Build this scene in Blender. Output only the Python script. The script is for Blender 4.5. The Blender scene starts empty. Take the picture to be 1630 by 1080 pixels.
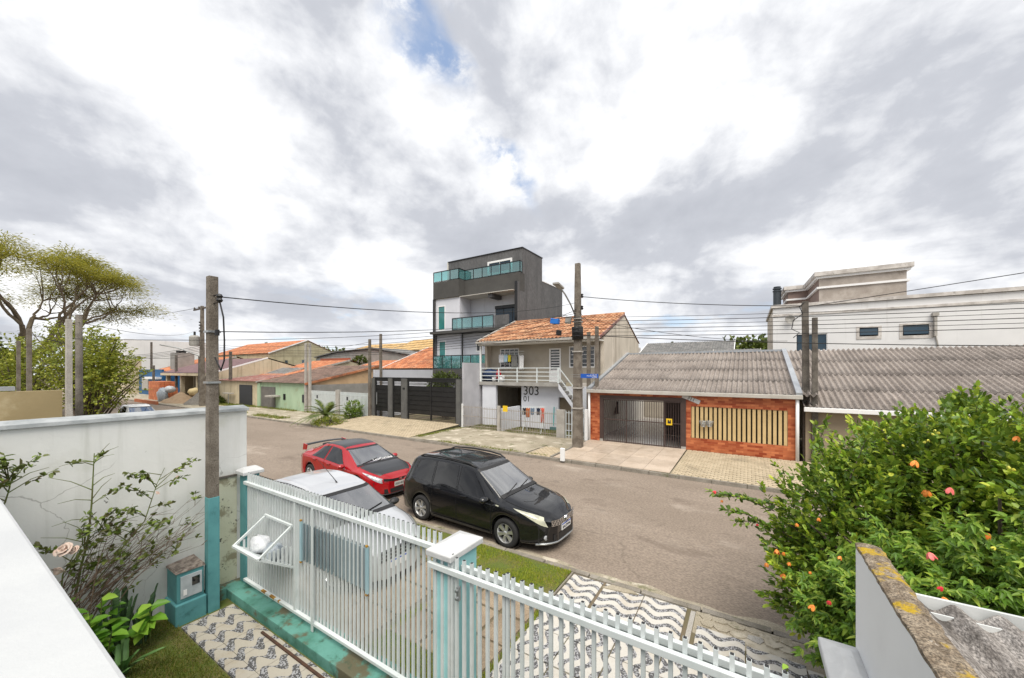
import bpy, math, random
import numpy as np
from mathutils import Vector, Matrix

random.seed(7)
R = math.radians
SC = bpy.context.scene
COL = SC.collection

# ------------------------------------------------------------------ camera
CAM_H, CAM_YAW, FPX, HOR, CX = 3.75, R(32.2), 595.0, 590.0, 815.0
cd = bpy.data.cameras.new('camera')
cam = bpy.data.objects.new('camera', cd)
COL.objects.link(cam)
cam.location = (0, 0, CAM_H)
cam.rotation_euler = (R(90), 0, CAM_YAW)
cd.sensor_width = 36
cd.lens = FPX / 1630 * 36
cd.shift_y = (HOR - 540) / 1630
cd.clip_start = 0.02
cd.clip_end = 3000
SC.camera = cam

# ------------------------------------------------------------------ world, sun, exposure
SUN_EL, SUN_AZ = R(60), R(145)          # azimuth from +Y towards +X
w = bpy.data.worlds.new('World')
SC.world = w
w.use_nodes = True
nt = w.node_tree
nt.nodes.clear()
class NT:
    def __init__(s, t): s.t = t
    def n(s, typ, ins=None, **kw):
        nd = s.t.nodes.new(typ)
        for k, v in kw.items(): setattr(nd, k, v)
        for k, v in (ins or {}).items():
            if hasattr(v, 'is_linked'): s.t.links.new(v, nd.inputs[k])
            else: nd.inputs[k].default_value = v
        return nd
    def m(s, op, a, b=0.0, c=0.0, clamp=False):
        nd = s.n('ShaderNodeMath', {0: a, 1: b, 2: c}, operation=op)
        nd.use_clamp = clamp
        return nd.outputs[0]
    def mix(s, f, a, b, bt='MIX'):
        nd = s.n('ShaderNodeMix', data_type='RGBA', blend_type=bt)
        for k, v in ((0, f), (6, a), (7, b)):
            if hasattr(v, 'is_linked'): s.t.links.new(v, nd.inputs[k])
            else: nd.inputs[k].default_value = v if k == 0 else (tuple(v) + (1,) if len(v) == 3 else v)
        return nd.outputs[2]
    def ss(s, x, lo, hi):
        nd = s.n('ShaderNodeMapRange', {0: x, 1: lo, 2: hi, 3: 0.0, 4: 1.0}, interpolation_type='SMOOTHSTEP')
        return nd.outputs[0]
    def link(s, a, b): s.t.links.new(a, b)

g = NT(nt)
sky = g.n('ShaderNodeTexSky', sky_type='NISHITA')
sky.sun_disc = False
sky.sun_elevation = SUN_EL
sky.sun_rotation = SUN_AZ
sky.air_density, sky.dust_density = 1.0, 0.6
skyc = g.n('ShaderNodeVectorMath', {0: sky.outputs[0], 1: (0.10, 0.10, 0.10)}, operation='MULTIPLY').outputs[0]
tc = g.n('ShaderNodeTexCoord')
sp = g.n('ShaderNodeSeparateXYZ', {0: tc.outputs['Generated']})
# cloud deck: the direction projected on a high plane, cloud streets running along the view
dz = g.m('ADD', g.m('MAXIMUM', sp.outputs[2], 0.0), 0.16)
ca, sa = math.cos(CAM_YAW), math.sin(CAM_YAW)
lat = g.m('ADD', g.m('MULTIPLY', sp.outputs[0], ca), g.m('MULTIPLY', sp.outputs[1], sa))
fwd = g.m('ADD', g.m('MULTIPLY', sp.outputs[0], -sa), g.m('MULTIPLY', sp.outputs[1], ca))
px = g.m('DIVIDE', lat, dz)
py = g.m('DIVIDE', fwd, dz)
pv = g.n('ShaderNodeCombineXYZ', {0: px, 1: g.m('MULTIPLY', py, 0.85), 2: 0.0}).outputs[0]
def wn(off, sc, det, rough, dist=0.0):
    v = g.n('ShaderNodeVectorMath', {0: pv, 1: off}, operation='ADD').outputs[0]
    return g.n('ShaderNodeTexNoise', {'Vector': v, 'Scale': sc, 'Detail': det, 'Roughness': rough, 'Distortion': dist}).outputs[0]
big = wn((3.1, 7.4, 1.0), 1.05, 10.0, 0.55, 0.35)
def dn3(off, sc, det, rough, dist):
    v = g.n('ShaderNodeVectorMath', {0: tc.outputs['Generated'], 1: off}, operation='ADD').outputs[0]
    v = g.n('ShaderNodeVectorMath', {0: v, 1: (1.0, 1.0, 1.35)}, operation='MULTIPLY').outputs[0]
    return g.n('ShaderNodeTexNoise', {'Vector': v, 'Scale': sc, 'Detail': det, 'Roughness': rough, 'Distortion': dist}).outputs[0]
med = dn3((11.3, 2.2, 5.0), 4.2, 10.0, 0.56, 0.25)
fin = dn3((1.3, 5.2, 9.0), 11.0, 8.0, 0.60, 0.2)
shade = g.m('ADD', g.m('ADD', g.m('MULTIPLY', big, 0.52), g.m('MULTIPLY', med, 0.33)), g.m('MULTIPLY', fin, 0.15))
cramp = g.n('ShaderNodeValToRGB', {0: shade})
e = cramp.color_ramp.elements
e[0].position, e[0].color = 0.375, (0.96, 0.96, 0.965, 1)
e[1].position, e[1].color = 0.65, (0.37, 0.385, 0.425, 1)
for pos, c in ((0.437, (0.79, 0.795, 0.805)), (0.492, (0.625, 0.635, 0.66)), (0.552, (0.435, 0.45, 0.49))):
    k = cramp.color_ramp.elements.new(pos); k.color = c + (1,)
# a ragged rift of blue between two banks, and thinner cloud low down
rx = g.m('SUBTRACT', px, g.m('ADD', -0.50, g.m('MULTIPLY', py, 0.36)))
rx = g.m('ADD', g.m('ABSOLUTE', rx), g.m('MULTIPLY', g.m('SUBTRACT', med, 0.5), 0.50))
rift = g.m('SUBTRACT', 1.0, g.ss(rx, 0.0, 0.11))
rift = g.m('MULTIPLY', rift, g.ss(g.m('ADD', g.m('MULTIPLY', fin, 0.5), g.m('MULTIPLY', big, 0.5)), 0.42, 0.53))
rift = g.m('MULTIPLY', rift, g.m('SUBTRACT', 1.0, g.ss(py, 1.40, 1.75)))
gapm = g.m('MULTIPLY', g.ss(py, 0.98, 1.06), g.m('SUBTRACT', 1.0, g.ss(py, 1.14, 1.24)))
rift = g.m('MULTIPLY', rift, g.m('SUBTRACT', 1.0, g.m('MULTIPLY', gapm, 0.85)))
low = g.m('MULTIPLY', g.ss(py, 2.2, 3.4), g.ss(wn((5.5, 1.1, 3.0), 1.5, 7.0, 0.6), 0.53, 0.66))
hole = g.m('MAXIMUM', rift, g.m('MULTIPLY', low, 0.75))
blue = g.mix(0.30, skyc, (0.55, 0.70, 0.98))
cl = g.mix(g.m('MULTIPLY', g.ss(py, 2.6, 5.0), 0.55), cramp.outputs[0], (0.70, 0.715, 0.745))
skyall = g.mix(hole, cl, blue)
bg = g.n('ShaderNodeBackground', {0: skyall, 1: 1.0})
out = g.n('ShaderNodeOutputWorld', {0: bg.outputs[0]})

sl = bpy.data.lights.new('sun', 'SUN')
sl.energy, sl.angle, sl.color = 3.0, R(44), (1.0, 0.94, 0.84)
so = bpy.data.objects.new('sun', sl)
COL.objects.link(so)
so.location = (20, -30, 60)
sd = Vector((math.sin(SUN_AZ) * math.cos(SUN_EL), math.cos(SUN_AZ) * math.cos(SUN_EL), math.sin(SUN_EL)))
so.rotation_euler = sd.to_track_quat('Z', 'Y').to_euler()
vs = SC.view_settings
vs.view_transform, vs.look, vs.exposure, vs.gamma = 'Standard', 'None', 0.54, 1.0
vs.use_curve_mapping = False
SC.cycles.max_bounces = 6
SC.cycles.diffuse_bounces = 3
SC.cycles.glossy_bounces = 3
SC.cycles.transmission_bounces = 4
SC.cycles.transparent_max_bounces = 8
SC.cycles.use_denoising = True

# ------------------------------------------------------------------ helpers
def ray(u, v):
    l = (u - CX) / FPX
    return Vector((ca * l - sa, sa * l + ca, (HOR - v) / FPX))
def PX(u, v, X): r = ray(u, v); t = X / r.x; return Vector((X, r.y * t, CAM_H + r.z * t))
def PY(u, v, Y): r = ray(u, v); t = Y / r.y; return Vector((r.x * t, Y, CAM_H + r.z * t))
def PZ(u, v, z): r = ray(u, v); t = (z - CAM_H) / r.z; return Vector((r.x * t, r.y * t, z))
def S(r, g_, b):
    f = lambda c: (c / 255 / 12.92) if c <= 10 else ((c / 255 + 0.055) / 1.055) ** 2.4
    return (f(r), f(g_), f(b))

ORG = {}
def link(o, parent=None):
    COL.objects.link(o)
    if parent is not None: o.parent = parent
    return o
def tag(o, label=None, cat=None, group=None, kind=None):
    if label: o['label'] = label
    if cat: o['category'] = cat
    if group: o['group'] = group
    if kind: o['kind'] = kind
    return o
def thing(name, label, cat, loc=(0, 0, 0), rz=0.0, group=None, local=False):
    o = bpy.data.objects.new(name, None)
    o.empty_display_size = 0.2
    link(o)
    o.location = loc
    o.rotation_euler = (0, 0, rz)
    ORG[o.name] = Vector((0, 0, 0)) if local else Vector(loc)
    return tag(o, label, cat, group)
def inst(name, mesh, loc, parent=None, rot=(0, 0, 0), scale=(1, 1, 1)):
    o = bpy.data.objects.new(name, mesh)
    link(o, parent)
    p = ORG[parent.name] if parent is not None else Vector((0, 0, 0))
    o.location = Vector(loc) - p
    o.rotation_euler = rot
    o.scale = scale
    ORG[o.name] = Vector(loc)
    return o
def copy_tree(o, parent=None):
    c = o.copy()
    link(c, parent)
    ORG[c.name] = ORG.get(o.name, Vector((0, 0, 0)))
    for ch in list(o.children): copy_tree(ch, c)
    return c

class MB:
    def __init__(s): s.v, s.f = [], []
    def add(s, vs_, fs):
        n = len(s.v)
        s.v += [tuple(p) for p in vs_]
        s.f += [tuple(i + n for i in f) for f in fs]
        return s
    def box(s, x0, y0, z0, x1, y1, z1):
        return s.add([(x0, y0, z0), (x1, y0, z0), (x1, y1, z0), (x0, y1, z0), (x0, y0, z1), (x1, y0, z1), (x1, y1, z1), (x0, y1, z1)],
                     [(0, 3, 2, 1), (4, 5, 6, 7), (0, 1, 5, 4), (1, 2, 6, 5), (2, 3, 7, 6), (3, 0, 4, 7)])
    def beam(s, p, q, w_, h, up=(0, 0, 1)):
        p, q = Vector(p), Vector(q)
        d = (q - p).normalized()
        u = Vector(up)
        if abs(d.dot(u)) > 0.98: u = Vector((0, 1, 0))
        a = d.cross(u).normalized() * (w_ / 2)
        b = a.cross(d).normalized() * (h / 2)
        vs_ = [p - a - b, p + a - b, p + a + b, p - a + b, q - a - b, q + a - b, q + a + b, q - a + b]
        return s.add(vs_, [(0, 3, 2, 1), (4, 5, 6, 7), (0, 1, 5, 4), (1, 2, 6, 5), (2, 3, 7, 6), (3, 0, 4, 7)])
    def frustum(s, x, y, z0, z1, a0, b0, a1, b1, dx=0, dy=0):
        return s.add([(x - a0, y - b0, z0), (x + a0, y - b0, z0), (x + a0, y + b0, z0), (x - a0, y + b0, z0),
                      (x + dx - a1, y + dy - b1, z1), (x + dx + a1, y + dy - b1, z1), (x + dx + a1, y + dy + b1, z1), (x + dx - a1, y + dy + b1, z1)],
                     [(0, 3, 2, 1), (4, 5, 6, 7), (0, 1, 5, 4), (1, 2, 6, 5), (2, 3, 7, 6), (3, 0, 4, 7)])
    def tube(s, pts, rad, n=6, caps=True):
        pts = [Vector(p) for p in pts]
        if not hasattr(rad, '__len__'): rad = [rad] * len(pts)
        base = len(s.v)
        ref = None
        for i, p in enumerate(pts):
            d = (pts[min(i + 1, len(pts) - 1)] - pts[max(i - 1, 0)])
            if d.length < 1e-9: d = Vector((0, 0, 1))
            d.normalize()
            if ref is None: ref = Vector((1, 0, 0)) if abs(d.x) < 0.8 else Vector((0, 1, 0))
            a = (ref - d * ref.dot(d)).normalized(); b = d.cross(a); ref = a
            for k in range(n):
                t = 2 * math.pi * k / n
                s.v.append(tuple(p + (a * math.cos(t) + b * math.sin(t)) * rad[i]))
        for i in range(len(pts) - 1):
            for k in range(n):
                k2 = (k + 1) % n
                s.f.append((base + i * n + k, base + i * n + k2, base + (i + 1) * n + k2, base + (i + 1) * n + k))
        if caps:
            s.f.append(tuple(base + k for k in reversed(range(n))))
            e_ = base + (len(pts) - 1) * n
            s.f.append(tuple(e_ + k for k in range(n)))
        return s
    def lathe(s, prof, c=(0, 0, 0), n=16, axis='z'):
        base = len(s.v)
        for r_, h in prof:
            for k in range(n):
                t = 2 * math.pi * k / n
                a, b = r_ * math.cos(t), r_ * math.sin(t)
                p = (a, b, h) if axis == 'z' else (a, h, b) if axis == 'y' else (h, a, b)
                s.v.append((p[0] + c[0], p[1] + c[1], p[2] + c[2]))
        for i in range(len(prof) - 1):
            for k in range(n):
                k2 = (k + 1) % n
                s.f.append((base + i * n + k, base + i * n + k2, base + (i + 1) * n + k2, base + (i + 1) * n + k))
        return s
    def poly(s, pts, d):
        """extrude a planar polygon by the vector d"""
        n = len(pts); d = Vector(d)
        a = [Vector(p) for p in pts]
        return s.add(a + [p + d for p in a], [tuple(range(n))[::-1], tuple(range(n, 2 * n))] + [(i, (i + 1) % n, (i + 1) % n + n, i + n) for i in range(n)])
    def grid(s, P):
        ny, nx = len(P), len(P[0])
        return s.add([p for r_ in P for p in r_], [(j * nx + i, j * nx + i + 1, (j + 1) * nx + i + 1, (j + 1) * nx + i) for j in range(ny - 1) for i in range(nx - 1)])
    def mesh(s, name, m, smooth=False, o=(0, 0, 0)):
        me = bpy.data.meshes.new(name)
        o = Vector(o)
        me.from_pydata([(p[0] - o.x, p[1] - o.y, p[2] - o.z) for p in s.v], [], s.f)
        if m is not None: me.materials.append(m)
        if smooth:
            me.polygons.foreach_set('use_smooth', [True] * len(me.polygons))
        me.update()
        return me
    def build(s, name, m, parent=None, smooth=False, bevel=0.0, label=None, cat=None, group=None, kind=None, fixn=True):
        A = np.array(s.v)
        lo, hi = A.min(0), A.max(0)
        o = Vector(((lo[0] + hi[0]) / 2, (lo[1] + hi[1]) / 2, lo[2]))
        me = s.mesh(name, m, smooth, o)
        if fixn and len(s.f) < 60000:
            import bmesh
            bm = bmesh.new(); bm.from_mesh(me)
            bmesh.ops.recalc_face_normals(bm, faces=bm.faces)
            bm.to_mesh(me); bm.free()
        ob = inst(name, me, o, parent)
        if bevel:
            b = ob.modifiers.new('bevel', 'BEVEL'); b.width = bevel; b.segments = 2; b.limit_method = 'ANGLE'; b.angle_limit = R(40)
        return tag(ob, label, cat, group, kind)
def box(name, m, x0, y0, z0, x1, y1, z1, parent=None, bevel=0.0, **kw):
    return MB().box(x0, y0, z0, x1, y1, z1).build(name, m, parent, bevel=bevel, **kw)
def bulk(name, V, F, m, parent=None, smooth=False, **kw):
    """numpy arrays -> one mesh object; V (n,3) world coordinates, F (m,k)"""
    V = np.asarray(V, dtype=np.float64)
    lo, hi = V.min(0), V.max(0)
    o = np.array([(lo[0] + hi[0]) / 2, (lo[1] + hi[1]) / 2, lo[2]])
    me = bpy.data.meshes.new(name)
    F = np.asarray(F, dtype=np.int32)
    k = F.shape[1]
    me.vertices.add(len(V)); me.vertices.foreach_set('co', (V - o).astype(np.float32).ravel())
    me.loops.add(F.size); me.loops.foreach_set('vertex_index', F.ravel())
    me.polygons.add(len(F)); me.polygons.foreach_set('loop_start', np.arange(0, F.size, k, dtype=np.int32))
    me.polygons.foreach_set('loop_total', np.full(len(F), k, dtype=np.int32))
    if smooth: me.polygons.foreach_set('use_smooth', np.ones(len(F), dtype=bool))
    me.materials.append(m); me.update(calc_edges=True); me.validate()
    return tag(inst(name, me, Vector(o), parent), **kw)
def text(name, body, m, loc, rot, size, parent=None, ext=0.002, align='CENTER'):
    c = bpy.data.curves.new(name, 'FONT')
    c.body, c.size, c.extrude = body, size, ext
    c.align_x, c.align_y = align, 'CENTER'
    tmp = bpy.data.objects.new(name, c); COL.objects.link(tmp)
    dg = bpy.context.evaluated_depsgraph_get()
    me = bpy.data.meshes.new_from_object(tmp.evaluated_get(dg))
    bpy.data.objects.remove(tmp)
    me.name = name; me.materials.clear(); me.materials.append(m)
    return inst(name, me, loc, parent, rot)

# ------------------------------------------------------------------ materials
def mat(name, c, c2=None, sc=2.0, rough=0.8, bump=0.0, bsc=30.0, metal=0.0, spec=0.4, stain=None, stain2=None,
        rnd=0.0, coat=0.0, coordinate='world', stretch=None, fine=0.0, fsc=60.0, streak=None, cracks=None):
    m_ = bpy.data.materials.new(name)
    m_.use_nodes = True
    t = m_.node_tree; t.nodes.clear()
    q = NT(t)
    pos = q.n('ShaderNodeNewGeometry').outputs['Position'] if coordinate == 'world' else q.n('ShaderNodeTexCoord').outputs['Object']
    if stretch: pos = q.n('ShaderNodeVectorMath', {0: pos, 1: stretch}, operation='MULTIPLY').outputs[0]
    def noise(s_, det=5.0, r_=0.6): return q.n('ShaderNodeTexNoise', {'Vector': pos, 'Scale': s_, 'Detail': det, 'Roughness': r_}).outputs[0]
    col = None
    if c2 is not None: col = q.mix(q.ss(noise(sc), 0.35, 0.65), c, c2)
    else: col = q.mix(0.0, c, c)
    if fine: col = q.mix(fine, col, q.mix(q.ss(noise(fsc, 3.0), 0.3, 0.7), (0.0, 0.0, 0.0), (1, 1, 1)), 'OVERLAY')
    for st in (stain, stain2):
        if st:
            sc_, s_, lo, hi = st[:4]
            f = q.ss(noise(s_, 8.0, 0.65), lo, hi)
            if len(st) > 4: f = q.m('MULTIPLY', f, st[4])
            col = q.mix(f, col, sc_)
    if cracks:
        dn = q.n('ShaderNodeTexNoise', {'Vector': pos, 'Scale': 1.6, 'Detail': 5.0}).outputs[1]
        pc = q.n('ShaderNodeVectorMath', {0: pos, 1: q.n('ShaderNodeVectorMath', {0: dn, 1: (0.9, 0.9, 0.0)}, operation='MULTIPLY').outputs[0]}, operation='ADD').outputs[0]
        ed = q.n('ShaderNodeTexVoronoi', {'Vector': pc, 'Scale': cracks[0]}, feature='DISTANCE_TO_EDGE').outputs[0]
        f = q.m('SUBTRACT', 1.0, q.ss(ed, 0.0, cracks[1]))
        f = q.m('MULTIPLY', f, q.ss(noise(0.5, 3.0), 0.46, 0.60))
        col = q.mix(q.m('MULTIPLY', f, 0.45), col, (0.09, 0.072, 0.058))
    if streak:
        ps = q.n('ShaderNodeVectorMath', {0: pos, 1: (5.0, 5.0, 0.32)}, operation='MULTIPLY').outputs[0]
        f = q.ss(q.n('ShaderNodeTexNoise', {'Vector': ps, 'Scale': streak[1], 'Detail': 6.0, 'Roughness': 0.6}).outputs[0], streak[2], streak[3])
        col = q.mix(q.m('MULTIPLY', f, streak[4]), col, streak[0])
    if rnd:
        oi = q.n('ShaderNodeObjectInfo').outputs['Random']
        v = q.m('ADD', 1.0 - rnd, q.m('MULTIPLY', oi, 2 * rnd))
        col = q.n('ShaderNodeHueSaturation', {'Value': v, 'Color': col}).outputs[0]
    b = q.n('ShaderNodeBsdfPrincipled', {'Base Color': col, 'Roughness': rough, 'Metallic': metal, 'Specular IOR Level': spec, 'Coat Weight': coat, 'Coat Roughness': 0.03})
    if bump:
        bn = q.n('ShaderNodeBump', {'Strength': bump, 'Distance': 0.02, 'Height': noise(bsc, 6.0, 0.65)})
        q.link(bn.outputs[0], b.inputs['Normal'])
    q.n('ShaderNodeOutputMaterial', {0: b.outputs[0]})
    return m_
def leafmat(name, dark, mid, light, rough=0.45, trans=0.25):
    m_ = bpy.data.materials.new(name); m_.use_nodes = True
    t = m_.node_tree; t.nodes.clear(); q = NT(t)
    rp = q.n('ShaderNodeNewGeometry').outputs['Random Per Island']
    r_ = q.n('ShaderNodeValToRGB', {0: rp})
    e_ = r_.color_ramp.elements
    e_[0].color, e_[1].color = dark + (1,), light + (1,)
    k = e_.new(0.6); k.color = mid + (1,)
    b = q.n('ShaderNodeBsdfPrincipled', {'Base Color': r_.outputs[0], 'Roughness': rough, 'Specular IOR Level': 0.35})
    tr = q.n('ShaderNodeBsdfTranslucent', {'Color': q.mix(0.5, r_.outputs[0], light)})
    mx = q.n('ShaderNodeMixShader', {0: trans, 1: b.outputs[0], 2: tr.outputs[0]})
    q.n('ShaderNodeOutputMaterial', {0: mx.outputs[0]})
    return m_
def glassmat(name, tint, refl=0.25, alpha=0.5):
    m_ = bpy.data.materials.new(name); m_.use_nodes = True
    t = m_.node_tree; t.nodes.clear(); q = NT(t)
    tr = q.n('ShaderNodeBsdfTransparent', {0: tint + (1,)})
    df = q.n('ShaderNodeBsdfPrincipled', {'Base Color': tint + (1,), 'Roughness': 0.03, 'Specular IOR Level': 0.8})
    mx = q.n('ShaderNodeMixShader', {0: alpha, 1: tr.outputs[0], 2: df.outputs[0]})
    gl = q.n('ShaderNodeBsdfGlossy', {'Roughness': 0.02})
    mx2 = q.n('ShaderNodeMixShader', {0: refl, 1: mx.outputs[0], 2: gl.outputs[0]})
    q.n('ShaderNodeOutputMaterial', {0: mx2.outputs[0]})
    return m_

M = {}
M['white'] = mat('white paint', (0.80, 0.81, 0.81), (0.75, 0.76, 0.76), 1.2, 0.6, 0.05, 12)
M['parapet'] = mat('white parapet paint', (0.46, 0.475, 0.485), (0.425, 0.44, 0.455), 2.0, 0.65, 0.15, 25, stain=((0.5, 0.5, 0.46), 9.0, 0.70, 0.78, 0.5))
M['gate_white'] = mat('white gate enamel', (0.62, 0.66, 0.665), (0.56, 0.61, 0.615), 3.0, 0.38, 0.02, 20, spec=0.5, stain=((0.30, 0.18, 0.08), 22.0, 0.70, 0.74, 0.55), stain2=((0.44, 0.48, 0.47), 5.0, 0.5, 0.7, 0.45))
M['cap_white'] = mat('white cap paint', (0.55, 0.56, 0.565), (0.49, 0.50, 0.505), 6, 0.6, 0.2, 30, stain=((0.12, 0.12, 0.11), 14.0, 0.70, 0.74, 0.8))
M['party_wall'] = mat('weathered white wall', (0.76, 0.765, 0.75), (0.70, 0.71, 0.69), 0.7, streak=((0.45, 0.46, 0.42), 0.9, 0.54, 0.76, 0.45), cracks=(0.7, 0.006), rough=0.85, bump=0.2, bsc=14, stain=((0.50, 0.51, 0.42), 0.9, 0.52, 0.72, 0.55), stain2=((0.10, 0.10, 0.085), 7.0, 0.705, 0.735, 0.85))
M['peel_wall'] = mat('peeling cream wall', (0.66, 0.66, 0.53), (0.60, 0.60, 0.45), 1.4, 0.85, 0.2, 18, stain=((0.25, 0.22, 0.14), 3.4, 0.50, 0.60, 0.8), stain2=((0.07, 0.065, 0.05), 8.0, 0.60, 0.64, 0.9))
M['wall_cap'] = mat('grey wall coping', (0.22, 0.24, 0.25), (0.36, 0.38, 0.39), 3, 0.85, 0.2, 30)
M['turq'] = mat('turquoise paint', (0.11, 0.32, 0.34), (0.08, 0.25, 0.27), 2.5, 0.6, 0.1, 20, stain=((0.02, 0.09, 0.09), 5.0, 0.58, 0.74, 0.6))
M['turq_light'] = mat('light turquoise paint', (0.34, 0.62, 0.64), (0.26, 0.54, 0.56), 3.0, 0.6, 0.1, 20)
M['turq_moss'] = mat('mossy turquoise paint', (0.115, 0.30, 0.255), (0.06, 0.19, 0.145), 3.0, 0.75, 0.25, 25, stain=((0.11, 0.085, 0.045), 2.1, 0.50, 0.60, 0.9), stain2=((0.03, 0.08, 0.05), 6, 0.55, 0.7, 0.7))
M['conc'] = mat('pole concrete', (0.12, 0.10, 0.08), (0.20, 0.175, 0.145), 3.0, 0.9, 0.5, 30, stain=((0.04, 0.036, 0.03), 18, 0.62, 0.68, 0.8), fine=0.3)
M['conc_dark'] = mat('dark weathered concrete', (0.085, 0.075, 0.065), (0.15, 0.135, 0.115), 3.0, 0.9, 0.5, 30, fine=0.3)
M['conc_pale'] = mat('pale concrete', (0.42, 0.40, 0.37), (0.34, 0.32, 0.29), 3.0, 0.9, 0.3, 30, fine=0.2)
M['wood_pole'] = mat('dark timber', (0.07, 0.055, 0.045), (0.12, 0.10, 0.085), 3.0, 0.9, 0.5, 30, stretch=(4, 4, 0.6))
M['steel'] = mat('galvanised steel', (0.45, 0.47, 0.48), (0.38, 0.40, 0.41), 6, 0.4, 0.0, metal=0.8)
M['black'] = mat('black rubber', (0.012, 0.012, 0.013), None, rough=0.6)
M['black_paint'] = mat('black enamel', (0.014, 0.014, 0.016), None, rough=0.35)
M['yellow'] = mat('yellow plastic', (0.75, 0.50, 0.02), None, rough=0.5)
M['rust_dark'] = mat('dark rusty iron', (0.10, 0.05, 0.03), (0.06, 0.035, 0.025), 12, 0.9, 0.3, 40)
M['rust'] = mat('rusty metal', (0.45, 0.26, 0.04), (0.22, 0.10, 0.03), 20, 0.8)
M['dark_glass'] = mat('dark window glass', (0.012, 0.014, 0.016), None, rough=0.03, spec=0.9)
M['asphalt'] = mat('worn asphalt', (0.25, 0.203, 0.163), (0.208, 0.167, 0.132), 0.35, 0.92, 0.5, 60, fine=0.28, fsc=42.0, cracks=(0.45, 0.010), stretch=(0.5, 1.0, 1.0),
                   stain=((0.40, 0.345, 0.29), 0.42, 0.55, 0.68, 0.8), stain2=((0.14, 0.108, 0.085), 0.8, 0.56, 0.68, 0.6))
M['dirt'] = mat('dirt ground', (0.16, 0.125, 0.085), (0.12, 0.11, 0.055), 0.8, 0.95, 0.3, 20)
M['conc_floor'] = mat('old concrete paving', (0.38, 0.335, 0.26), (0.275, 0.24, 0.175), 0.9, 0.9, 0.4, 25, fine=0.25,
                      stain=((0.52, 0.47, 0.38), 1.3, 0.55, 0.62, 0.9), stain2=((0.115, 0.12, 0.05), 1.7, 0.57, 0.66, 0.8))
M['kerb'] = mat('kerb stone', (0.27, 0.245, 0.21), (0.18, 0.16, 0.13), 2.0, 0.9, 0.4, 25, fine=0.2, stain=((0.10, 0.11, 0.05), 2.4, 0.58, 0.68, 0.7))
# ------------------------------------------------------------------ ground, road, pavements
ROAD0, ROAD1, FRONT, GATE_Y = 6.5, 14.0, 18.5, 2.9
def mosaic(name, swap, lam, pitch, amp, thick, pale, darkc, mod=0.0, ph=0.0):
    m_ = bpy.data.materials.new(name); m_.use_nodes = True
    t = m_.node_tree; t.nodes.clear(); q = NT(t)
    pos = q.n('ShaderNodeNewGeometry').outputs['Position']
    wob = q.n('ShaderNodeTexNoise', {'Vector': pos, 'Scale': 14.0, 'Detail': 2.0}).outputs[1]
    p2 = q.n('ShaderNodeVectorMath', {0: pos, 1: q.n('ShaderNodeVectorMath', {0: wob, 1: (0.02, 0.02, 0)}, operation='MULTIPLY').outputs[0]}, operation='ADD').outputs[0]
    s_ = q.n('ShaderNodeSeparateXYZ', {0: p2})
    a, b = (s_.outputs[1], s_.outputs[0]) if swap else (s_.outputs[0], s_.outputs[1])
    ang = q.m('MULTIPLY', a, 2 * math.pi / lam)
    wave = q.m('MULTIPLY', q.m('SINE', ang), amp)
    fr = q.m('FRACT', q.m('ADD', q.m('DIVIDE', q.m('ADD', b, wave), pitch), 50.0 + ph))
    th = q.m('ADD', thick, q.m('MULTIPLY', q.m('COSINE', q.m('ADD', ang, 0.6)), mod))
    d = q.m('ABSOLUTE', q.m('SUBTRACT', fr, 0.5))
    mask = q.m('SUBTRACT', 1.0, q.ss(q.m('SUBTRACT', d, th), -0.012, 0.012))
    vo = q.n('ShaderNodeTexVoronoi', {'Vector': pos, 'Scale': 58.0}, feature='F1')
    vd = q.n('ShaderNodeTexVoronoi', {'Vector': pos, 'Scale': 58.0}, feature='DISTANCE_TO_EDGE')
    peb = q.mix(q.ss(q.n('ShaderNodeSeparateColor', {0: vo.outputs['Color']}).outputs[0], 0.58, 0.68), darkc, tuple(c * 3.5 + 0.10 for c in darkc))
    peb = q.mix(q.ss(vd.outputs[0], 0.0, 0.05), tuple(c * 0.7 for c in pale), peb)
    n1 = q.n('ShaderNodeTexNoise', {'Vector': pos, 'Scale': 2.2, 'Detail': 7.0, 'Roughness': 0.65}).outputs[0]
    base = q.mix(q.m('MULTIPLY', q.ss(n1, 0.45, 0.72), 0.55), pale, (pale[0] * 0.72, pale[1] * 0.62, pale[2] * 0.48))
    n2 = q.n('ShaderNodeTexNoise', {'Vector': pos, 'Scale': 45.0, 'Detail': 4.0}).outputs[0]
    base = q.mix(q.m('MULTIPLY', q.ss(n2, 0.5, 0.7), 0.22), base, (0.33, 0.29, 0.23))
    col = q.mix(mask, base, peb)
    bs = q.n('ShaderNodeBsdfPrincipled', {'Base Color': col, 'Roughness': 0.85, 'Specular IOR Level': 0.25})
    bn = q.n('ShaderNodeBump', {'Strength': 0.35, 'Distance': 0.01, 'Height': n2})
    q.link(bn.outputs[0], bs.inputs['Normal'])
    q.n('ShaderNodeOutputMaterial', {0: bs.outputs[0]})
    return m_
M['mos_x'] = mosaic('wave mosaic along street', False, 0.42, 0.20, 0.062, 0.21, (0.53, 0.51, 0.47), (0.065, 0.066, 0.072))
M['mos_y'] = mosaic('wave mosaic across pavement', True, 0.42, 0.20, 0.062, 0.21, (0.51, 0.49, 0.45), (0.065, 0.066, 0.072))
M['mos_yard'] = mosaic('pebble tile', True, 0.225, 0.30, 0.075, 0.20, (0.42, 0.39, 0.33), (0.07, 0.072, 0.078), mod=0.16)
M['paver'] = mat('concrete paver', (0.47, 0.39, 0.275), (0.39, 0.32, 0.22), 3.0, 0.9, 0.3, 40, fine=0.3, stain=((0.20, 0.17, 0.12), 0.9, 0.55, 0.7, 0.6))
M['paver_joint'] = mat('sand joint', (0.075, 0.065, 0.042), (0.05, 0.055, 0.025), 3.0, 0.95)
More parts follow.
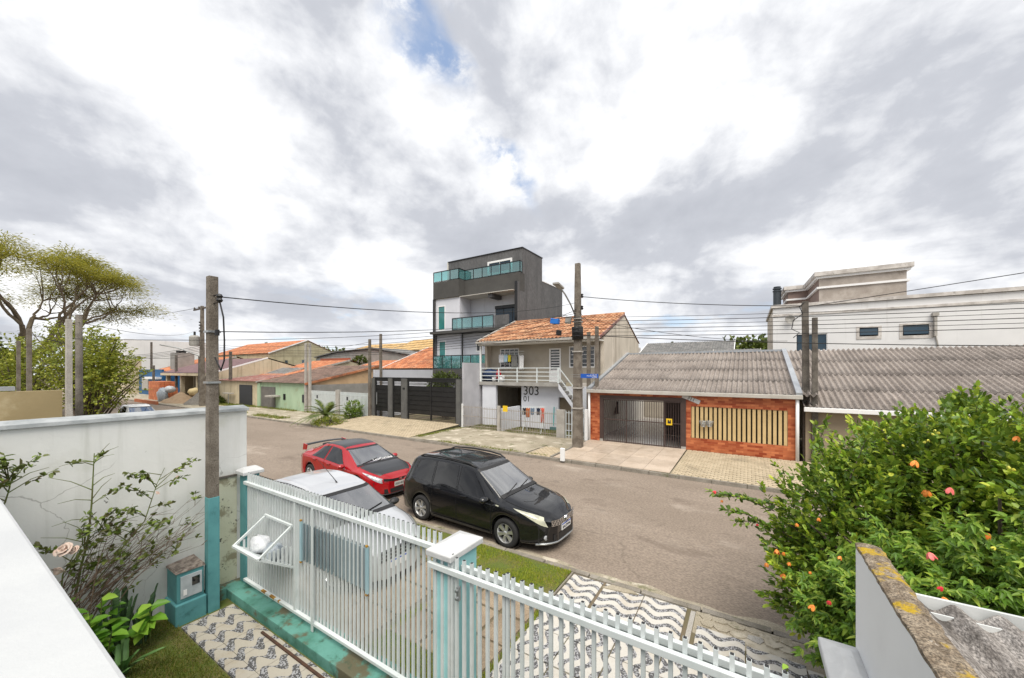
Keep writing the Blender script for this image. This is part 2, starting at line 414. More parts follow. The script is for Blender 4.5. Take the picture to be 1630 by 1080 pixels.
M['tile_drive'] = mat('beige driveway tile', (0.46, 0.38, 0.305), (0.39, 0.315, 0.245), 1.6, 0.55, 0.06, 30, rnd=0.13, fine=0.2, stain=((0.27, 0.21, 0.16), 3.0, 0.5, 0.7, 0.5))
M['grassland'] = mat('turf soil', (0.09, 0.12, 0.022), (0.13, 0.115, 0.04), 3.0, 0.95, 0.3, 25)
M['brown_slab'] = mat('brown concrete slab', (0.30, 0.235, 0.165), (0.23, 0.175, 0.12), 2.0, 0.9, 0.35, 30, rnd=0.1, fine=0.25, stain=((0.16, 0.12, 0.08), 1.7, 0.52, 0.66, 0.7))

box('ground', M['dirt'], -400, -300, -0.6, 400, 600, -0.03, kind='structure')
road = MB()
road.grid([[(x, y, 0.02 * math.sin((y - ROAD0) / (ROAD1 - ROAD0) * math.pi)) for x in range(-200, 81, 10)] for y in np.linspace(ROAD0, ROAD1, 13)])
ro = road.build('road', M['asphalt'], kind='structure', smooth=True)
# near pavement bed with gutter lip
pn = box('pavement', M['dirt'], -200, 3.1, -0.03, 60, 6.36, 0.06, kind='structure')
pf = box('pavement', M['conc_floor'], -200, ROAD1 + 0.14, -0.03, 60, FRONT + 0.4, 0.10, kind='structure')
def kerbs(parent, y0, y1, xs, top, m, name='kerb_stone'):
    me = {}
    for a, b in zip(xs[:-1], xs[1:]):
        L_ = round(b - a, 2)
        if L_ not in me:
            me[L_] = MB().add([(0.008, y0, -0.03), (L_ - 0.008, y0, -0.03), (L_ - 0.008, y1, -0.03), (0.008, y1, -0.03),
                               (0.014, y0 + 0.012, top), (L_ - 0.014, y0 + 0.012, top), (L_ - 0.014, y1 - 0.012, top), (0.014, y1 - 0.012, top)],
                              [(0, 3, 2, 1), (4, 5, 6, 7), (0, 1, 5, 4), (1, 2, 6, 5), (2, 3, 7, 6), (3, 0, 4, 7)]).mesh(name, m)
        inst(name, me[L_], (a, 0, random.uniform(-0.012, 0.006)), parent)
kerbs(pf, ROAD1, ROAD1 + 0.14, [-64 + i * 1.0 for i in range(68)], 0.115, M['kerb'])
kerbs(pn, 6.36, 6.5, [-9.6 + i * 0.9 for i in range(14)], 0.075, M['kerb'])
box('kerb_run', M['kerb'], -200, ROAD1, -0.03, -64.02, ROAD1 + 0.14, 0.11, parent=pf)
box('kerb_run', M['kerb'], 4.02, ROAD1, -0.03, 60, ROAD1 + 0.14, 0.11, parent=pf)

# concrete gutter apron along the near kerb, broken edge of the asphalt
gm = MB()
xs = np.linspace(-9.5, 3.0, 60)
gm.grid([[(x, y + (0.05 * math.sin(x * 3.1) + 0.04 * math.sin(x * 7.7) if j == 2 else 0), z) for x in xs] for j, (y, z) in enumerate(((6.5, 0.022), (6.58, 0.014), (6.70, 0.008)))])
gm.build('gutter_edge', M['conc_floor'], pn)

# ---- pavers: real bricks, too small to pick apart, one part each area
def pavers(name, x0, x1, y0, y1, zf, parent, w_=0.22, h=0.13, skew=0):
    V, F = [], []
    rng = random.Random(3)
    y = y0; row = 0
    while y + h <= y1 + 1e-6:
        x = x0 - (w_ / 2 if row % 2 else 0)
        while x < x1 - 0.01:
            a, b = max(x, x0) + 0.009, min(x + w_, x1) - 0.009
            if b - a > 0.03:
                dzz = rng.uniform(-0.004, 0.004)
                n = len(V)
                for (xx, yy, t) in ((a, y + 0.009, 0), (b, y + 0.009, 0), (b, y + h - 0.009, 0), (a, y + h - 0.009, 0)):
                    V.append((xx, yy, zf(yy) - 0.03))
                for (xx, yy) in ((a + 0.006, y + 0.015), (b - 0.006, y + 0.015), (b - 0.006, y + h - 0.015), (a + 0.006, y + h - 0.015)):
                    V.append((xx, yy, zf(yy) + dzz))
                F += [(n + 4, n + 5, n + 6, n + 7), (n, n + 1, n + 5, n + 4), (n + 1, n + 2, n + 6, n + 5), (n + 2, n + 3, n + 7, n + 6), (n + 3, n, n + 4, n + 7)]
            x += w_
        y += h; row += 1
    return bulk(name, V, F, M['paver'], parent, kind='stuff')
def ramp(name, x0, x1, y0, y1, zf, m, parent):
    q = MB()
    q.add([(x0, y0, 0.02), (x1, y0, 0.02), (x1, y1, 0.02), (x0, y1, 0.02), (x0, y0, zf(y0)), (x1, y0, zf(y0)), (x1, y1, zf(y1)), (x0, y1, zf(y1))],
          [(4, 5, 6, 7), (0, 1, 5, 4), (1, 2, 6, 5), (2, 3, 7, 6), (3, 0, 4, 7)])
    return q.build(name, m, parent)
zt = lambda y: 0.125 + (y - 14.14) / 4.36 * 0.20       # grey tower driveway rises to the gate
ramp('driveway_bed', -24.4, -15.55, 14.15, 18.5, lambda y: zt(y) - 0.022, M['paver_joint'], pf)
pavers('paver_field', -24.4, -15.55, 14.15, 18.5, zt, pf)
zo = lambda y: 0.125 + (y - 14.14) / 4.36 * 0.06
ramp('paver_bed', -2.3, 9.0, 14.15, 18.46, lambda y: zo(y) - 0.022, M['paver_joint'], pf)
pavers('paver_field', -2.3, 6.0, 14.15, 18.46, zo, pf)
ramp('paver_bed', -8.15, -6.95, 14.15, 16.0, lambda y: 0.105, M['paver_joint'], pf)
pavers('paver_field', -8.15, -6.95, 14.15, 16.0, lambda y: 0.128, pf)
# rough brick verge of the green house and its neighbour
ramp('verge_bed', -41.0, -24.5, 14.3, 18.5, lambda y: 0.115, M['conc_floor'], pf)
# big driveway tiles of the brick house
ramp('tile_bed', -6.9, -2.32, 14.15, 18.5, lambda y: zo(y) - 0.012, M['paver_joint'], pf)
tw, tl = 4.56 / 5, 4.34 / 5
tme = MB().box(0.006, 0.006, -0.02, tw - 0.006, tl - 0.006, 0.002).mesh('drive_tile', M['tile_drive'])
for i in range(5):
    for j in range(5):
        yy = 14.15 + j * tl
        inst('drive_tile', tme, (-6.89 + i * tw, yy, zo(yy) + random.uniform(0.0, 0.003)), pf, rot=(math.atan(0.06 / 4.36), 0, 0))
# smooth broken concrete pad in front of 303
pad = MB()
rng = random.Random(5)
pts = [(-15.45 + i * 0.5, 14.16) for i in range(15)]
P_ = []
for j in range(9):
    r_ = []
    for i in range(16):
        x, y = -15.45 + i * (7.2 / 15), 14.16 + j * (4.3 / 8)
        r_.append((x, y, 0.118 + 0.012 * math.sin(x * 2.3 + y) + rng.uniform(-0.008, 0.01)))
    P_.append(r_)
pad.grid(P_)
pad.build('concrete_pad', M['conc_floor'], pf)
box('kerb_step', M['kerb'], -7.02, 14.16, 0.02, -6.93, 18.4, 0.16, parent=pf)

# ---- near pavement pieces
ZN = 0.075
def slab(x0, y0, x1, y1, m, z=ZN, name='paving_slab', th=0.05, g_=0.008):
    o = MB().box(x0 + g_, y0 + g_, z - th, x1 - g_, y1 - g_, z + random.uniform(-0.006, 0.006)).build(name, m, pn)
    o.rotation_euler = (random.uniform(-0.006, 0.006), random.uniform(-0.006, 0.006), random.uniform(-0.004, 0.004))
    return o
for (a, b) in ((-2.66, -2.10), (-2.06, -1.42), (-1.42, -0.78)):
    slab(a, 5.28, b, 6.33, M['mos_x'])
for (a, b) in ((-0.62, -0.02), (-0.02, 0.62)):
    slab(a, 4.76, b, 5.98 if b < 0.3 else 5.90, M['mos_x'])
slab(0.62, 4.76, 0.79, 5.84, M['mos_x'])
slab(-0.74, 5.3, -0.66, 6.33, M['conc_pale'], name='divider_strip')
slab(0.80, 3.1, 0.92, 6.33, M['kerb'], z=0.10, name='edge_strip')
box('broken_bed', M['conc_floor'], -0.66, 5.80, 0.0, 0.80, 6.35, 0.066, parent=pn)
# broken stones beyond the divider
rng = random.Random(11)
for i in range(13):
    cx, cy = -0.5 + (i % 7) * 0.19 + rng.uniform(-0.03, 0.03), 6.10 + (i // 7) * 0.15 + rng.uniform(-0.03, 0.03)
    n_ = rng.choice((5, 6, 7))
    pts = [(cx + rng.uniform(0.07, 0.135) * math.cos(2 * math.pi * k / n_), cy + rng.uniform(0.06, 0.11) * math.sin(2 * math.pi * k / n_), 0.03) for k in range(n_)]
    MB().poly(pts, (0, 0, 0.045 + rng.uniform(0, 0.015))).build('broken_stone', M['conc_pale'] if i == 3 else M['conc_floor'], pn)
MB().poly([(-2.08, 6.15, 0.05), (-1.95, 6.31, 0.05), (-1.62, 6.32, 0.05), (-1.5, 6.26, 0.05), (-1.75, 6.20, 0.05)], (0, 0, 0.045)).build('broken_stone', M['conc_floor'], pn)
ys = [3.12, 3.66, 4.20, 4.74, 5.28]
for i in range(6):
    for j in range(4):
        a = -2.66 + i * 0.575
        if a > -0.65 and j == 3: continue
        slab(a, ys[j], a + 0.575, ys[j + 1], M['mos_y'])
# brown slabs with joints, left of the mosaic
bx_, by_ = [-4.3, -3.72, -3.17, -2.70], [3.55, 4.15, 4.72, 5.2]
for i in range(3):
    for j in range(3):
        slab(bx_[i], by_[j], bx_[i + 1] - 0.03, by_[j + 1] - 0.03, M['brown_slab'], z=0.085)
for i in range(6):
    for j in range(4):
        slab(-9.2 + i * 0.8, 3.12 + j * 0.72, -8.43 + i * 0.8, 3.81 + j * 0.72, M['brown_slab'], z=0.085)
slab(-2.70, 5.25, -2.655, 6.33, M['kerb'], z=0.10, name='edge_strip')
box('verge', M['grassland'], -6.9, 5.22, 0.0, -2.72, 6.35, 0.082, parent=pn)
box('verge', M['grassland'], -4.3, 3.12, 0.0, -2.68, 3.54, 0.075, parent=pn)
# rusty white steel plate lying on the pavement behind the fence
M['plate'] = mat('rusting white steel', (0.66, 0.66, 0.64), (0.60, 0.60, 0.58), 3, 0.6, 0.1, 30, stain=((0.13, 0.045, 0.025), 5.0, 0.53, 0.57, 1.0))
o = box('steel_plate', M['plate'], -1.78, 3.25, 0.088, -1.2, 3.72, 0.10, label='rusty white steel plate lying on the mosaic paving behind the fence', cat='steel plate')

# ---- yard inside the gate
yard = box('yard', M['grassland'], -7.4, -3, -0.03, 0.55, 2.68, 0.055, kind='structure')
tmesh = MB().box(0.003, 0.003, -0.03, 0.447, 0.447, 0.02).mesh('yard_tile', M['mos_yard'])
tmesh2 = MB().box(0.003, 0.003, -0.03, 0.447, 0.187, 0.02).mesh('yard_tile', M['mos_yard'])
for i in range(16):
    inst('yard_tile', tmesh, (-6.85 + i * 0.45, 2.19, 0.06 + random.uniform(-0.002, 0.002)), yard)
    inst('yard_tile', tmesh2, (-6.85 + i * 0.45, 2.0, 0.06 + random.uniform(-0.002, 0.002)), yard)
box('gate_rail_track', M['rust_dark'], -5.75, 2.545, 0.075, -1.0, 2.575, 0.10, parent=yard)

# ---- grass blades
M['blade'] = leafmat('grass blade', (0.12, 0.20, 0.016), (0.27, 0.36, 0.03), (0.52, 0.48, 0.07), 0.6, 0.3)
M['blade_dry'] = leafmat('yard grass blade', (0.09, 0.14, 0.016), (0.17, 0.225, 0.03), (0.33, 0.27, 0.08), 0.6, 0.3)
def grass(name, rects, n, z, hmin, hmax, m, label=None, parent=None, seed=1, wid=0.006):
    r_ = np.random.default_rng(seed)
    ar = np.array([(b[2] - b[0]) * (b[3] - b[1]) for b in rects]); ar = ar / ar.sum()
    idx = r_.choice(len(rects), n, p=ar)
    B = np.array([b[:4] for b in rects])[idx]
    p = np.stack([B[:, 0] + r_.random(n) * (B[:, 2] - B[:, 0]), B[:, 1] + r_.random(n) * (B[:, 3] - B[:, 1]), np.full(n, z)], 1)
    clump = 0.65 + 0.5 * np.sin(p[:, 0] * 4.1 + 1.3 * np.sin(p[:, 1] * 5)) * np.sin(p[:, 1] * 4.7 + p[:, 0])
    h = (hmin + r_.random(n) * (hmax - hmin)) * np.clip(clump + 0.25, 0.35, 1.3)
    a = r_.random(n) * 2 * np.pi
    sdir = np.stack([np.cos(a), np.sin(a), np.zeros(n)], 1) * wid
    a2 = r_.random(n) * 2 * np.pi
    lean = np.stack([np.cos(a2), np.sin(a2), np.zeros(n)], 1) * (h * r_.random(n) * 0.9)[:, None]
    tip = p + lean + np.stack([np.zeros(n), np.zeros(n), h], 1)
    V = np.stack([p - sdir, p + sdir, tip], 1).reshape(-1, 3)
    F = np.arange(3 * n).reshape(-1, 3)
    return bulk(name, V, F, m, parent, label=label, kind='stuff', cat='grass' if label else None)
grass('grass', [(-6.9, 5.22, -2.72, 6.34)], 34000, 0.07, 0.02, 0.06, M['blade'], 'bright green grass verge between the black car and the gate', seed=2)
grass('grass', [(-4.3, 3.14, -2.68, 3.56), (-4.3, 5.16, -2.7, 5.3), (-4.32, 3.5, -4.2, 5.2), (-2.72, 3.3, -2.64, 5.3)], 7000, 0.06, 0.02, 0.07, M['blade'], 'strip of green grass around the brown slabs behind the fence', seed=3)
grass('grass', [(-7.3, 0.3, -3.5, 1.985)], 42000, 0.05, 0.015, 0.05, M['blade_dry'], 'patchy lawn inside the yard beside the pebble tiles', seed=4)
grass('grass', [(-15.4, 18.55, -8.4, 20.6)], 5000, 0.10, 0.02, 0.08, M['blade_dry'], 'thin grass behind the railings of house 303', seed=5, wid=0.012)
grass('weeds', [(-15.6, 14.6, -15.1, 18.4), (-13.5, 14.16, -9.0, 14.4), (-8.9, 14.2, -7.2, 14.35)], 2600, 0.11, 0.03, 0.10, M['blade_dry'], 'weeds growing along the kerb in front of house 303', seed=6, wid=0.012)
grass('weeds', [(-34, 14.3, -29.5, 15.2), (-38, 14.4, -36, 15.0), (-50, 16.8, -42, 18.3), (-33, 17.8, -26, 18.4), (-43, 17.7, -34, 18.4)], 6000, 0.11, 0.05, 0.2, M['blade_dry'], 'weedy verge in front of the green and white gates', seed=7, wid=0.02)
grass('weeds', [(0.9, 4.2, 3.0, 6.4)], 6000, 0.05, 0.04, 0.16, M['blade_dry'], 'weeds under the flowering shrubs by the mosaic paving', seed=8)
# ------------------------------------------------------------------ cars
def carpaint(name, c, flake=0.0, rough=0.25):
    return mat(name, c, None, rough=rough, spec=0.2, coat=1.0, metal=flake)
M['car_black'] = carpaint('black car paint', (0.006, 0.0065, 0.008))
M['car_red'] = carpaint('red car paint', (0.33, 0.003, 0.008))
M['car_silver'] = carpaint('silver car paint', (0.52, 0.535, 0.56), 0.35, 0.3)
M['car_white'] = carpaint('white car paint', (0.72, 0.73, 0.74))
M['carbon'] = mat('carbon film', (0.018, 0.019, 0.021), (0.03, 0.031, 0.034), 40, 0.32, spec=0.6)
def carglass(name, tint, ior):
    m_ = bpy.data.materials.new(name); m_.use_nodes = True
    t_ = m_.node_tree; t_.nodes.clear(); q = NT(t_)
    tr = q.n('ShaderNodeBsdfTransparent', {0: tint + (1,)})
    gl = q.n('ShaderNodeBsdfGlossy', {'Roughness': 0.012})
    lw = q.n('ShaderNodeLayerWeight', {'Blend': 0.5})
    fc = q.m('ADD', ior, q.m('MULTIPLY', q.m('POWER', lw.outputs['Facing'], 2.5), 0.6), clamp=True)
    mx = q.n('ShaderNodeMixShader', {0: fc, 1: tr.outputs[0], 2: gl.outputs[0]})
    q.n('ShaderNodeOutputMaterial', {0: mx.outputs[0]})
    return m_
M['screen'] = carglass('windscreen glass', (0.55, 0.64, 0.62), 0.40)
M['tint'] = carglass('tinted car glass', (0.14, 0.125, 0.115), 0.07)
M['seat'] = mat('dark car upholstery', (0.045, 0.044, 0.045), (0.03, 0.03, 0.03), 6, 0.9)
M['rubber'] = mat('tyre rubber', (0.022, 0.022, 0.023), None, rough=0.85)
M['alloy'] = mat('alloy wheel', (0.56, 0.57, 0.58), None, rough=0.28, metal=0.75)
M['chrome'] = mat('chrome', (0.75, 0.76, 0.78), None, rough=0.12, metal=1.0)
M['lamp'] = mat('yellowed headlamp lens', (0.55, 0.55, 0.42), (0.40, 0.40, 0.32), 9, 0.12, spec=0.8, coat=1.0)
M['lamp_clear'] = mat('clear headlamp lens', (0.55, 0.57, 0.60), (0.25, 0.26, 0.28), 11, 0.1, spec=0.9, coat=1.0)
M['tail'] = mat('tail lamp lens', (0.35, 0.01, 0.01), None, rough=0.1, coat=1.0)
M['plastic'] = mat('black plastic trim', (0.02, 0.02, 0.021), None, rough=0.5)
M['seam'] = mat('panel gap', (0.004, 0.004, 0.004), None, rough=0.9)
M['plate_grey'] = mat('grey number plate', (0.50, 0.50, 0.47), None, rough=0.4)
M['plate_white'] = mat('white number plate', (0.78, 0.78, 0.78), None, rough=0.4)
M['plate_blue'] = mat('blue plate band', (0.02, 0.08, 0.42), None, rough=0.4)

def make_car(name, label, loc, rz, sp):
    L_, HW = sp['L'], sp['W'] / 2
    t = thing(name, label, 'car', loc, rz, local=True)
    gx = np.linspace(0, L_, 400)
    def prof(key, sm=0.10):
        a = np.array(sp[key], float)
        y = np.interp(gx, a[:, 0], a[:, 1])
        k = max(1, int(sm / L_ * 400)); pad_ = np.pad(y, k, mode='edge')
        ker = np.ones(2 * k + 1) / (2 * k + 1)
        return np.convolve(pad_, ker, 'valid')
    top, belt, wid, rw = prof('top', sp.get('sm', 0.09)), prof('belt', 0.2), prof('wid', 0.07), prof('rw', 0.12)
    zb0, wr_ = sp['zb'], sp['wheel_r']
    def f(arr, x): return float(np.interp(x, gx, arr))
    def ctrl(x, arch=True):
        tz, bz, w_, re = f(top, x), f(belt, x), f(wid, x), f(rw, x)
        zb = zb0
        if arch:
            for xw in (sp['xr'], sp['xf']):
                d = abs(x - xw); ra = wr_ + 0.055
                if d < ra: zb = max(zb, wr_ + math.sqrt(ra * ra - d * d) - 0.01)
        bz = min(bz, tz - 0.03)
        m1 = zb + 0.35 * (bz - zb)
        re = min(re, w_ - 0.04)
        return [(w_ - 0.10, zb), (w_ - 0.022, zb + 0.03), (w_, max(m1, zb + 0.05)), (w_ - 0.006, bz - 0.10 * min(1, (bz - zb) / 0.5)), (w_ - 0.035, bz),
                (re, tz - sp.get('drop', 0.055)), (re * 0.72, tz - 0.014), (0.0, tz)]
    def surf(x, tt, side=1, arch=True):
        C = ctrl(x, arch); i = min(int(tt), 6); u_ = tt - i
        p0, p1, p2, p3 = C[max(i - 1, 0)], C[i], C[i + 1], C[min(i + 2, 7)]
        if i in (3, 4) : k = 0.35
        else: k = 0.8
        r_ = []
        for a in (0, 1):
            m0, m1 = k * (p2[a] - p0[a]) / 2, k * (p3[a] - p1[a]) / 2
            r_.append((2 * u_**3 - 3 * u_**2 + 1) * p1[a] + (u_**3 - 2 * u_**2 + u_) * m0 + (-2 * u_**3 + 3 * u_**2) * p2[a] + (u_**3 - u_**2) * m1)
        return Vector((x - L_ / 2, side * max(r_[0], 0.0), r_[1]))
    def off(x, tt, side, o_):
        e_ = 0.01
        p = surf(x, tt, side, False)
        a = surf(min(x + e_, L_), tt, side, False) - surf(max(x - e_, 0), tt, side, False)
        b = surf(x, min(tt + 0.05, 7), side, False) - surf(x, max(tt - 0.05, 0), side, False)
        n = a.cross(b)
        if n.length < 1e-9: return p
        n.normalize()
        n = n if n.dot(Vector((0, side * 0.6, 0.8))) > 0 or n.y * side > 0.2 else -n
        return p + n * o_
    xs = sorted(set(list(np.linspace(0, L_, 110)) + [xw + dx for xw in (sp['xr'], sp['xf']) for dx in np.linspace(-wr_ - 0.056, wr_ + 0.056, 25)] + list(np.linspace(L_ - 0.3, L_, 10)) + list(np.linspace(0, 0.25, 8))))
    ts = [i / 8 for i in range(57)]
    P_ = [[surf(x, tt, 1) for tt in ts] + [surf(x, tt, -1) for tt in reversed(ts[:-1])] for x in xs]
    body = MB().grid(P_)
    n = len(P_[0])
    tcol = ts + list(reversed(ts[:-1]))
    def inpoly(x, tt, c, mx=0.03, mt=0.05):
        (xa, ta), (xb, tb), (xc, tc_), (xd, td) = c
        v = (tt - (ta + tb) / 2) / max((tc_ + td) / 2 - (ta + tb) / 2, 1e-6)
        return mt < v < 1 - mt and xa * (1 - v) + xd * v + mx < x < xb * (1 - v) + xc * v - mx
    keep = []
    w0_, w1_, wt_, wb_, wt2_ = sp['ws']
    for f_ in body.f:
        i_, j_ = f_[0] // n, f_[0] % n
        xa_, xb_ = xs[i_], xs[i_ + 1]
        t0_, t1_ = sorted((tcol[j_], tcol[j_ + 1]))
        hole = any(all(inpoly(x_, t_, c_, 0.0, 0.0) for x_ in (xa_, xb_) for t_ in (t0_, t1_)) for c_ in sp['windows'])
        if t0_ >= max(wt_, wt2_) - 0.01 and xa_ > w1_ + wb_ + 0.01 and xb_ < w0_ - 0.005: hole = True
        if not hole: keep.append(f_)
    body.f = keep
    body.f.append(tuple(range(n)))
    body.f.append(tuple(reversed([(len(xs) - 1) * n + i for i in range(n)])))
    bo = body.build('body', sp['paint'], t, smooth=True)
    for i in (len(bo.data.polygons) - 1, len(bo.data.polygons) - 2): bo.data.polygons[i].use_smooth = False
    # floor and wheel housings
    MB().box(-L_ / 2 + 0.25, -HW + 0.16, zb0 + 0.02, L_ / 2 - 0.25, HW - 0.16, 0.55).build('underbody', M['plastic'], t)
    def patch(nm, c, m, side=1, o_=0.006, nx=12, nt_=6, parent=t):
        (xa, ta), (xb, tb), (xc, tc_), (xd, td) = c
        G = []
        for j in range(nt_ + 1):
            v = j / nt_
            G.append([off((xa * (1 - v) + xd * v) * (1 - u_) + (xb * (1 - v) + xc * v) * u_, (ta * (1 - v) + td * v) * (1 - u_) + (tb * (1 - v) + tc_ * v) * u_, side, o_) for u_ in [i / nx for i in range(nx + 1)]])
        return MB().grid(G).build(nm, m, parent, smooth=True, fixn=True)
    def cross(nm, x0, x1, tl, m, o_=0.006, nx=10, ny=20, bow=0.0, parent=t, tl2=None):
        G = []
        for i in range(nx + 1):
            r_ = []
            tq = tl if tl2 is None else tl + (tl2 - tl) * i / nx
            for j in range(ny + 1):
                q_ = -1 + 2 * j / ny
                x = x0 + (x1 - x0) * i / nx + bow * (1 - q_ * q_)
                r_.append(off(x, 7 - abs(q_) * (7 - tq), 1 if q_ >= 0 else -1, o_))
            G.append(r_)
        return MB().grid(G).build(nm, m, parent, smooth=True)
    for side in (1, -1):
        for wdw in sp['windows']: patch('side_window', wdw, M['tint'], side)
        for (x, t0, t1, sl_) in sp['seams']:
            patch('door_gap', [(x, t0), (x + 0.012, t0), (x + 0.012 + sl_, t1), (x + sl_, t1)], M['seam'], side, 0.003, 1, 10)
        for (x0, x1, tt) in sp.get('hseams', ()):
            patch('sill_gap', [(x0, tt), (x1, tt), (x1, tt + 0.05), (x0, tt + 0.05)], M['seam'], side, 0.003, 20, 1)
        for x in sp['handles']:
            p = off(x, 3.35, side, 0.02)
            MB().beam(p - Vector((0.09, 0, 0)), p + Vector((0.09, 0, 0.004)), 0.035, 0.028).build('door_handle', sp['paint'], t, bevel=0.008)
        hl = patch('headlight', sp['lamp_c'], sp['lamp_m'], side, 0.008, 10, 6)
        patch('tail_light', sp['tail_c'], M['tail'], side, 0.008, 6, 6)
        # mirror
        xm, tm = sp['mirror']
        p = off(xm, tm, side, 0.0)
        mm = MB()
        c0 = p + Vector((0.0, side * 0.12, 0.03))
        G = []
        for a in range(7):
            th = math.pi * a / 6
            G.append([c0 + Vector((0.085 * math.sin(th) * math.cos(b), side * 0.115 * -math.cos(th), 0.075 * math.sin(th) * math.sin(b))) for b in [2 * math.pi * k / 10 for k in range(11)]])
        mm.grid(G)
        mm.beam(p, c0, 0.05, 0.03)
        mm.build('wing_mirror', sp.get('mirror_m', sp['paint']), t, smooth=True)
    for xa_, xb_ in ((sp['ws'][0] + 0.035, sp['ws'][0] - 0.06), (sp['ws'][1] + 0.05, sp['ws'][1] - 0.025)):
        cross('windscreen_border', xa_, xb_, sp['ws'][2] - 0.04, M['plastic'], 0.009, 2, 24, bow=sp['ws'][3])
    # seats, dashboard and wheel behind the glass
    xd_ = sp['ws'][0] - L_ / 2
    MB().box(xd_ - 0.42, -HW + 0.22, 0.55, xd_ - 0.05, HW - 0.22, f(belt, sp['ws'][0]) - 0.04).build('dashboard', M['plastic'], t, bevel=0.05)
    xs_ = sp['ws'][1] - L_ / 2
    for sx_, sy_, sw_ in ((xs_ - 0.02, 0.36, 0.46), (xs_ - 0.02, -0.36, 0.46), (xs_ - 0.95, 0.0, 1.15)):
        st_o = MB().box(sx_ - 0.42, sy_ - sw_ / 2, 0.54, sx_ + 0.12, sy_ + sw_ / 2, 0.70).build('seat', M['seat'], t, bevel=0.04)
        MB().poly([(sx_ - 0.50, sy_ - sw_ / 2, 0.62), (sx_ - 0.34, sy_ - sw_ / 2, 0.62), (sx_ - 0.52, sy_ - sw_ / 2, 1.14), (sx_ - 0.64, sy_ - sw_ / 2, 1.14)], (0, sw_, 0)).build('seat_back', M['seat'], st_o, bevel=0.04)
        for hy_ in ((0,) if sw_ < 1 else (-0.34, 0.34)):
            MB().box(sx_ - 0.66, sy_ + hy_ - 0.13, 1.16, sx_ - 0.56, sy_ + hy_ + 0.13, 1.29).build('headrest', M['seat'], st_o, bevel=0.03)
    cw_ = Vector((xd_ - 0.52, 0.36, 0.86)); rv_ = Vector((0.35, 0, 0.94))
    MB().tube([cw_ + (Vector((0, 1, 0)) * math.cos(a_) + rv_ * math.sin(a_)) * 0.18 for a_ in np.linspace(0, 2 * math.pi, 17)], 0.016, 5, False).build('steering_wheel', M['plastic'], t, smooth=True)
    pm_ = off(sp['ws'][1] + 0.16, 7.0, 1, -0.05)
    MB().box(pm_.x - 0.02, -0.11, pm_.z - 0.06, pm_.x + 0.02, 0.11, pm_.z).build('rear_view_mirror', M['plastic'], t, bevel=0.01)
    cross('windshield', sp['ws'][0], sp['ws'][1], sp['ws'][2], M['screen'], 0.006, 12, 24, bow=sp['ws'][3], tl2=sp['ws'][4])
    cross('rear_window', sp['rs'][0], sp['rs'][1], 5.2, M['tint'], 0.006, 8, 16)
    for (x0, x1, tl, m, bow) in sp.get('panels', ()): cross('roof_panel' if x0 < L_ * 0.55 else 'bonnet_panel', x0, x1, tl, m, 0.004, 16, 16, bow)
    if 'bonnet_gap' in sp:
        x0, x1 = sp['bonnet_gap']
        for side in (1, -1): patch('bonnet_gap', [(x0, 5.05), (x1, 5.05), (x1, 5.12), (x0, 5.12)], M['seam'], side, 0.003, 14, 1)
    # wipers
    for q0, q1 in ((-0.75, 0.0), (-0.1, 0.62)):
        a = off(sp['ws'][0] + 0.02, 7 - abs(q0) * 1.5, -1 if q0 < 0 else 1, 0.02); b = off(sp['ws'][0] - 0.10, 7 - abs(q1) * 1.5, -1 if q1 < 0 else 1, 0.02)
        MB().beam(a, b, 0.014, 0.012).build('wiper', M['plastic'], t)
    # wheels
    R0, tw_ = wr_, 0.19
    for xw in (sp['xr'], sp['xf']):
        for side in (1, -1):
            y = side * (HW - 0.02)
            def Q(mb_prof, nn=28): return MB().lathe([(r_, side * h) for r_, h in mb_prof], (xw - L_ / 2, y, R0), nn, 'y')
            wobj = Q([(R0 * 0.62, -0.02), (R0 * 0.66, 0.005), (R0 * 0.90, 0.005), (R0 * 0.985, -0.02), (R0, -0.06), (R0, -tw_ + 0.04), (R0 * 0.9, -tw_), (R0 * 0.5, -tw_)]).build('wheel', M['rubber'], t, smooth=True)
            rim = Q([(R0 * 0.67, 0.004), (R0 * 0.64, 0.006), (R0 * 0.60, -0.03), (R0 * 0.56, -0.13)], 28)
            for k in range(sp.get('spokes', 6)):
                a = 2 * math.pi * k / sp.get('spokes', 6) + 0.3
                u_ = Vector((math.cos(a), 0, math.sin(a))); v_ = Vector((-math.sin(a), 0, math.cos(a))); c = Vector((xw - L_ / 2, y, R0))
                q0, q1 = c + u_ * R0 * 0.12, c + u_ * R0 * 0.63
                w0, w1 = R0 * 0.085, R0 * 0.165
                n_ = Vector((0, side, 0))
                vs_ = [q0 - v_ * w0 - n_ * 0.05, q0 + v_ * w0 - n_ * 0.05, q1 + v_ * w1 - n_ * 0.045, q1 - v_ * w1 - n_ * 0.045,
                       q0 - v_ * w0 * 0.7 - n_ * 0.012, q0 + v_ * w0 * 0.7 - n_ * 0.012, q1 + v_ * w1 * 0.8 - n_ * 0.004, q1 - v_ * w1 * 0.8 - n_ * 0.004]
                rim.add(vs_, [(0, 3, 2, 1), (4, 5, 6, 7), (0, 1, 5, 4), (1, 2, 6, 5), (2, 3, 7, 6), (3, 0, 4, 7)])
            rim.lathe([(0.001, side * 0.004), (R0 * 0.10, side * 0.002), (R0 * 0.17, -side * 0.012), (R0 * 0.17, -side * 0.06)], (xw - L_ / 2, y, R0), 14, 'y')
            rim.build('rim', M['alloy'], wobj)
            Q([(0.001, -0.10), (R0 * 0.61, -0.10)]).build('brake_disc', M['seam'], wobj)
            ra = wr_ + 0.05
            MB().lathe([(0.02, -side * 0.24), (ra, -side * 0.24), (ra, -side * 0.03)], (xw - L_ / 2, y, R0), 24, 'y').build('wheel_well', M['seam'], t)
    return t, surf, off, patch, cross
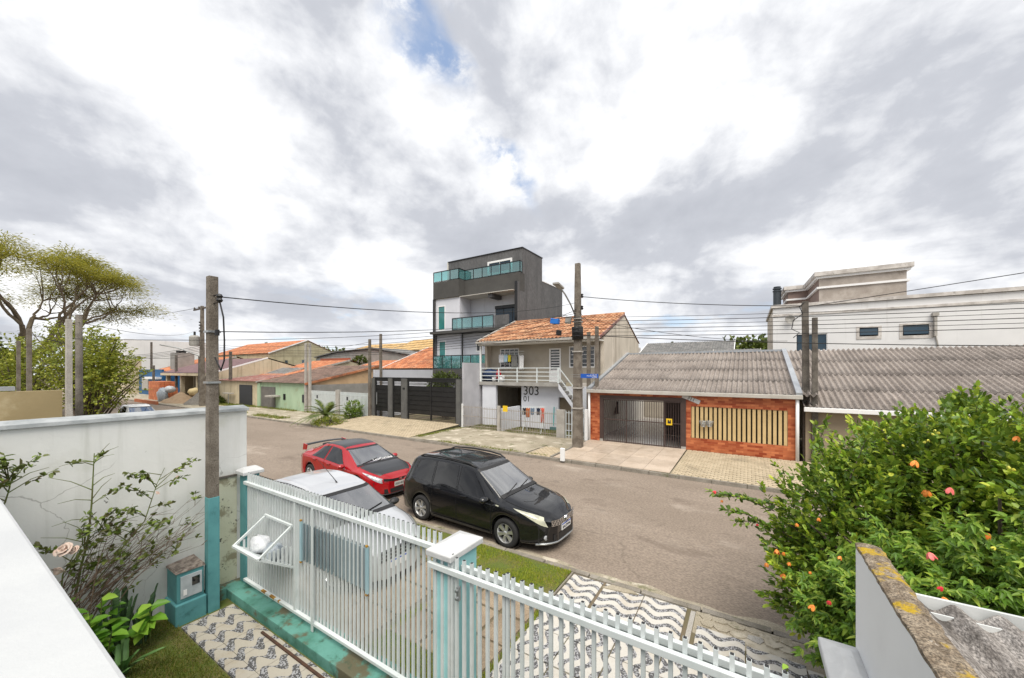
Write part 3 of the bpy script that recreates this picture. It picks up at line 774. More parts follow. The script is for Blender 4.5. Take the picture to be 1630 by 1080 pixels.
XF = lambda sp, dx=0.0: sp['L'] / 2 + dx

# --- black people carrier
van = dict(L=4.42, W=1.70, zb=0.19, wheel_r=0.31, xr=0.82, xf=3.42, paint=M['car_black'], sm=0.10, drop=0.075,
    top=[(0, 0.92), (0.05, 1.05), (0.22, 1.42), (0.45, 1.555), (0.9, 1.60), (1.6, 1.61), (2.2, 1.575), (2.45, 1.53), (3.30, 1.03), (3.6, 0.975), (4.02, 0.885), (4.22, 0.79), (4.34, 0.69), (4.42, 0.60)],
    belt=[(0, 0.90), (0.4, 1.0), (1.4, 0.975), (2.6, 0.93), (3.3, 0.90), (3.9, 0.80), (4.2, 0.70), (4.42, 0.58)],
    wid=[(0, 0.68), (0.12, 0.78), (0.35, 0.83), (1.0, 0.85), (3.4, 0.85), (3.75, 0.835), (4.0, 0.775), (4.18, 0.68), (4.31, 0.55), (4.38, 0.43), (4.42, 0.31)],
    rw=[(0, 0.50), (0.3, 0.58), (1.5, 0.615), (2.4, 0.60), (2.9, 0.66), (3.3, 0.72), (3.7, 0.71), (4.0, 0.63), (4.25, 0.47), (4.42, 0.26)],
    windows=[[(0.32, 4.12), (1.18, 4.10), (1.18, 4.86), (0.46, 4.80)], [(1.26, 4.08), (2.00, 4.06), (1.95, 4.88), (1.26, 4.88)], [(2.08, 4.06), (3.02, 4.06), (2.42, 4.82), (2.04, 4.88)]],
    seams=[(1.22, 0.9, 4.9, 0.0), (2.04, 0.6, 4.9, -0.02), (3.02, 0.6, 4.0, 0.05)], hseams=[(1.16, 3.05, 0.9)],
    handles=[1.45, 2.28], lamp_c=[(3.72, 3.95), (4.30, 2.95), (4.19, 4.75), (3.60, 4.30)], lamp_m=M['lamp'],
    tail_c=[(0.02, 3.2), (0.14, 3.2), (0.2, 4.5), (0.05, 4.5)], mirror=(2.93, 4.05), ws=(3.26, 2.50, 5.12, 0.06, 5.25), rs=(0.07, 0.27), bonnet_gap=(3.35, 4.1))
t, surf, off, patch, cross = make_car('people_carrier', 'black people carrier with roof rails parked at the kerb', (-5.50, 7.47, 0.0), R(-2.4), van)
for side in (1, -1):
    pts = [off(x, 5.25, side, h) for x, h in ((0.55, 0.0), (0.68, 0.05), (1.3, 0.058), (1.9, 0.055), (2.25, 0.045), (2.42, 0.0))]
    MB().tube(pts, 0.022, 6).build('roof_rail', M['plastic'], t, smooth=True)
    patch('indicator', [(3.18, 3.42), (3.26, 3.42), (3.26, 3.6), (3.18, 3.6)], M['lamp'], side, 0.012, 2, 2)
    patch('body_moulding', [(1.25, 1.15), (3.0, 1.15), (3.0, 1.35), (1.25, 1.35)], M['car_black'], side, 0.02, 14, 2)
    fl = MB().lathe([(0.001, 0.02), (0.045, 0.02), (0.06, 0.0), (0.06, -0.05)], (4.265 - 2.21, side * 0.56, 0.34), 12, 'x')
    fl.build('fog_light', M['lamp_clear'], t)
MB().tube([off(2.35, 6.6, -1, 0.0), off(2.28, 6.6, -1, 0.13)], [0.008, 0.003], 5).build('antenna', M['plastic'], t)
# grille: a chrome winged lattice under the bonnet, plate, lower intake
def nose(y): return float(np.interp(abs(y), (0.0, 0.31, 0.43, 0.55, 0.68, 0.775), (4.425, 4.42, 4.38, 4.31, 4.18, 4.0))) - 2.21
gr = MB()
ysg = np.linspace(-0.50, 0.50, 27)
for z in (0.565, 0.60, 0.635, 0.67):
    for a_, b_ in zip(ysg[:-1], ysg[1:]): gr.beam((nose(a_) + 0.012, a_, z), (nose(b_) + 0.012, b_, z), 0.016, 0.012)
for k_ in range(26):
    a_, b_ = ysg[k_], ysg[k_ + 1]
    gr.beam((nose(a_) + 0.012, a_, 0.565 if k_ % 2 else 0.67), (nose(b_) + 0.012, b_, 0.67 if k_ % 2 else 0.565), 0.014, 0.014)
gr.build('grille', M['chrome'], t)
gq = MB().grid([[(nose(y_) + 0.004, y_, z_) for y_ in ysg] for z_ in (0.55, 0.685)])
gq.build('grille_backing', M['plastic'], t)
em = MB().lathe([(0.048, 0.03), (0.060, 0.03), (0.060, 0.0), (0.048, 0.0), (0.048, 0.03)], (2.23, 0, 0.615), 20, 'x')
em.box(2.235, -0.075, 0.600, 2.267, 0.075, 0.630)
em.build('badge', M['chrome'], t)
pl = box('number_plate', M['plate_white'], 2.215, -0.20, 0.405, 2.232, 0.20, 0.535, parent=t)
box('plate_band', M['plate_blue'], 2.2322, -0.20, 0.510, 2.2342, 0.20, 0.535, parent=pl)
text('plate_letters', 'BAU7H96', M['black'], (2.2345, 0, 0.455), (R(90), 0, R(90)), 0.085, pl)
MB().grid([[(nose(y_) + 0.006, y_, z_) for y_ in np.linspace(-0.45, 0.45, 19)] for z_ in (0.25, 0.385)]).build('lower_intake', M['plastic'], t)
li = MB().tube([(nose(y_), y_, 0.215) for y_ in np.linspace(-0.72, 0.72, 13)], 0.022, 6)
li.build('bumper_lip', M['steel'], t, smooth=True)

# --- red tuned saloon
red = dict(L=4.50, W=1.75, zb=0.17, wheel_r=0.315, xr=0.92, xf=3.62, paint=M['car_red'], sm=0.12, drop=0.07,
    top=[(0, 0.82), (0.06, 0.98), (0.35, 1.06), (0.62, 1.10), (1.35, 1.35), (1.75, 1.405), (2.3, 1.395), (2.55, 1.345), (3.52, 0.93), (3.8, 0.90), (4.2, 0.80), (4.36, 0.71), (4.46, 0.61), (4.5, 0.54)],
    belt=[(0, 0.80), (0.4, 0.93), (1.4, 0.92), (2.6, 0.86), (3.4, 0.82), (4.0, 0.76), (4.3, 0.64), (4.5, 0.52)],
    wid=[(0, 0.62), (0.12, 0.76), (0.4, 0.85), (1.0, 0.875), (3.6, 0.875), (3.9, 0.86), (4.12, 0.79), (4.28, 0.69), (4.40, 0.55), (4.46, 0.44), (4.5, 0.33)],
    rw=[(0, 0.60), (0.4, 0.66), (0.7, 0.64), (1.4, 0.53), (2.0, 0.545), (2.55, 0.56), (3.1, 0.66), (3.5, 0.75), (3.9, 0.73), (4.15, 0.65), (4.35, 0.48), (4.5, 0.28)],
    windows=[[(0.98, 4.10), (1.78, 4.08), (1.80, 4.84), (1.36, 4.82)], [(1.86, 4.08), (3.0, 4.08), (2.42, 4.80), (1.88, 4.84)]],
    seams=[(0.98, 2.6, 4.0, -0.06), (1.82, 0.6, 4.9, 0.0), (3.05, 0.6, 4.0, 0.06)],
    handles=[1.28, 2.12], lamp_c=[(3.95, 3.9), (4.40, 3.1), (4.36, 4.6), (3.82, 4.35)], lamp_m=M['lamp_clear'],
    tail_c=[(0.02, 3.2), (0.22, 3.2), (0.2, 4.3), (0.05, 4.3)], mirror=(2.98, 4.02), ws=(3.46, 2.60, 5.12, 0.10, 5.25), rs=(0.68, 1.3),
    panels=[(1.42, 2.52, 5.1, M['carbon'], 0.0), (3.55, 4.27, 5.25, M['carbon'], 0.03)], spokes=5)
t, surf, off, patch, cross = make_car('saloon_car', 'red saloon car with black bonnet, black roof and tall rear spoiler', (-10.95, 7.72, 0.0), R(-3.0), red)
sp_ = thing  # noqa
wing = MB()
wing.grid([[(-2.04 + a, -0.68 + 1.36 * k / 12, 1.185 + b + 0.03 * math.sin(math.pi * k / 12)) for k in range(13)] for a, b in ((0, 0.0), (0.05, 0.025), (0.24, -0.005), (0.05, -0.015), (0, 0.0))])
wing.build('spoiler', M['carbon'], t, smooth=True)
for side in (1, -1):
    MB().poly([(-2.10, side * 0.68, 1.00), (-1.86, side * 0.68, 1.02), (-1.80, side * 0.68, 1.21), (-2.05, side * 0.68, 1.23)], (0, side * 0.035, 0)).build('spoiler_end', M['car_red'], t, bevel=0.01)
def nose2(y): return float(np.interp(abs(y), (0.0, 0.33, 0.44, 0.55, 0.69, 0.79), (4.505, 4.50, 4.46, 4.40, 4.28, 4.12))) - 2.25
MB().grid([[(nose2(y_) + 0.008, y_, z_ + 0.05 * (y_ / 0.55) ** 2) for y_ in np.linspace(-0.52, 0.52, 21)] for z_ in (0.535, 0.60)]).build('grille', M['plastic'], t)
bd = box('badge', M['car_red'], 2.262, -0.05, 0.53, 2.272, 0.05, 0.62, parent=t, bevel=0.01)
hb = MB().beam((2.276, -0.028, 0.545), (2.276, -0.022, 0.605), 0.012, 0.012).beam((2.276, 0.028, 0.545), (2.276, 0.022, 0.605), 0.012, 0.012).box(2.270, -0.03, 0.567, 2.282, 0.03, 0.579)
hb.build('badge_letter', M['chrome'], bd)
pl = box('number_plate', M['plate_grey'], 2.252, -0.20, 0.37, 2.268, 0.20, 0.50, parent=t)
text('plate_letters', 'ASD-8501', M['black'], (2.2685, 0, 0.435), (R(90), 0, R(90)), 0.088, pl)
MB().grid([[(nose2(y_) + 0.006, y_, z_) for y_ in np.linspace(-0.5, 0.5, 19)] for z_ in (0.22, 0.34)]).build('lower_intake', M['plastic'], t)
MB().tube([(nose2(y_), y_, 0.185) for y_ in np.linspace(-0.78, 0.78, 13)], 0.02, 6).build('bumper_lip', M['plastic'], t, smooth=True)
st = text('windscreen_sticker', 'LowCuritiba', M['plate_white'], (3.44 - 2.25 + 0.055, 0.12, 1.00), (R(27), 0, R(90)), 0.135, t, ext=0.001)

# --- silver hatchback on the pavement in front of the gate
hat = dict(L=3.80, W=1.66, zb=0.19, wheel_r=0.29, xr=0.62, xf=3.06, paint=M['car_silver'], sm=0.11, drop=0.06,
    top=[(0, 0.85), (0.05, 0.98), (0.25, 1.30), (0.5, 1.40), (1.1, 1.45), (1.7, 1.435), (2.05, 1.37), (2.85, 0.97), (3.1, 0.93), (3.5, 0.82), (3.68, 0.74), (3.8, 0.58)],
    belt=[(0, 0.84), (0.4, 0.95), (1.4, 0.92), (2.3, 0.88), (2.8, 0.86), (3.3, 0.76), (3.6, 0.66), (3.8, 0.52)],
    wid=[(0, 0.64), (0.12, 0.74), (0.35, 0.80), (1.0, 0.83), (2.9, 0.83), (3.25, 0.81), (3.46, 0.73), (3.62, 0.62), (3.72, 0.50), (3.8, 0.34)],
    rw=[(0, 0.48), (0.3, 0.55), (1.0, 0.575), (2.0, 0.56), (2.5, 0.64), (2.85, 0.70), (3.2, 0.69), (3.5, 0.60), (3.8, 0.42)],
    windows=[[(0.40, 4.12), (0.95, 4.10), (0.95, 4.84), (0.50, 4.80)], [(1.02, 4.08), (2.62, 4.08), (1.98, 4.80), (1.05, 4.86)]],
    seams=[(0.98, 0.8, 4.9, 0.0), (2.62, 0.6, 4.0, 0.05)], handles=[1.25],
    lamp_c=[(3.22, 3.2), (3.66, 3.1), (3.62, 4.7), (3.10, 4.4)], lamp_m=M['lamp'], tail_c=[(0.02, 3.2), (0.14, 3.2), (0.2, 4.5), (0.05, 4.5)],
    mirror=(2.52, 4.05), mirror_m=M['plastic'], ws=(2.80, 2.10, 5.10, 0.07, 5.22), rs=(0.07, 0.24), bonnet_gap=(2.9, 3.5))
t, surf, off, patch, cross = make_car('hatchback_car', 'silver hatchback parked behind the white sliding gate', (-6.98, 4.48, 0.08), R(-1.5), hat)
patch('roof_gutter', [(0.4, 5.06), (2.05, 5.06), (2.05, 5.11), (0.4, 5.11)], M['seam'], -1, 0.004, 20, 1)
patch('roof_gutter', [(0.4, 5.06), (2.05, 5.06), (2.05, 5.11), (0.4, 5.11)], M['seam'], 1, 0.004, 20, 1)
MB().tube([off(1.86, 6.9, 1, 0.0), off(1.80, 6.9, 1, 0.03), off(1.15, 6.95, 1, 0.34)], [0.02, 0.008, 0.003], 6).build('antenna', M['plastic'], t)
g2 = MB()
for z in (0.50, 0.56, 0.62): g2.box(1.85, -0.4, z, 1.915, 0.4, z + 0.03)
g2.build('grille', M['plastic'], t)
pl = box('number_plate', M['plate_white'], 1.902, -0.20, 0.345, 1.918, 0.20, 0.475, parent=t)
box('plate_band', M['plate_blue'], 1.9182, -0.20, 0.450, 1.920, 0.20, 0.475, parent=pl)

# --- white car down the street: its front turned to us
whi = dict(hat); whi['paint'] = M['car_white']; whi['windows'] = hat['windows']
t, surf, off, patch, cross = make_car('hatchback_car', 'white hatchback parked far down the street behind the white wall', (-34.6, 7.9, 0.0), R(-2), whi)
# ------------------------------------------------------------------ near walls, gate, fence
# white parapet of the balcony we stand on
box('balcony_parapet', M['parapet'], -7.3, -0.12, 0.0, 3.0, 0.25, 3.05, bevel=0.012, label='white painted balcony parapet in the lower left corner', cat='parapet').rotation_euler = (0, 0, R(0.35))

# tall party wall on the left
lw = thing('party_wall', 'tall white weathered party wall with grey coping on the left', 'wall', (-7.5, 0.5, 0))
box('wall', M['party_wall'], -7.6, -4.0, 0.0, -7.4, 3.06, 3.06, parent=lw, bevel=0.01)
cp = MB().add([(-7.64, -4.0, 3.055), (-7.36, -4.0, 3.055), (-7.36, 3.08, 3.055), (-7.64, 3.08, 3.055), (-7.60, -4.0, 3.14), (-7.37, -4.0, 3.10), (-7.37, 3.08, 3.10), (-7.60, 3.08, 3.14)],
              [(0, 3, 2, 1), (4, 5, 6, 7), (0, 1, 5, 4), (1, 2, 6, 5), (2, 3, 7, 6), (3, 0, 4, 7)])
cp.build('coping', M['wall_cap'], lw)
box('peeling_panel', M['peel_wall'], -7.41, 2.50, 0.20, -7.384, 2.90, 1.96, parent=lw, label='cream lower wall with peeling paint')
box('ledge', M['conc_dark'], -7.41, 2.50, 1.95, -7.37, 2.90, 1.985, parent=lw)
box('plinth', M['turq_moss'], -7.41, 2.30, 0.03, -7.14, 2.66, 0.22, parent=lw)

# gate base and pillars
box('gate_plinth', M['turq_moss'], -7.38, 2.67, 0.0, 0.55, 3.08, 0.20, bevel=0.012, label='mossy turquoise plinth below the white gate', cat='plinth')
def pillar(x0, x1, y0, y1, zt_, label, m, rotcap=0.0):
    t = thing('gate_pillar', label, 'pillar', ((x0 + x1) / 2, (y0 + y1) / 2, 0.2), group='turquoise gate pillars')
    box('shaft', m, x0, y0, 0.2, x1, y1, zt_ - 0.11, parent=t, bevel=0.006)
    a, b, c_, d_ = x0 - 0.04, y0 - 0.06, x1 + 0.04, y1 + 0.06
    xm, ym, i = (x0 + x1) / 2, (y0 + y1) / 2, 0.02
    q = MB().add([(a, b, zt_ - 0.11), (c_, b, zt_ - 0.11), (c_, d_, zt_ - 0.11), (a, d_, zt_ - 0.11), (a, b, zt_ - 0.055), (c_, b, zt_ - 0.055), (c_, d_, zt_ - 0.055), (a, d_, zt_ - 0.055),
                  (xm - 0.03, ym - 0.10, zt_), (xm + 0.03, ym - 0.10, zt_), (xm + 0.03, ym + 0.10, zt_), (xm - 0.03, ym + 0.10, zt_)],
                 [(0, 3, 2, 1), (0, 1, 5, 4), (1, 2, 6, 5), (2, 3, 7, 6), (3, 0, 4, 7), (4, 5, 9, 8), (5, 6, 10, 9), (6, 7, 11, 10), (7, 4, 8, 11), (8, 9, 10, 11)])
    q.build('cap', M['cap_white'], t, bevel=0.008)
    return t
pillar(-7.27, -7.04, 2.90, 3.10, 2.12, 'turquoise gate pillar with a white cap at the end of the white wall', M['turq'])
pillar(-2.54, -2.31, 2.62, 3.00, 2.11, 'turquoise gate pillar with a white cap between gate and fence', M['turq_light'])
pillar(0.42, 0.55, 2.62, 3.00, 2.11, 'white capped pillar at the right end of the fence', M['white'])

def picket_mesh(w_, d_, h):
    q = MB().box(-w_ / 2, -d_ / 2, 0, w_ / 2, d_ / 2, h)
    q.box(-w_ / 2 + 0.003, -d_ / 2 + 0.003, h, w_ / 2 - 0.003, d_ / 2 - 0.003, h + 0.003)
    me = q.mesh('picket', M['gate_white'])
    me.materials.append(M['plastic'])
    for p_ in me.polygons:
        if p_.index >= 6: p_.material_index = 1
    return me
# sliding gate
gt = thing('sliding_gate', 'white sliding picket gate in front of the silver car', 'gate', (-4.85, GATE_Y, 0.2))
pm = picket_mesh(0.031, 0.022, 1.82)
n_p = 54
for i in range(n_p):
    x = -6.99 + i * (4.27 / (n_p - 1))
    inst('picket', pm, (x, GATE_Y + 0.012, 0.235), gt)
MB().box(-7.03, GATE_Y - 0.05, 1.875, -2.66, GATE_Y, 1.925).build('top_rail', M['gate_white'], gt, bevel=0.004)
MB().box(-7.03, GATE_Y - 0.05, 0.285, -2.66, GATE_Y, 0.325).build('bottom_rail', M['gate_white'], gt, bevel=0.004)
for xa_, xb_ in ((-6.42, -6.30), (-6.16, -6.02), (-5.92, -5.88)): box('rust_streak', M['rust'], xa_, GATE_Y - 0.052, 0.300, xb_, GATE_Y - 0.02, 0.3262, parent=gt)
MB().box(-5.02, GATE_Y - 0.06, 0.21, -4.97, GATE_Y - 0.051, 1.874).build('mullion', M['gate_white'], gt)
MB().box(-5.50, GATE_Y - 0.04, 0.326, -5.46, GATE_Y, 1.874).build('mullion', M['gate_white'], gt)
# hopper for rubbish, tilted into the yard
hx0, hx1, hy, zt_, zo_, zb_ = -6.26, -5.52, 2.42, 1.53, 1.22, 0.93
hopper = None
for x in (hx0, hx1):
    o_ = MB().beam((x, GATE_Y - 0.04, zt_), (x, hy, zo_), 0.03, 0.03).beam((x, hy, zo_), (x, GATE_Y - 0.04, zb_), 0.03, 0.03).build('rubbish_hopper' if hopper is None else 'hopper_side', M['gate_white'], hopper or gt)
    hopper = hopper or o_
MB().beam((hx0 - 0.02, GATE_Y - 0.06, zt_), (hx1 + 0.02, GATE_Y - 0.06, zt_), 0.03, 0.03).beam((hx0, hy, zo_), (hx1, hy, zo_), 0.05, 0.03).beam((hx0, GATE_Y - 0.06, zb_), (hx1, GATE_Y - 0.06, zb_), 0.04, 0.04).build('hopper_bar', M['gate_white'], hopper)
MB().poly([(hx0, hy, zo_ + 0.01), (hx1, hy, zo_ + 0.01), (hx1, GATE_Y - 0.05, zb_ + 0.015), (hx0, GATE_Y - 0.05, zb_ + 0.015)], (0, 0, 0.004)).build('hopper_floor', M['gate_white'], hopper)
hs = MB().box(-0.02, -0.006, 0, 0.02, 0.006, 0.26).mesh('hopper_slat', M['gate_white'])
for k in range(7):
    y = 2.50 + k * 0.055
    inst('hopper_slat', hs, (hx1, y, 1.22 - (y - hy) / 0.44 * 0.27), hopper, rot=(0, 0, R(90)), scale=(0.7, 1, min(1.0, 0.35 + 0.13 * k)))
    if k < 5: inst('hopper_slat', hs, (hx0, y + 0.05, 1.19 - (y - hy) / 0.44 * 0.27), hopper, rot=(0, 0, R(90)), scale=(0.7, 1, 0.5 + 0.1 * k))
# rubbish bags lie in the hopper
def bag(c, r_, m, label, seed):
    rg = random.Random(seed)
    G = []
    for a in range(9):
        th = math.pi * a / 8
        G.append([Vector(c) + Vector((r_[0] * math.sin(th) * math.cos(b), r_[1] * math.sin(th) * math.sin(b), r_[2] * -math.cos(th))) * (1 + rg.uniform(-0.13, 0.13)) for b in [2 * math.pi * k / 12 for k in range(12)]])
        G[-1].append(G[-1][0])
    MB().grid(G).build('rubbish_bag', m, smooth=True, label=label, cat='bag', group='rubbish bags in the hopper')
M['bag_white'] = mat('white plastic bag', (0.62, 0.64, 0.66), (0.45, 0.47, 0.5), 14, 0.35, 0.6, 18)
M['bag_grey'] = mat('grey plastic bag', (0.22, 0.26, 0.30), (0.38, 0.42, 0.46), 14, 0.3, 0.6, 18)
bag((-6.02, 2.66, 1.21), (0.17, 0.13, 0.13), M['bag_white'], 'white plastic rubbish bag in the gate hopper', 1)
bag((-5.70, 2.70, 1.17), (0.15, 0.12, 0.13), M['bag_grey'], 'blue grey plastic rubbish bag in the gate hopper', 2)
# metal sheet screen on the gate with its end bars and brass lugs
M['sheet'] = mat('blue grey sheet metal', (0.26, 0.34, 0.38), (0.36, 0.44, 0.48), 1.2, 0.25, metal=0.5, spec=0.6)
M['sheet_bar'] = mat('pale blue enamel', (0.36, 0.52, 0.58), (0.30, 0.46, 0.52), 2, 0.35)
sx0, sx1, sz0, sz1 = PY(478, 850, 2.87).x, PY(583, 900, 2.87).x, 1.08, 1.60
MB().box(sx0, GATE_Y + 0.03, sz0, sx1, GATE_Y + 0.036, sz1).build('sheet_panel', M['sheet'], gt)
fin = MB().box(-0.006, -0.012, 0, 0.006, 0.012, sz1 - sz0).mesh('sheet_fin', M['sheet'])
for i in range(17):
    inst('sheet_fin', fin, (sx0 + 0.06 + i * (sx1 - sx0 - 0.12) / 16, GATE_Y - 0.014, sz0), gt)
for x in (sx0, sx1):
    MB().box(x - 0.02, GATE_Y - 0.03, sz0 - 0.02, x + 0.02, GATE_Y - 0.008, sz1 + 0.02).build('end_bar', M['sheet_bar'], gt)
    for z in (sz0 - 0.045, sz1 + 0.022): MB().box(x - 0.016, GATE_Y - 0.034, z, x + 0.016, GATE_Y - 0.012, z + 0.022).build('brass_lug', M['rust'], gt)

# picket fence to the right
FY = 2.58
fn = thing('picket_fence', 'white picket fence running right from the middle gate pillar', 'fence', (-1.05, FY, 0.2))
pm2 = picket_mesh(0.027, 0.027, 1.80)
n_p = 36
for i in range(n_p):
    x = -2.50 + i * 0.0865
    if x > 0.40: break
    inst('picket', pm2, (x, FY + 0.035, 0.24), fn)
    if i in (2, 9): inst('picket', pm2, (x + 0.034, FY + 0.035, 0.24), fn, scale=(1, 1, 1.012))
MB().box(-2.56, FY - 0.02, 1.895, 0.42, FY + 0.018, 1.945).build('top_rail', M['gate_white'], fn, bevel=0.004)
MB().box(-2.56, FY - 0.02, 0.29, 0.42, FY + 0.018, 0.33).build('bottom_rail', M['gate_white'], fn, bevel=0.004)
MB().box(-2.30, 2.735, 1.855, 0.42, 2.775, 1.905).box(-2.30, 2.79, 1.80, 0.42, 2.82, 1.835).build('guide_rail', M['gate_white'], fn, bevel=0.004)
for x in (-2.52, -2.47): MB().box(x - 0.012, FY + 0.055, 0.2, x + 0.012, FY + 0.075, 1.89).build('hanging_stile', M['turq'], fn)
MB().box(-2.19, FY - 0.03, 1.70, -2.165, FY + 0.0, 1.82).build('hinge', M['steel'], fn)
for x, z in ((-2.185, 1.72), (-2.185, 1.79)): MB().lathe([(0.001, -0.045), (0.012, -0.045), (0.012, -0.03)], (x, FY, z), 8, 'y').build('bolt', M['steel'], fn)

# right-hand party wall with lichen coping, and the neighbour's carport roof
M['lichen'] = mat('lichen concrete', (0.17, 0.13, 0.09), (0.31, 0.255, 0.19), 22.0, 0.95, 1.0, 60, fine=0.6, fsc=130.0, stain=((0.50, 0.33, 0.012), 9.0, 0.53, 0.64, 0.95), stain2=((0.46, 0.42, 0.37), 38.0, 0.63, 0.70, 0.9))
rw_ = thing('party_wall', 'white party wall with brown lichen covered coping on the right', 'wall', (0.61, 1.0, 0))
MB().box(0.56, -2.0, 0.0, 0.665, 3.06, 2.685).build('wall', M['white'], rw_, bevel=0.01)
rg = random.Random(8)
ys_ = np.linspace(-2.0, 3.065, 170)
P_ = []
for y in ys_:
    j0, j1 = rg.uniform(-0.003, 0.003), rg.uniform(-0.005, 0.005)
    zt2 = 2.70 + rg.uniform(-0.004, 0.005)
    P_.append([(0.556 + j0, y, 2.678), (0.558 + j0, y, zt2 - 0.006), (0.58, y, zt2 + rg.uniform(-0.003, 0.003)), (0.61, y, zt2 + rg.uniform(-0.004, 0.004)), (0.645, y, zt2 + rg.uniform(-0.003, 0.003)), (0.675 + j1, y, zt2 - 0.01), (0.677 + j1, y, 2.60)])
q = MB().grid(P_)
q.f.append(tuple(len(P_) * 7 - 7 + i for i in range(7)))
q.build('coping', M['lichen'], rw_)
M['asb_near'] = mat('weathered fibre cement', (0.20, 0.18, 0.165), (0.38, 0.355, 0.335), 9.0, 0.95, 0.9, 70, fine=0.55, fsc=110.0, stretch=(1, 0.35, 1), stain=((0.06, 0.052, 0.045), 5.0, 0.52, 0.64, 0.85), stain2=((0.55, 0.53, 0.50), 60, 0.66, 0.72, 0.7))
cr = thing('carport_roof', 'dark weathered corrugated roof behind the lichen covered wall', 'roof', (2.5, 1.5, 2.2))
def corr(w_, l_, pitch, amp, nx=10, ny=2, ph=0.0):
    n = int(round(w_ / pitch * nx))
    return [[(w_ * i / n, l_ * j / ny, amp * math.cos(2 * math.pi * (w_ * i / n) / pitch + ph)) for i in range(n + 1)] for j in range(ny + 1)]
shm = MB().grid(corr(0.93, 1.25, 0.177, 0.030, 12, 2))
shm.grid([[(x, y, z - 0.008) for x, y, z in r_] for r_ in corr(0.93, 1.25, 0.177, 0.030, 12, 2)])
shm = shm.mesh('roof_sheet', M['asb_near'], True)
sl_ = math.atan(-0.08)
for i in range(5):
    for j in range(3):
        y = 3.18 - (j + 1) * 1.15
        inst('roof_sheet', shm, (0.685 + i * 0.885, y, 2.335 + (3.18 - y) * 0.08 + 0.004 * (i % 2) + 0.008 * j), cr, rot=(sl_, 0, 0))
M['gutter'] = mat('white gutter', (0.66, 0.68, 0.68), (0.55, 0.57, 0.57), 4, 0.4, spec=0.5)
gu = MB()
gp = [(0, 2.34), (0.0, 2.24), (0.15, 2.24), (0.15, 2.36), (0.17, 2.36), (0.17, 2.35), (0.16, 2.35), (0.16, 2.23), (-0.01, 2.23), (-0.01, 2.34)]
gu.grid([[(x, 3.15 + a, z) for a, z in gp + gp[:1]] for x in (0.69, 5.2)])
gu.build('gutter', M['gutter'], cr)

# meter cabinet and its pole
mc = thing('meter_cabinet', 'turquoise masonry meter cabinet at the foot of the concrete pole', 'meter box', (-7.15, 2.0, 0.05))
MB().box(-7.38, 1.96, 0.03, -6.93, 2.33, 0.36).build('base', M['turq'], mc, bevel=0.015)
MB().box(-7.38, 1.99, 0.36, -6.98, 2.31, 0.80).build('housing', M['turq'], mc, bevel=0.01)
mp = MB().box(-6.98, 2.03, 0.42, -6.962, 2.28, 0.74).build('meter_panel', mat('grey meter panel', (0.45, 0.49, 0.52), (0.36, 0.40, 0.43), 8, 0.5), mc)
MB().box(-6.962, 2.16, 0.57, -6.955, 2.25, 0.69).build('meter_window', M['dark_glass'], mp)
MB().box(-6.962, 2.06, 0.46, -6.957, 2.10, 0.54).build('meter_label', M['plate_white'], mp)
q = MB().add([(-7.39, 1.975, 0.80), (-6.965, 1.975, 0.80), (-6.965, 2.325, 0.80), (-7.39, 2.325, 0.80), (-7.38, 1.99, 0.82), (-6.98, 1.99, 0.81), (-6.98, 2.31, 0.84), (-7.38, 2.31, 0.86)],
             [(0, 3, 2, 1), (4, 5, 6, 7), (0, 1, 5, 4), (1, 2, 6, 5), (2, 3, 7, 6), (3, 0, 4, 7)])
q.build('cabinet_roof', mat('blistered roof slab', (0.13, 0.105, 0.09), (0.30, 0.26, 0.23), 16, 0.95, 0.8, 40), mc)
mpole = thing('meter_pole', 'square concrete service pole with turquoise painted foot beside the white wall', 'pole', (-7.0, 2.42, 0.05), group='concrete service poles')
MB().frustum(-7.0, 2.42, 0.03, 1.80, 0.074, 0.074, 0.072, 0.072).build('painted_foot', M['turq'], mpole, bevel=0.006)
MB().frustum(-7.0, 2.42, 1.80, 5.20, 0.068, 0.068, 0.060, 0.060).build('shaft', M['conc'], mpole, bevel=0.006)
for z in (3.55, 4.33):
    MB().box(-7.085, 2.335, z, -6.915, 2.505, z + 0.03).build('clamp', M['steel'], mpole)
for z in (4.90, 4.78):
    MB().tube([(-7.09, 2.42, z), (-6.74, 2.42, z)], 0.010, 6).build('bracket', M['black_paint'], mpole)
MB().lathe([(0.001, 0.0), (0.03, 0.0), (0.045, 0.03), (0.03, 0.06), (0.045, 0.09), (0.03, 0.12), (0.001, 0.12)], (-6.74, 2.42, 4.78), 10).build('insulator', M['black_paint'], mpole)
MB().lathe([(0.001, 0.0), (0.03, 0.0), (0.03, 0.09), (0.001, 0.09)], (-6.82, 2.42, 4.28), 10).build('insulator', M['black_paint'], mpole)
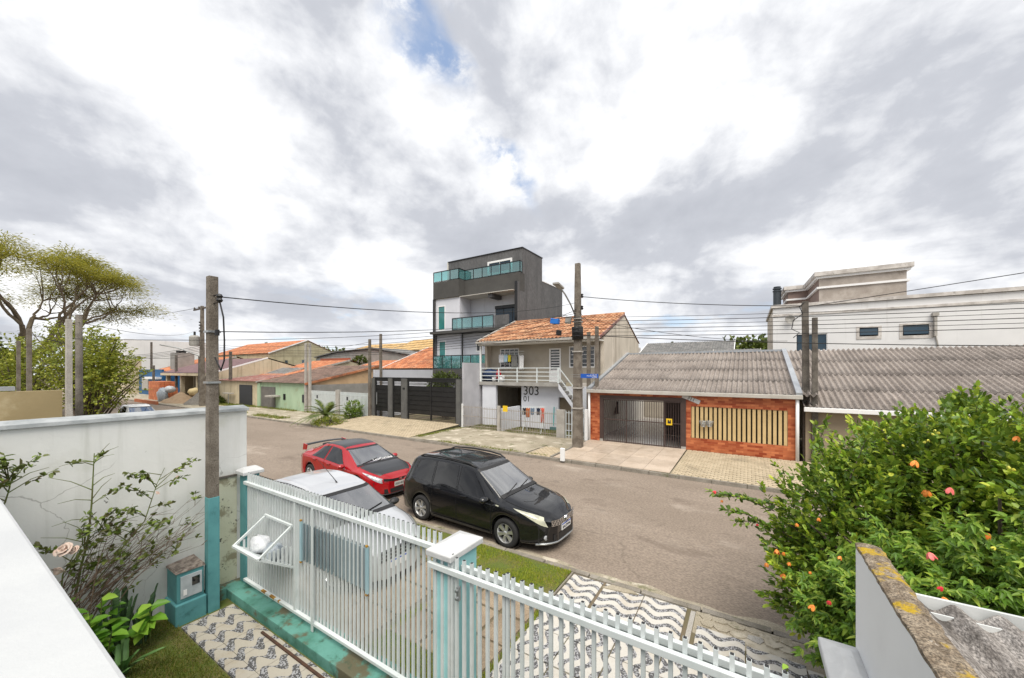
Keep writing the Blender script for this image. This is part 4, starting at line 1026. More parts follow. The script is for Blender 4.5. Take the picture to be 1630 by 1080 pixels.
# ------------------------------------------------------------------ houses across the street
def wall_y(name, m, x0, x1, z0, z1, y, th, holes, parent):
    """wall in the plane y facing -Y with rectangular holes (x0, x1, z0, z1)"""
    xs = sorted({x0, x1} | {h[0] for h in holes} | {h[1] for h in holes})
    zs = sorted({z0, z1} | {h[2] for h in holes} | {h[3] for h in holes})
    q = MB()
    for i in range(len(xs) - 1):
        for j in range(len(zs) - 1):
            cx, cz = (xs[i] + xs[i + 1]) / 2, (zs[j] + zs[j + 1]) / 2
            if any(h[0] < cx < h[1] and h[2] < cz < h[3] for h in holes): continue
            a, b, c, d = xs[i], xs[i + 1], zs[j], zs[j + 1]
            q.add([(a, y, c), (b, y, c), (b, y, d), (a, y, d)], [(0, 1, 2, 3)])
            q.add([(a, y + th, c), (b, y + th, c), (b, y + th, d), (a, y + th, d)], [(3, 2, 1, 0)])
    for a, b, c, d in list(holes) + [(x0, x1, z0, z1)]:
        q.add([(a, y, c), (b, y, c), (b, y, d), (a, y, d), (a, y + th, c), (b, y + th, c), (b, y + th, d), (a, y + th, d)], [(0, 1, 5, 4), (1, 2, 6, 5), (2, 3, 7, 6), (3, 0, 4, 7)])
    return q.build(name, m, parent, fixn=False)
def window(parent, x0, x1, z0, z1, y, fm, gm_, mull=0, trans=0, fw=0.06, bars=None, name='window'):
    """frame set in a wall face at y, glass behind"""
    q = MB()
    for (a, b, c, d) in ((x0, x1, z0, z0 + fw), (x0, x1, z1 - fw, z1), (x0, x0 + fw, z0 + fw, z1 - fw), (x1 - fw, x1, z0 + fw, z1 - fw)): q.box(a, y - 0.03, c, b, y + 0.05, d)
    f = q.build(name, fm, parent)
    box('pane', gm_, x0 + fw, y + 0.02, z0 + fw, x1 - fw, y + 0.03, z1 - fw, parent=f)
    if mull or trans:
        q = MB()
        for k in range(1, mull + 1): q.box(x0 + (x1 - x0) * k / (mull + 1) - 0.018, y - 0.01, z0 + fw, x0 + (x1 - x0) * k / (mull + 1) + 0.018, y + 0.019, z1 - fw)
        for k in range(1, trans + 1): q.box(x0 + fw, y - 0.012, z0 + (z1 - z0) * k / (trans + 1) - 0.015, x1 - fw, y + 0.018, z0 + (z1 - z0) * k / (trans + 1) + 0.015)
        q.build('glazing_bar', bars or fm, f)
    return f
M['tgrey'] = mat('grey textured render', (0.125, 0.125, 0.128), (0.10, 0.10, 0.103), 1.2, 0.9, 0.35, 14, stretch=(1, 1, 0.5), fine=0.14, fsc=9.0, streak=((0.065, 0.065, 0.066), 0.9, 0.5, 0.75, 0.6))
M['tband'] = mat('dark grey band render', (0.072, 0.070, 0.066), (0.062, 0.060, 0.057), 1.5, 0.85, 0.3, 20)
M['lilac'] = mat('pale lilac render', (0.62, 0.63, 0.68), (0.57, 0.58, 0.63), 0.8, 0.8, 0.1, 20, streak=((0.40, 0.40, 0.42), 0.7, 0.56, 0.78, 0.45))
M['frame_white'] = mat('white frame', (0.78, 0.78, 0.78), None, rough=0.5)
M['frame_black'] = mat('black frame', (0.014, 0.014, 0.015), None, rough=0.35)
M['teal'] = glassmat('teal balcony glass', (0.36, 0.70, 0.70), 0.20, 0.12)
M['teal_win'] = mat('teal window glass', (0.03, 0.17, 0.17), (0.05, 0.24, 0.23), 0.7, 0.03, spec=0.8)
M['blue_win'] = mat('blue window glass', (0.025, 0.05, 0.075), None, rough=0.06, spec=0.5)
M['gate_black'] = mat('black gate steel', (0.013, 0.013, 0.014), (0.018, 0.018, 0.019), 2, 0.35)
M['gate_pillar'] = mat('grey gate pillar', (0.115, 0.115, 0.11), (0.09, 0.09, 0.088), 2.0, 0.9, 0.4, 20)
M['soffit'] = mat('cream soffit', (0.62, 0.60, 0.55), None, rough=0.8)

# ---- four-storey grey tower house
TX0, TX1 = -24.2, -15.52
tw_ = thing('grey_house', 'dark grey four storey house with teal glass balconies', 'house', (-19.9, 29.0, 0.0))
box('side_wall', M['tgrey'], TX1 - 0.22, 25.45, 0.0, TX1, 34.0, 10.9, parent=tw_)
box('front_fin', M['frame_black'], TX1 - 0.235, 25.40, 3.9, TX1 + 0.012, 25.447, 10.9, parent=tw_)
box('side_wall_upper', M['tgrey'], TX1 - 0.22, 26.2, 10.903, TX1 - 0.003, 34.0, 11.70, parent=tw_)
box('side_wall', M['tgrey'], TX0, 25.05, 0.0, TX0 + 0.2, 34.0, 10.2, parent=tw_)
box('rear_block', M['tgrey'], TX0 + 0.2, 28.2, 0.0, TX1 - 0.22, 33.9, 11.55, parent=tw_)
box('roof_coping', M['frame_white'], TX1 - 0.26, 29.75, 11.70, TX1 + 0.03, 34.05, 11.76, parent=tw_)
ph = box('penthouse', M['tgrey'], -23.5, 26.25, 11.4, TX1 - 0.004, 29.7, 13.76, parent=tw_)
box('coping', M['frame_black'], -23.56, 26.19, 13.76, TX1 + 0.04, 29.76, 13.83, parent=ph)
box('corner_strip', M['soffit'], -23.72, 26.3, 11.7, -23.505, 26.7, 13.80, parent=ph)
window(ph, -19.0, -16.5, 11.95, 13.1, 26.22, M['frame_white'], M['blue_win'], 1, 0, 0.16)
# upper dark bands
box('band', M['tband'], TX0 - 0.02, 24.98, 10.2, -21.2, 26.6, 11.70, parent=tw_)
box('band', M['tband'], -21.197, 25.80, 10.2, TX1 + 0.002, 26.6, 11.70, parent=tw_)
box('soffit', M['soffit'], TX0 + 0.21, 25.1, 10.16, TX1 - 0.23, 27.4, 10.197, parent=tw_)
box('beam_end', M['tgrey'], -18.3, 25.3, 9.82, -17.85, 27.0, 10.15, parent=tw_)
# third floor
wall_y('wall', M['lilac'], TX0 + 0.2, -21.2, 7.2, 10.16, 25.12, 0.2, [(-23.75, -22.9, 7.35, 9.55)], tw_)
box('wall_return', M['lilac'], -21.4, 25.325, 7.2, -21.2, 26.69, 10.16, parent=tw_)
wall_y('wall', M['lilac'], -21.198, TX1 - 0.225, 7.2, 10.16, 26.7, 0.2, [(-18.6, -15.9, 7.3, 9.4)], tw_)
window(tw_, -23.78, -22.87, 7.32, 9.58, 25.14, M['frame_white'], M['teal_win'], 0, 0, 0.09)
window(tw_, -18.62, -15.88, 7.28, 9.42, 26.74, M['frame_white'], M['blue_win'], 2, 0, 0.09, bars=M['frame_black'])
box('lintel', M['frame_black'], -18.5, 26.60, 9.05, -15.95, 26.735, 9.32, parent=tw_)
box('floor_slab', M['tband'], TX0 + 0.05, 24.48, 6.98, TX1 - 0.24, 26.7, 7.198, parent=tw_)
box('balcony_block', M['tgrey'], -17.1, 24.5, 7.2, TX1 - 0.3, 24.7, 8.15, parent=tw_)
# second floor
wall_y('wall', M['lilac'], TX0 + 0.2, -21.2, 3.9, 6.95, 25.25, 0.2, [(-23.75, -22.95, 4.1, 6.4)], tw_)
wall_y('wall', M['lilac'], -21.198, TX1 - 0.225, 3.9, 6.95, 25.55, 0.2, [(-19.7, -19.05, 5.4, 6.1)], tw_)
window(tw_, -23.78, -22.92, 4.07, 6.43, 25.27, M['frame_white'], M['teal_win'], 0, 0, 0.08)
window(tw_, -19.75, -19.0, 5.35, 6.15, 25.57, M['frame_white'], M['dark_glass'], 0, 0, 0.09)
box('floor_slab', M['tband'], TX0 + 0.02, 24.9, 3.35, TX1 - 0.24, 26.6, 3.9, parent=tw_)
MB().beam((-20.75, 24.95, 3.9), (-20.75, 24.95, 6.95), 0.08, 0.08).build('post', M['frame_black'], tw_)
box('corner_post', M['frame_black'], TX0 - 0.03, 24.95, 3.3, TX0 + 0.08, 25.04, 10.19, parent=tw_)
box('ground_floor', M['lilac'], TX0 + 0.2, 26.7, 0.2, TX1 - 0.24, 26.9, 3.3, parent=tw_)
def glass_rail(pts, z0, z1, step=1.2, m=M['teal']):
    for (a, b) in zip(pts[:-1], pts[1:]):
        a, b = Vector(a), Vector(b)
        n = max(1, round((b - a).length / step))
        rail = MB().beam((a.x, a.y, z1), (b.x, b.y, z1), 0.06, 0.07)
        for k in range(n + 1):
            p = a.lerp(b, k / n); rail.beam((p.x, p.y, z0), (p.x, p.y, z1), 0.055, 0.055)
        rail.beam((a.x, a.y, z0 + 0.04), (b.x, b.y, z0 + 0.04), 0.045, 0.045)
        r_ = rail.build('balcony_rail', M['frame_black'], tw_)
        d = (b - a).normalized()
        for k in range(n):
            p, q_ = a.lerp(b, k / n) + d * 0.04, a.lerp(b, (k + 1) / n) - d * 0.04
            MB().beam((p.x, p.y, (z0 + z1) / 2 + 0.02), (q_.x, q_.y, (z0 + z1) / 2 + 0.02), 0.012, z1 - z0 - 0.12).build('glass_panel', m, r_)
glass_rail([(TX0, 25.02, 0), (-21.22, 25.02, 0), (-21.22, 25.86, 0), (TX1 + 0.0, 25.86, 0), (TX1 + 0.0, 26.2, 0)], 11.71, 12.62, 1.0)
glass_rail([(-21.5, 25.1, 0), (-21.5, 24.5, 0), (-17.2, 24.5, 0)], 7.2, 8.2, 1.15)
glass_rail([(TX0 + 0.05, 24.95, 0), (TX1 - 2.2, 24.95, 0)], 3.9, 5.05, 1.05)
# flanking boundary walls
box('boundary_wall', M['lilac'], -24.35, 18.62, 0.1, -24.21, 25.0, 3.80, label='pale lilac side wall behind the black gates', cat='wall')
box('boundary_wall', mat('light grey render', (0.47, 0.47, 0.50), (0.40, 0.40, 0.43), 1.0, 0.85, 0.1, 20), -15.51, 18.62, 0.1, -15.40, 25.3, 4.25, label='light grey side wall between the black gates and house 303', cat='wall')

# ---- black slatted gates
gg = thing('slatted_gate', 'black slatted garage gates between grey pillars', 'gate', (-19.9, 18.5, 0.3))
def ux(u): return PY(u, 600, FRONT).x
pil = [(594, 598), (620, 626), (641, 649.5), (728, 734)]
for a, b in pil: box('pillar', M['gate_pillar'], ux(a), 18.35, 0.2, ux(b), 18.62, 3.17, parent=gg, bevel=0.01)
box('header', M['gate_black'], ux(594) + 0.06, 18.42, 3.172, ux(734), 18.6, 3.24, parent=gg)
box('header_beam', M['gate_black'], ux(598) + 0.004, 18.44, 2.95, ux(728) - 0.004, 18.58, 3.168, parent=gg)
for a, b, spl in ((598, 620, 0), (626, 641, 0), (649.5, 728, 1)):
    x0, x1 = ux(a) + 0.03, ux(b) - 0.03
    leaf = box('gate_leaf', M['gate_black'], x0, 18.44, 0.36, x0 + 0.09, 18.5, 2.94, parent=gg)
    box('stile', M['gate_black'], x1 - 0.09, 18.44, 0.36, x1, 18.5, 2.94, parent=leaf)
    if spl: box('stile', M['gate_black'], (x0 + x1) / 2 - 0.06, 18.43, 0.36, (x0 + x1) / 2 + 0.06, 18.5, 2.94, parent=leaf)
    box('backing', M['gate_black'], x0 + 0.09, 18.487, 0.72, x1 - 0.09, 18.497, 2.66, parent=leaf)
    for k in range(6):
        z = 0.72 + k * 0.325
        MB().box(x0 + 0.09, 18.46, z, x1 - 0.09, 18.485, z + 0.302).box(x0 + 0.09, 18.445, z + 0.285, x1 - 0.09, 18.485, z + 0.302).build('slat', M['gate_black'], leaf)
    for z in (0.40, 0.50, 0.60, 2.76, 2.84):
        MB().box(x0 + 0.09, 18.46, z, x1 - 0.09, 18.48, z + 0.03).build('slat', M['gate_black'], leaf)
MB().tube([(ux(601.5), 18.40, 1.2), (ux(601.5), 18.40, 2.1)], 0.03, 8).build('handle', M['steel'], gg)
box('house_number', M['black_paint'], ux(643.5), 18.335, 2.40, ux(647), 18.35, 2.52, parent=gg)
# shrub seen over the gate is planted later

# ---- house 303
HX0, HX1 = -15.38, -6.95
M['beige'] = mat('beige render', (0.40, 0.36, 0.30), (0.35, 0.315, 0.26), 0.8, 0.85, 0.15, 20, streak=((0.20, 0.18, 0.145), 0.7, 0.56, 0.78, 0.5))
M['gable'] = mat('stained cream render', (0.60, 0.54, 0.455), (0.50, 0.45, 0.375), 0.9, 0.9, 0.2, 15, stain=((0.26, 0.22, 0.17), 0.8, 0.55, 0.72, 0.6), stretch=(1, 1, 0.5), streak=((0.22, 0.18, 0.13), 0.6, 0.52, 0.72, 0.75))
M['white_blue'] = mat('pale blue white render', (0.66, 0.68, 0.73), (0.60, 0.62, 0.67), 1.0, 0.85, 0.1, 20, stain=((0.45, 0.44, 0.41), 1.5, 0.6, 0.75, 0.5))
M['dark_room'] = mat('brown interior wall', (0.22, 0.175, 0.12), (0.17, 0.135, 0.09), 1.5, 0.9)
M['conc_slab'] = mat('grey slab edge', (0.36, 0.35, 0.33), (0.28, 0.27, 0.25), 2.0, 0.9, 0.2, 25)
def tilemat(name, cols, pitch, row):
    m_ = bpy.data.materials.new(name); m_.use_nodes = True
    t = m_.node_tree; t.nodes.clear(); q = NT(t)
    pos = q.n('ShaderNodeNewGeometry').outputs['Position']
    s_ = q.n('ShaderNodeSeparateXYZ', {0: pos})
    cell = q.n('ShaderNodeCombineXYZ', {0: q.m('FLOOR', q.m('DIVIDE', s_.outputs[0], pitch)), 1: q.m('FLOOR', q.m('DIVIDE', s_.outputs[1], row)), 2: 0.0}).outputs[0]
    wnz = q.n('ShaderNodeTexWhiteNoise', {0: cell}, noise_dimensions='3D').outputs[0]
    rr = q.n('ShaderNodeValToRGB', {0: wnz}); e_ = rr.color_ramp.elements
    e_[0].color, e_[1].color = cols[0] + (1,), cols[2] + (1,)
    k = e_.new(0.5); k.color = cols[1] + (1,)
    nz = q.n('ShaderNodeTexNoise', {'Vector': pos, 'Scale': 1.1, 'Detail': 6.0, 'Roughness': 0.65}).outputs[0]
    col = q.mix(q.m('MULTIPLY', q.ss(nz, 0.48, 0.66), 0.75), rr.outputs[0], cols[3])
    b = q.n('ShaderNodeBsdfPrincipled', {'Base Color': col, 'Roughness': 0.85})
    q.n('ShaderNodeOutputMaterial', {0: b.outputs[0]})
    return m_
M['tiles303'] = tilemat('old clay tiles', ((0.30, 0.125, 0.06), (0.42, 0.20, 0.10), (0.53, 0.32, 0.19), (0.17, 0.08, 0.045)), 0.25, 0.37)
M['tiles_orange'] = tilemat('orange clay tiles', ((0.33, 0.115, 0.055), (0.46, 0.165, 0.07), (0.54, 0.25, 0.13), (0.20, 0.09, 0.055)), 0.25, 0.4)
M['tiles_dark'] = tilemat('mossy dark tiles', ((0.12, 0.075, 0.06), (0.17, 0.11, 0.085), (0.22, 0.15, 0.12), (0.06, 0.05, 0.04)), 0.25, 0.4)
M['tiles_red'] = tilemat('dull red tiles', ((0.22, 0.085, 0.07), (0.27, 0.12, 0.10), (0.34, 0.22, 0.19), (0.15, 0.10, 0.09)), 0.25, 0.4)
M['tiles_yellow'] = tilemat('ochre tiles', ((0.44, 0.28, 0.11), (0.52, 0.35, 0.15), (0.58, 0.42, 0.22), (0.30, 0.19, 0.09)), 0.25, 0.4)
M['tiles_grey'] = tilemat('grey tiles', ((0.13, 0.13, 0.13), (0.17, 0.17, 0.165), (0.21, 0.20, 0.195), (0.10, 0.10, 0.095)), 0.25, 0.4)
def tile_roof(name, x0, x1, ya, za, yb, zb, m, parent, pitch=0.25, row=0.40, amp=0.065, step=0.045, seg=6):
    """barrel-tile roof plane from (ya, za) at the eave up to (yb, zb) at the ridge, waves running up the slope"""
    L_ = math.hypot(yb - ya, zb - za); nr = max(2, int(L_ / row))
    n = int((x1 - x0) / pitch * seg)
    rows = []
    ux_, uz_ = (yb - ya) / L_, (zb - za) / L_
    nx_, nz_ = -uz_, ux_
    if nz_ < 0: nx_, nz_ = -nx_, -nz_
    for k in range(nr):
        for fr, st in ((0.0, step), (0.97, 0.0)):
            s_ = (k + fr) / nr * L_
            r_ = []
            for i in range(n + 1):
                x = x0 + (x1 - x0) * i / n
                h = amp * abs(math.sin(math.pi * (x - x0) / pitch)) ** 0.8 + st
                r_.append((x, ya + ux_ * s_ + nx_ * h, za + uz_ * s_ + nz_ * h))
            rows.append(r_)
    return MB().grid(rows).build(name, m, parent, fixn=False)
h3 = thing('house', 'two storey beige house with clay tile roof and white balcony', 'house', (-11.2, 24.0, 0))
gz = [(20.9, 0.0), (29.0, 0.0), (29.0, 5.7), (25.0, 7.42), (20.9, 5.62)]
for xx, d_ in ((HX1 - 0.2, 0.2), (HX0, 0.2)):
    MB().poly([(xx, y, z) for y, z in gz], (d_, 0, 0)).build('gable_wall', M['gable'], h3)
tile_roof('roof', HX0 - 0.05, HX1 + 0.02, 20.1, 5.62, 25.05, 7.52, M['tiles303'], h3)
tile_roof('rear_roof', HX0 - 0.05, HX1 + 0.02, 29.4, 5.70, 25.05, 7.52, M['tiles303'], h3)
MB().tube([(HX0 - 0.05, 25.05, 7.54), (HX1 + 0.03, 25.05, 7.54)], 0.11, 8).build('ridge_tiles', M['tiles303'], h3, smooth=True)
MB().beam((HX1 + 0.02, 20.1, 5.60), (HX1 + 0.02, 25.05, 7.47), 0.06, 0.14).build('verge_board', M['tiles_red'], h3)
MB().beam((HX0 - 0.07, 20.1, 5.68), (HX0 - 0.07, 25.05, 7.58), 0.12, 0.16).build('verge_flashing', M['conc_pale'], h3)
MB().box(HX0 - 0.1, 19.95, 5.52, HX1 + 0.05, 20.10, 5.66).build('gutter', M['conc_pale'], h3)
MB().box(HX0, 20.1, 5.42, HX1, 20.9, 5.50).build('soffit', M['soffit'], h3)
wy = 21.3
dxa, dxb = PY(874.5, 560, wy).x, PY(893, 560, wy).x
wxa, wxb = PY(906, 560, wy).x, PY(947.5, 560, wy).x
lxa, lxb = PY(796, 560, wy).x, PY(826, 560, wy).x
upper = wall_y('upper_wall', M['beige'], HX0 + 0.2, HX1 - 0.2, 3.0, 5.45, wy, 0.2, [(dxa, dxb, 3.0, 5.13), (wxa, wxb, 3.95, 5.2), (lxa, lxb, 3.95, 5.2)], h3)
# louvred door
dq = MB()
for (a, b, c, d) in ((dxa, dxa + 0.09, 3.01, 5.13), (dxb - 0.09, dxb, 3.01, 5.13), (dxa + 0.09, dxb - 0.09, 5.05, 5.13)): dq.box(a, wy - 0.03, c, b, wy + 0.06, d)
dq.box(dxa + 0.09, wy + 0.0, 3.01, dxb - 0.09, wy + 0.05, 3.80)
door = dq.build('door', M['frame_white'], h3)
box('pane', M['dark_glass'], dxa + 0.09, wy + 0.06, 3.80, dxb - 0.09, wy + 0.07, 5.05, parent=door)
sm_ = MB().box(0, 0, 0, dxb - dxa - 0.18, 0.05, 0.05).mesh('louvre', M['frame_white'])
for k in range(7): inst('louvre', sm_, (dxa + 0.09, wy + 0.0, 3.86 + k * 0.17), door)
window(h3, wxa, wxb, 3.92, 5.23, wy + 0.02, M['frame_white'], M['dark_glass'], 3, 4, 0.07)
window(h3, lxa, lxb, 3.92, 5.23, wy + 0.02, M['frame_white'], M['dark_glass'], 3, 4, 0.07)
# balcony slab, railing
BY = 20.25
sx = PY(889, 610, BY).x
MB().box(HX0 + 0.0, BY, 2.78, sx, wy, 3.0).build('balcony_slab', M['conc_slab'], h3)
box('post', M['white'], HX0 + 0.02, BY + 0.02, 3.0, HX0 + 0.12, BY + 0.12, 5.42, parent=h3)
rl = MB()
rz_ = (3.15, 3.4, 3.65, 3.9)
for z in rz_: rl.beam((HX0 + 0.12, BY + 0.05, z), (sx, BY + 0.05, z), 0.05, 0.05)
for k in range(5):
    x = HX0 + 0.15 + (sx - HX0 - 0.2) * k / 4; rl.beam((x, BY + 0.05, 3.0), (x, BY + 0.05, 3.93), 0.07, 0.07)
rl.build('balcony_railing', M['gate_white'], h3)
# stairs down to the right with railing
st_ = MB()
nst = 11
dxs = (HX1 - 0.35 - sx) / nst
for k in range(nst):
    st_.box(sx + k * dxs, BY + 0.0, 3.0 - (k + 1) * 0.245 - 0.12, sx + (k + 1) * dxs, BY + 1.0, 3.0 - (k + 1) * 0.245)
st_.build('stairs', M['conc_slab'], h3)
MB().poly([(sx, BY - 0.02, 2.98), (sx, BY - 0.02, 2.66), (HX1 - 0.6, BY - 0.02, 0.25), (HX1 - 0.35, BY - 0.02, 0.25)], (0, 0.015, 0)).build('stair_stringer', M['white_blue'], h3)
sr = MB()
for dz_ in (0.35, 0.92): sr.beam((sx, BY + 0.05, 3.0 + dz_), (HX1 - 0.35, BY + 0.05, 0.35 + dz_), 0.05, 0.05)
for fr in (0.0, 0.45, 0.9): sr.beam((sx + fr * (HX1 - 0.35 - sx), BY + 0.05, 3.0 - fr * 2.65), (sx + fr * (HX1 - 0.35 - sx), BY + 0.05, 3.92 - fr * 2.65), 0.06, 0.06)
sr.build('stair_railing', M['gate_white'], h3)
# ground floor: carport on the left, pale wall with painted number on the right
gxa = PY(830, 640, 20.9).x
wall_y('lower_wall', M['white_blue'], gxa, HX1 - 0.2, 0.1, 2.78, 20.9, 0.2, [(PY(889, 660, 20.9).x, PY(909, 660, 20.9).x, 0.12, 2.1)], h3)
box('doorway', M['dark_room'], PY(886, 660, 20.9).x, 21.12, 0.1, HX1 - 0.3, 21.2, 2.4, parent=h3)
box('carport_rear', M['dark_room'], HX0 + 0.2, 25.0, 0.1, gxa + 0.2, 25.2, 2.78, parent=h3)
box('carport_side', M['white_blue'], gxa, 21.1, 0.1, gxa + 0.2, 25.0, 2.78, parent=h3)
box('carport_pier', M['white_blue'], HX0 + 0.2, 20.35, 0.1, HX0 + 1.3, 20.55, 2.78, parent=h3)
box('carport_ceiling', M['conc_slab'], HX0 + 0.2, 21.3, 2.62, gxa, 25.0, 2.778, parent=h3)
box('low_wall', M['white_blue'], PY(797, 640, 18.8).x, 18.8, 0.1, PY(797, 640, 18.8).x + 0.14, 20.88, 1.45, parent=h3)
text('painted_number', '303', M['black_paint'], PY(845.5, 623, 20.89), (R(90), 0, 0), 0.80, h3)
text('painted_number', '01', M['black_paint'], PY(838.5, 635.5, 20.89), (R(90), 0, R(0)), 0.52, h3)
# steel railings along the pavement, one leaf each
def railing(x0, x1, z0, z1, y, label, pitch=0.115, m=M['gate_white'], grp='railings in front of house 303', rad=0.011):
    t = thing('steel_railing', label, 'railing', ((x0 + x1) / 2, y, 0.1), group=grp)
    q = MB()
    for z in (z0 + 0.12, z0 + 0.5 * (z1 - z0), z1 - 0.14): q.box(x0, y - 0.012, z, x1, y + 0.012, z + 0.03)
    q.build('rail', m, t)
    bm_ = MB().tube([(0, 0, 0), (0, 0, z1 - z0 - 0.05), (0, 0, z1 - z0)], [rad, rad, 0.002], 5).mesh('bar', m)
    n = int((x1 - x0) / pitch)
    for k in range(n + 1): inst('bar', bm_, (x0 + (x1 - x0) * k / max(n, 1), y - 0.02, z0), t)
    return t
M['rail_rust'] = mat('weathered grey steel', (0.36, 0.33, 0.29), (0.26, 0.22, 0.18), 4, 0.7)
fx = [PY(u, 690, 18.6).x for u in (737, 768, 792, 796, 844, 890, 893, 913, 938)]
railing(fx[0], fx[1] - 0.04, 0.12, 1.55, 18.6, 'grey steel railing leaf next to the light grey side wall', m=M['rail_rust'])
railing(fx[1] + 0.04, fx[2], 0.12, 1.50, 18.62, 'grey steel railing leaf left of the yellow notice', m=M['rail_rust'])
railing(fx[3], fx[4] - 0.03, 0.12, 1.50, 18.58, 'grey steel railing leaf carrying the yellow notice', m=M['rail_rust'])
railing(fx[4] + 0.03, fx[5], 0.12, 1.48, 18.6, 'grey steel railing leaf in front of the drying rack', m=M['rail_rust'])
railing(fx[6] + 0.3, fx[8] - 0.1, 0.12, 1.60, 18.6, 'white barred pedestrian gate behind the street pole', 0.17, M['gate_white'], None, 0.022)
for i, (a, lb) in enumerate(((fx[0] - 0.08, 'leaning white post at the left end of the railings'), ((fx[2] + fx[3]) / 2, 'rusty white post between the railing leaves'), (fx[5] + 0.1, 'broad pale post right of the drying rack'))):
    wd = 0.09 if i < 2 else 0.24
    q = MB().frustum(a, 18.6, 0.1, 1.62, wd, 0.07, wd, 0.07)
    q.build('railing_post', M['conc_pale'] if i else M['white'], label=lb, cat='post', bevel=0.01)
nt_ = box('warning_notice', M['yellow'], PY(800.5, 651, 18.55).x, 18.535, PY(800.5, 655.5, 18.55).z, PY(808, 651, 18.55).x, 18.55, PY(808, 646.5, 18.55).z, label='yellow notice hung on the railings of house 303', cat='notice')

# ---- brick-fronted house 311 with corrugated roof
BX0, BX1, FY0 = -6.86, 1.70, 18.5
def brickmat(name):
    m_ = bpy.data.materials.new(name); m_.use_nodes = True
    t = m_.node_tree; t.nodes.clear(); q = NT(t)
    pos = q.n('ShaderNodeNewGeometry').outputs['Position']
    s_ = q.n('ShaderNodeSeparateXYZ', {0: pos})
    v = q.n('ShaderNodeCombineXYZ', {0: q.m('ADD', s_.outputs[0], s_.outputs[1]), 1: s_.outputs[2], 2: 0.0}).outputs[0]
    br = q.n('ShaderNodeTexBrick', {'Vector': v, 'Color1': (0.27, 0.042, 0.012, 1), 'Color2': (0.60, 0.20, 0.08, 1), 'Mortar': (0.40, 0.13, 0.06, 1), 'Scale': 1.0, 'Mortar Size': 0.004, 'Bias': 0.0, 'Brick Width': 0.27, 'Row Height': 0.09})
    nz = q.n('ShaderNodeTexNoise', {'Vector': pos, 'Scale': 3.0, 'Detail': 5.0}).outputs[0]
    col = q.mix(q.m('MULTIPLY', q.ss(nz, 0.4, 0.7), 0.35), br.outputs[0], (0.24, 0.045, 0.015))
    b = q.n('ShaderNodeBsdfPrincipled', {'Base Color': col, 'Roughness': 0.45, 'Specular IOR Level': 0.4})
    bn = q.n('ShaderNodeBump', {'Strength': 0.4, 'Distance': 0.01, 'Height': q.m('SUBTRACT', 1.0, br.outputs[1])})
    q.link(bn.outputs[0], b.inputs['Normal'])
    q.n('ShaderNodeOutputMaterial', {0: b.outputs[0]})
    return m_
M['brick'] = brickmat('orange brick cladding')
M['brown_frame'] = mat('brown painted frame', (0.075, 0.048, 0.042), (0.06, 0.04, 0.035), 2, 0.5)
M['cream_slat'] = mat('cream slat', (0.62, 0.46, 0.23), (0.56, 0.41, 0.20), 2, 0.5)
M['asb'] = mat('fibre cement roofing', (0.285, 0.25, 0.225), (0.22, 0.19, 0.17), 1.4, 0.95, 0.5, 45, rnd=0.07, fine=0.35, fsc=30.0, stretch=(1, 0.4, 1), stain=((0.14, 0.122, 0.108), 1.9, 0.55, 0.68, 0.6), stain2=((0.38, 0.34, 0.31), 7, 0.58, 0.68, 0.5))
M['tile_floor'] = mat('pale garage floor tile', (0.42, 0.40, 0.38), (0.36, 0.34, 0.33), 1.5, 0.25, spec=0.5)
bh = thing('brick_house', 'low house with orange brick front, brown gate and corrugated roof', 'house', (-2.6, 19.0, 0))
ga, gb_ = PY(955, 660, FY0).x, PY(1092, 660, FY0).x
sa_, sb_ = PY(1100, 680, FY0).x, PY(1254, 680, FY0).x
zs0, zs1 = PY(1140, 700, FY0).z, PY(1140, 645.5, FY0).z
wall_y('front_wall', M['brick'], BX0, BX1, 0.08, 2.68, FY0, 0.2, [(ga, gb_, 0.08, 2.50), (sa_, sb_, 0.72, 2.14)], bh)
fr_ = MB()
fr_.box(ga, FY0 - 0.03, 0.30, ga + 0.16, FY0 + 0.1, 2.50); fr_.box(gb_ - 0.2, FY0 - 0.03, 0.30, gb_, FY0 + 0.1, 2.50); fr_.box(ga + 0.16, FY0 - 0.03, 2.32, gb_ - 0.2, FY0 + 0.1, 2.50)
fr_.build('gate_frame', M['brown_frame'], bh)
for a, b in ((ga, ga + 0.16), (gb_ - 0.2, gb_)): box('frame_foot', M['conc_slab'], a, FY0 - 0.035, 0.10, b, FY0 + 0.1, 0.298, parent=bh)
gx0, gx1 = ga + 0.18, gb_ - 0.22
gatep = MB()
for z in (0.20, 1.28, 2.26): gatep.box(gx0, FY0 + 0.0, z, gx1, FY0 + 0.04, z + 0.04)
for x in (gx0, gx0 + 1.15, PY(1058, 660, FY0).x, gx1): gatep.box(x - 0.02, FY0 - 0.005, 0.16, x + 0.02, FY0 + 0.045, 2.30)
gatep = gatep.build('barred_gate', M['brown_frame'], bh)
bar = MB().box(-0.011, -0.011, 0.16, 0.011, 0.011, 2.30).mesh('bar', M['brown_frame'])
nb = 34
for k in range(1, nb): inst('bar', bar, (gx0 + (gx1 - gx0) * k / nb, FY0 + 0.055, 0), gatep)
ys2 = box('gate_sign', M['yellow'], PY(1060.5, 672, FY0 - 0.04).x, FY0 - 0.05, PY(1060, 676.5, FY0).z, PY(1070, 672, FY0 - 0.04).x, FY0 - 0.03, PY(1070, 667, FY0).z, label='yellow sign with dark emblem on the brown barred gate', cat='sign')
em_ = MB()
c0 = PY(1065.5, 672, FY0 - 0.051)
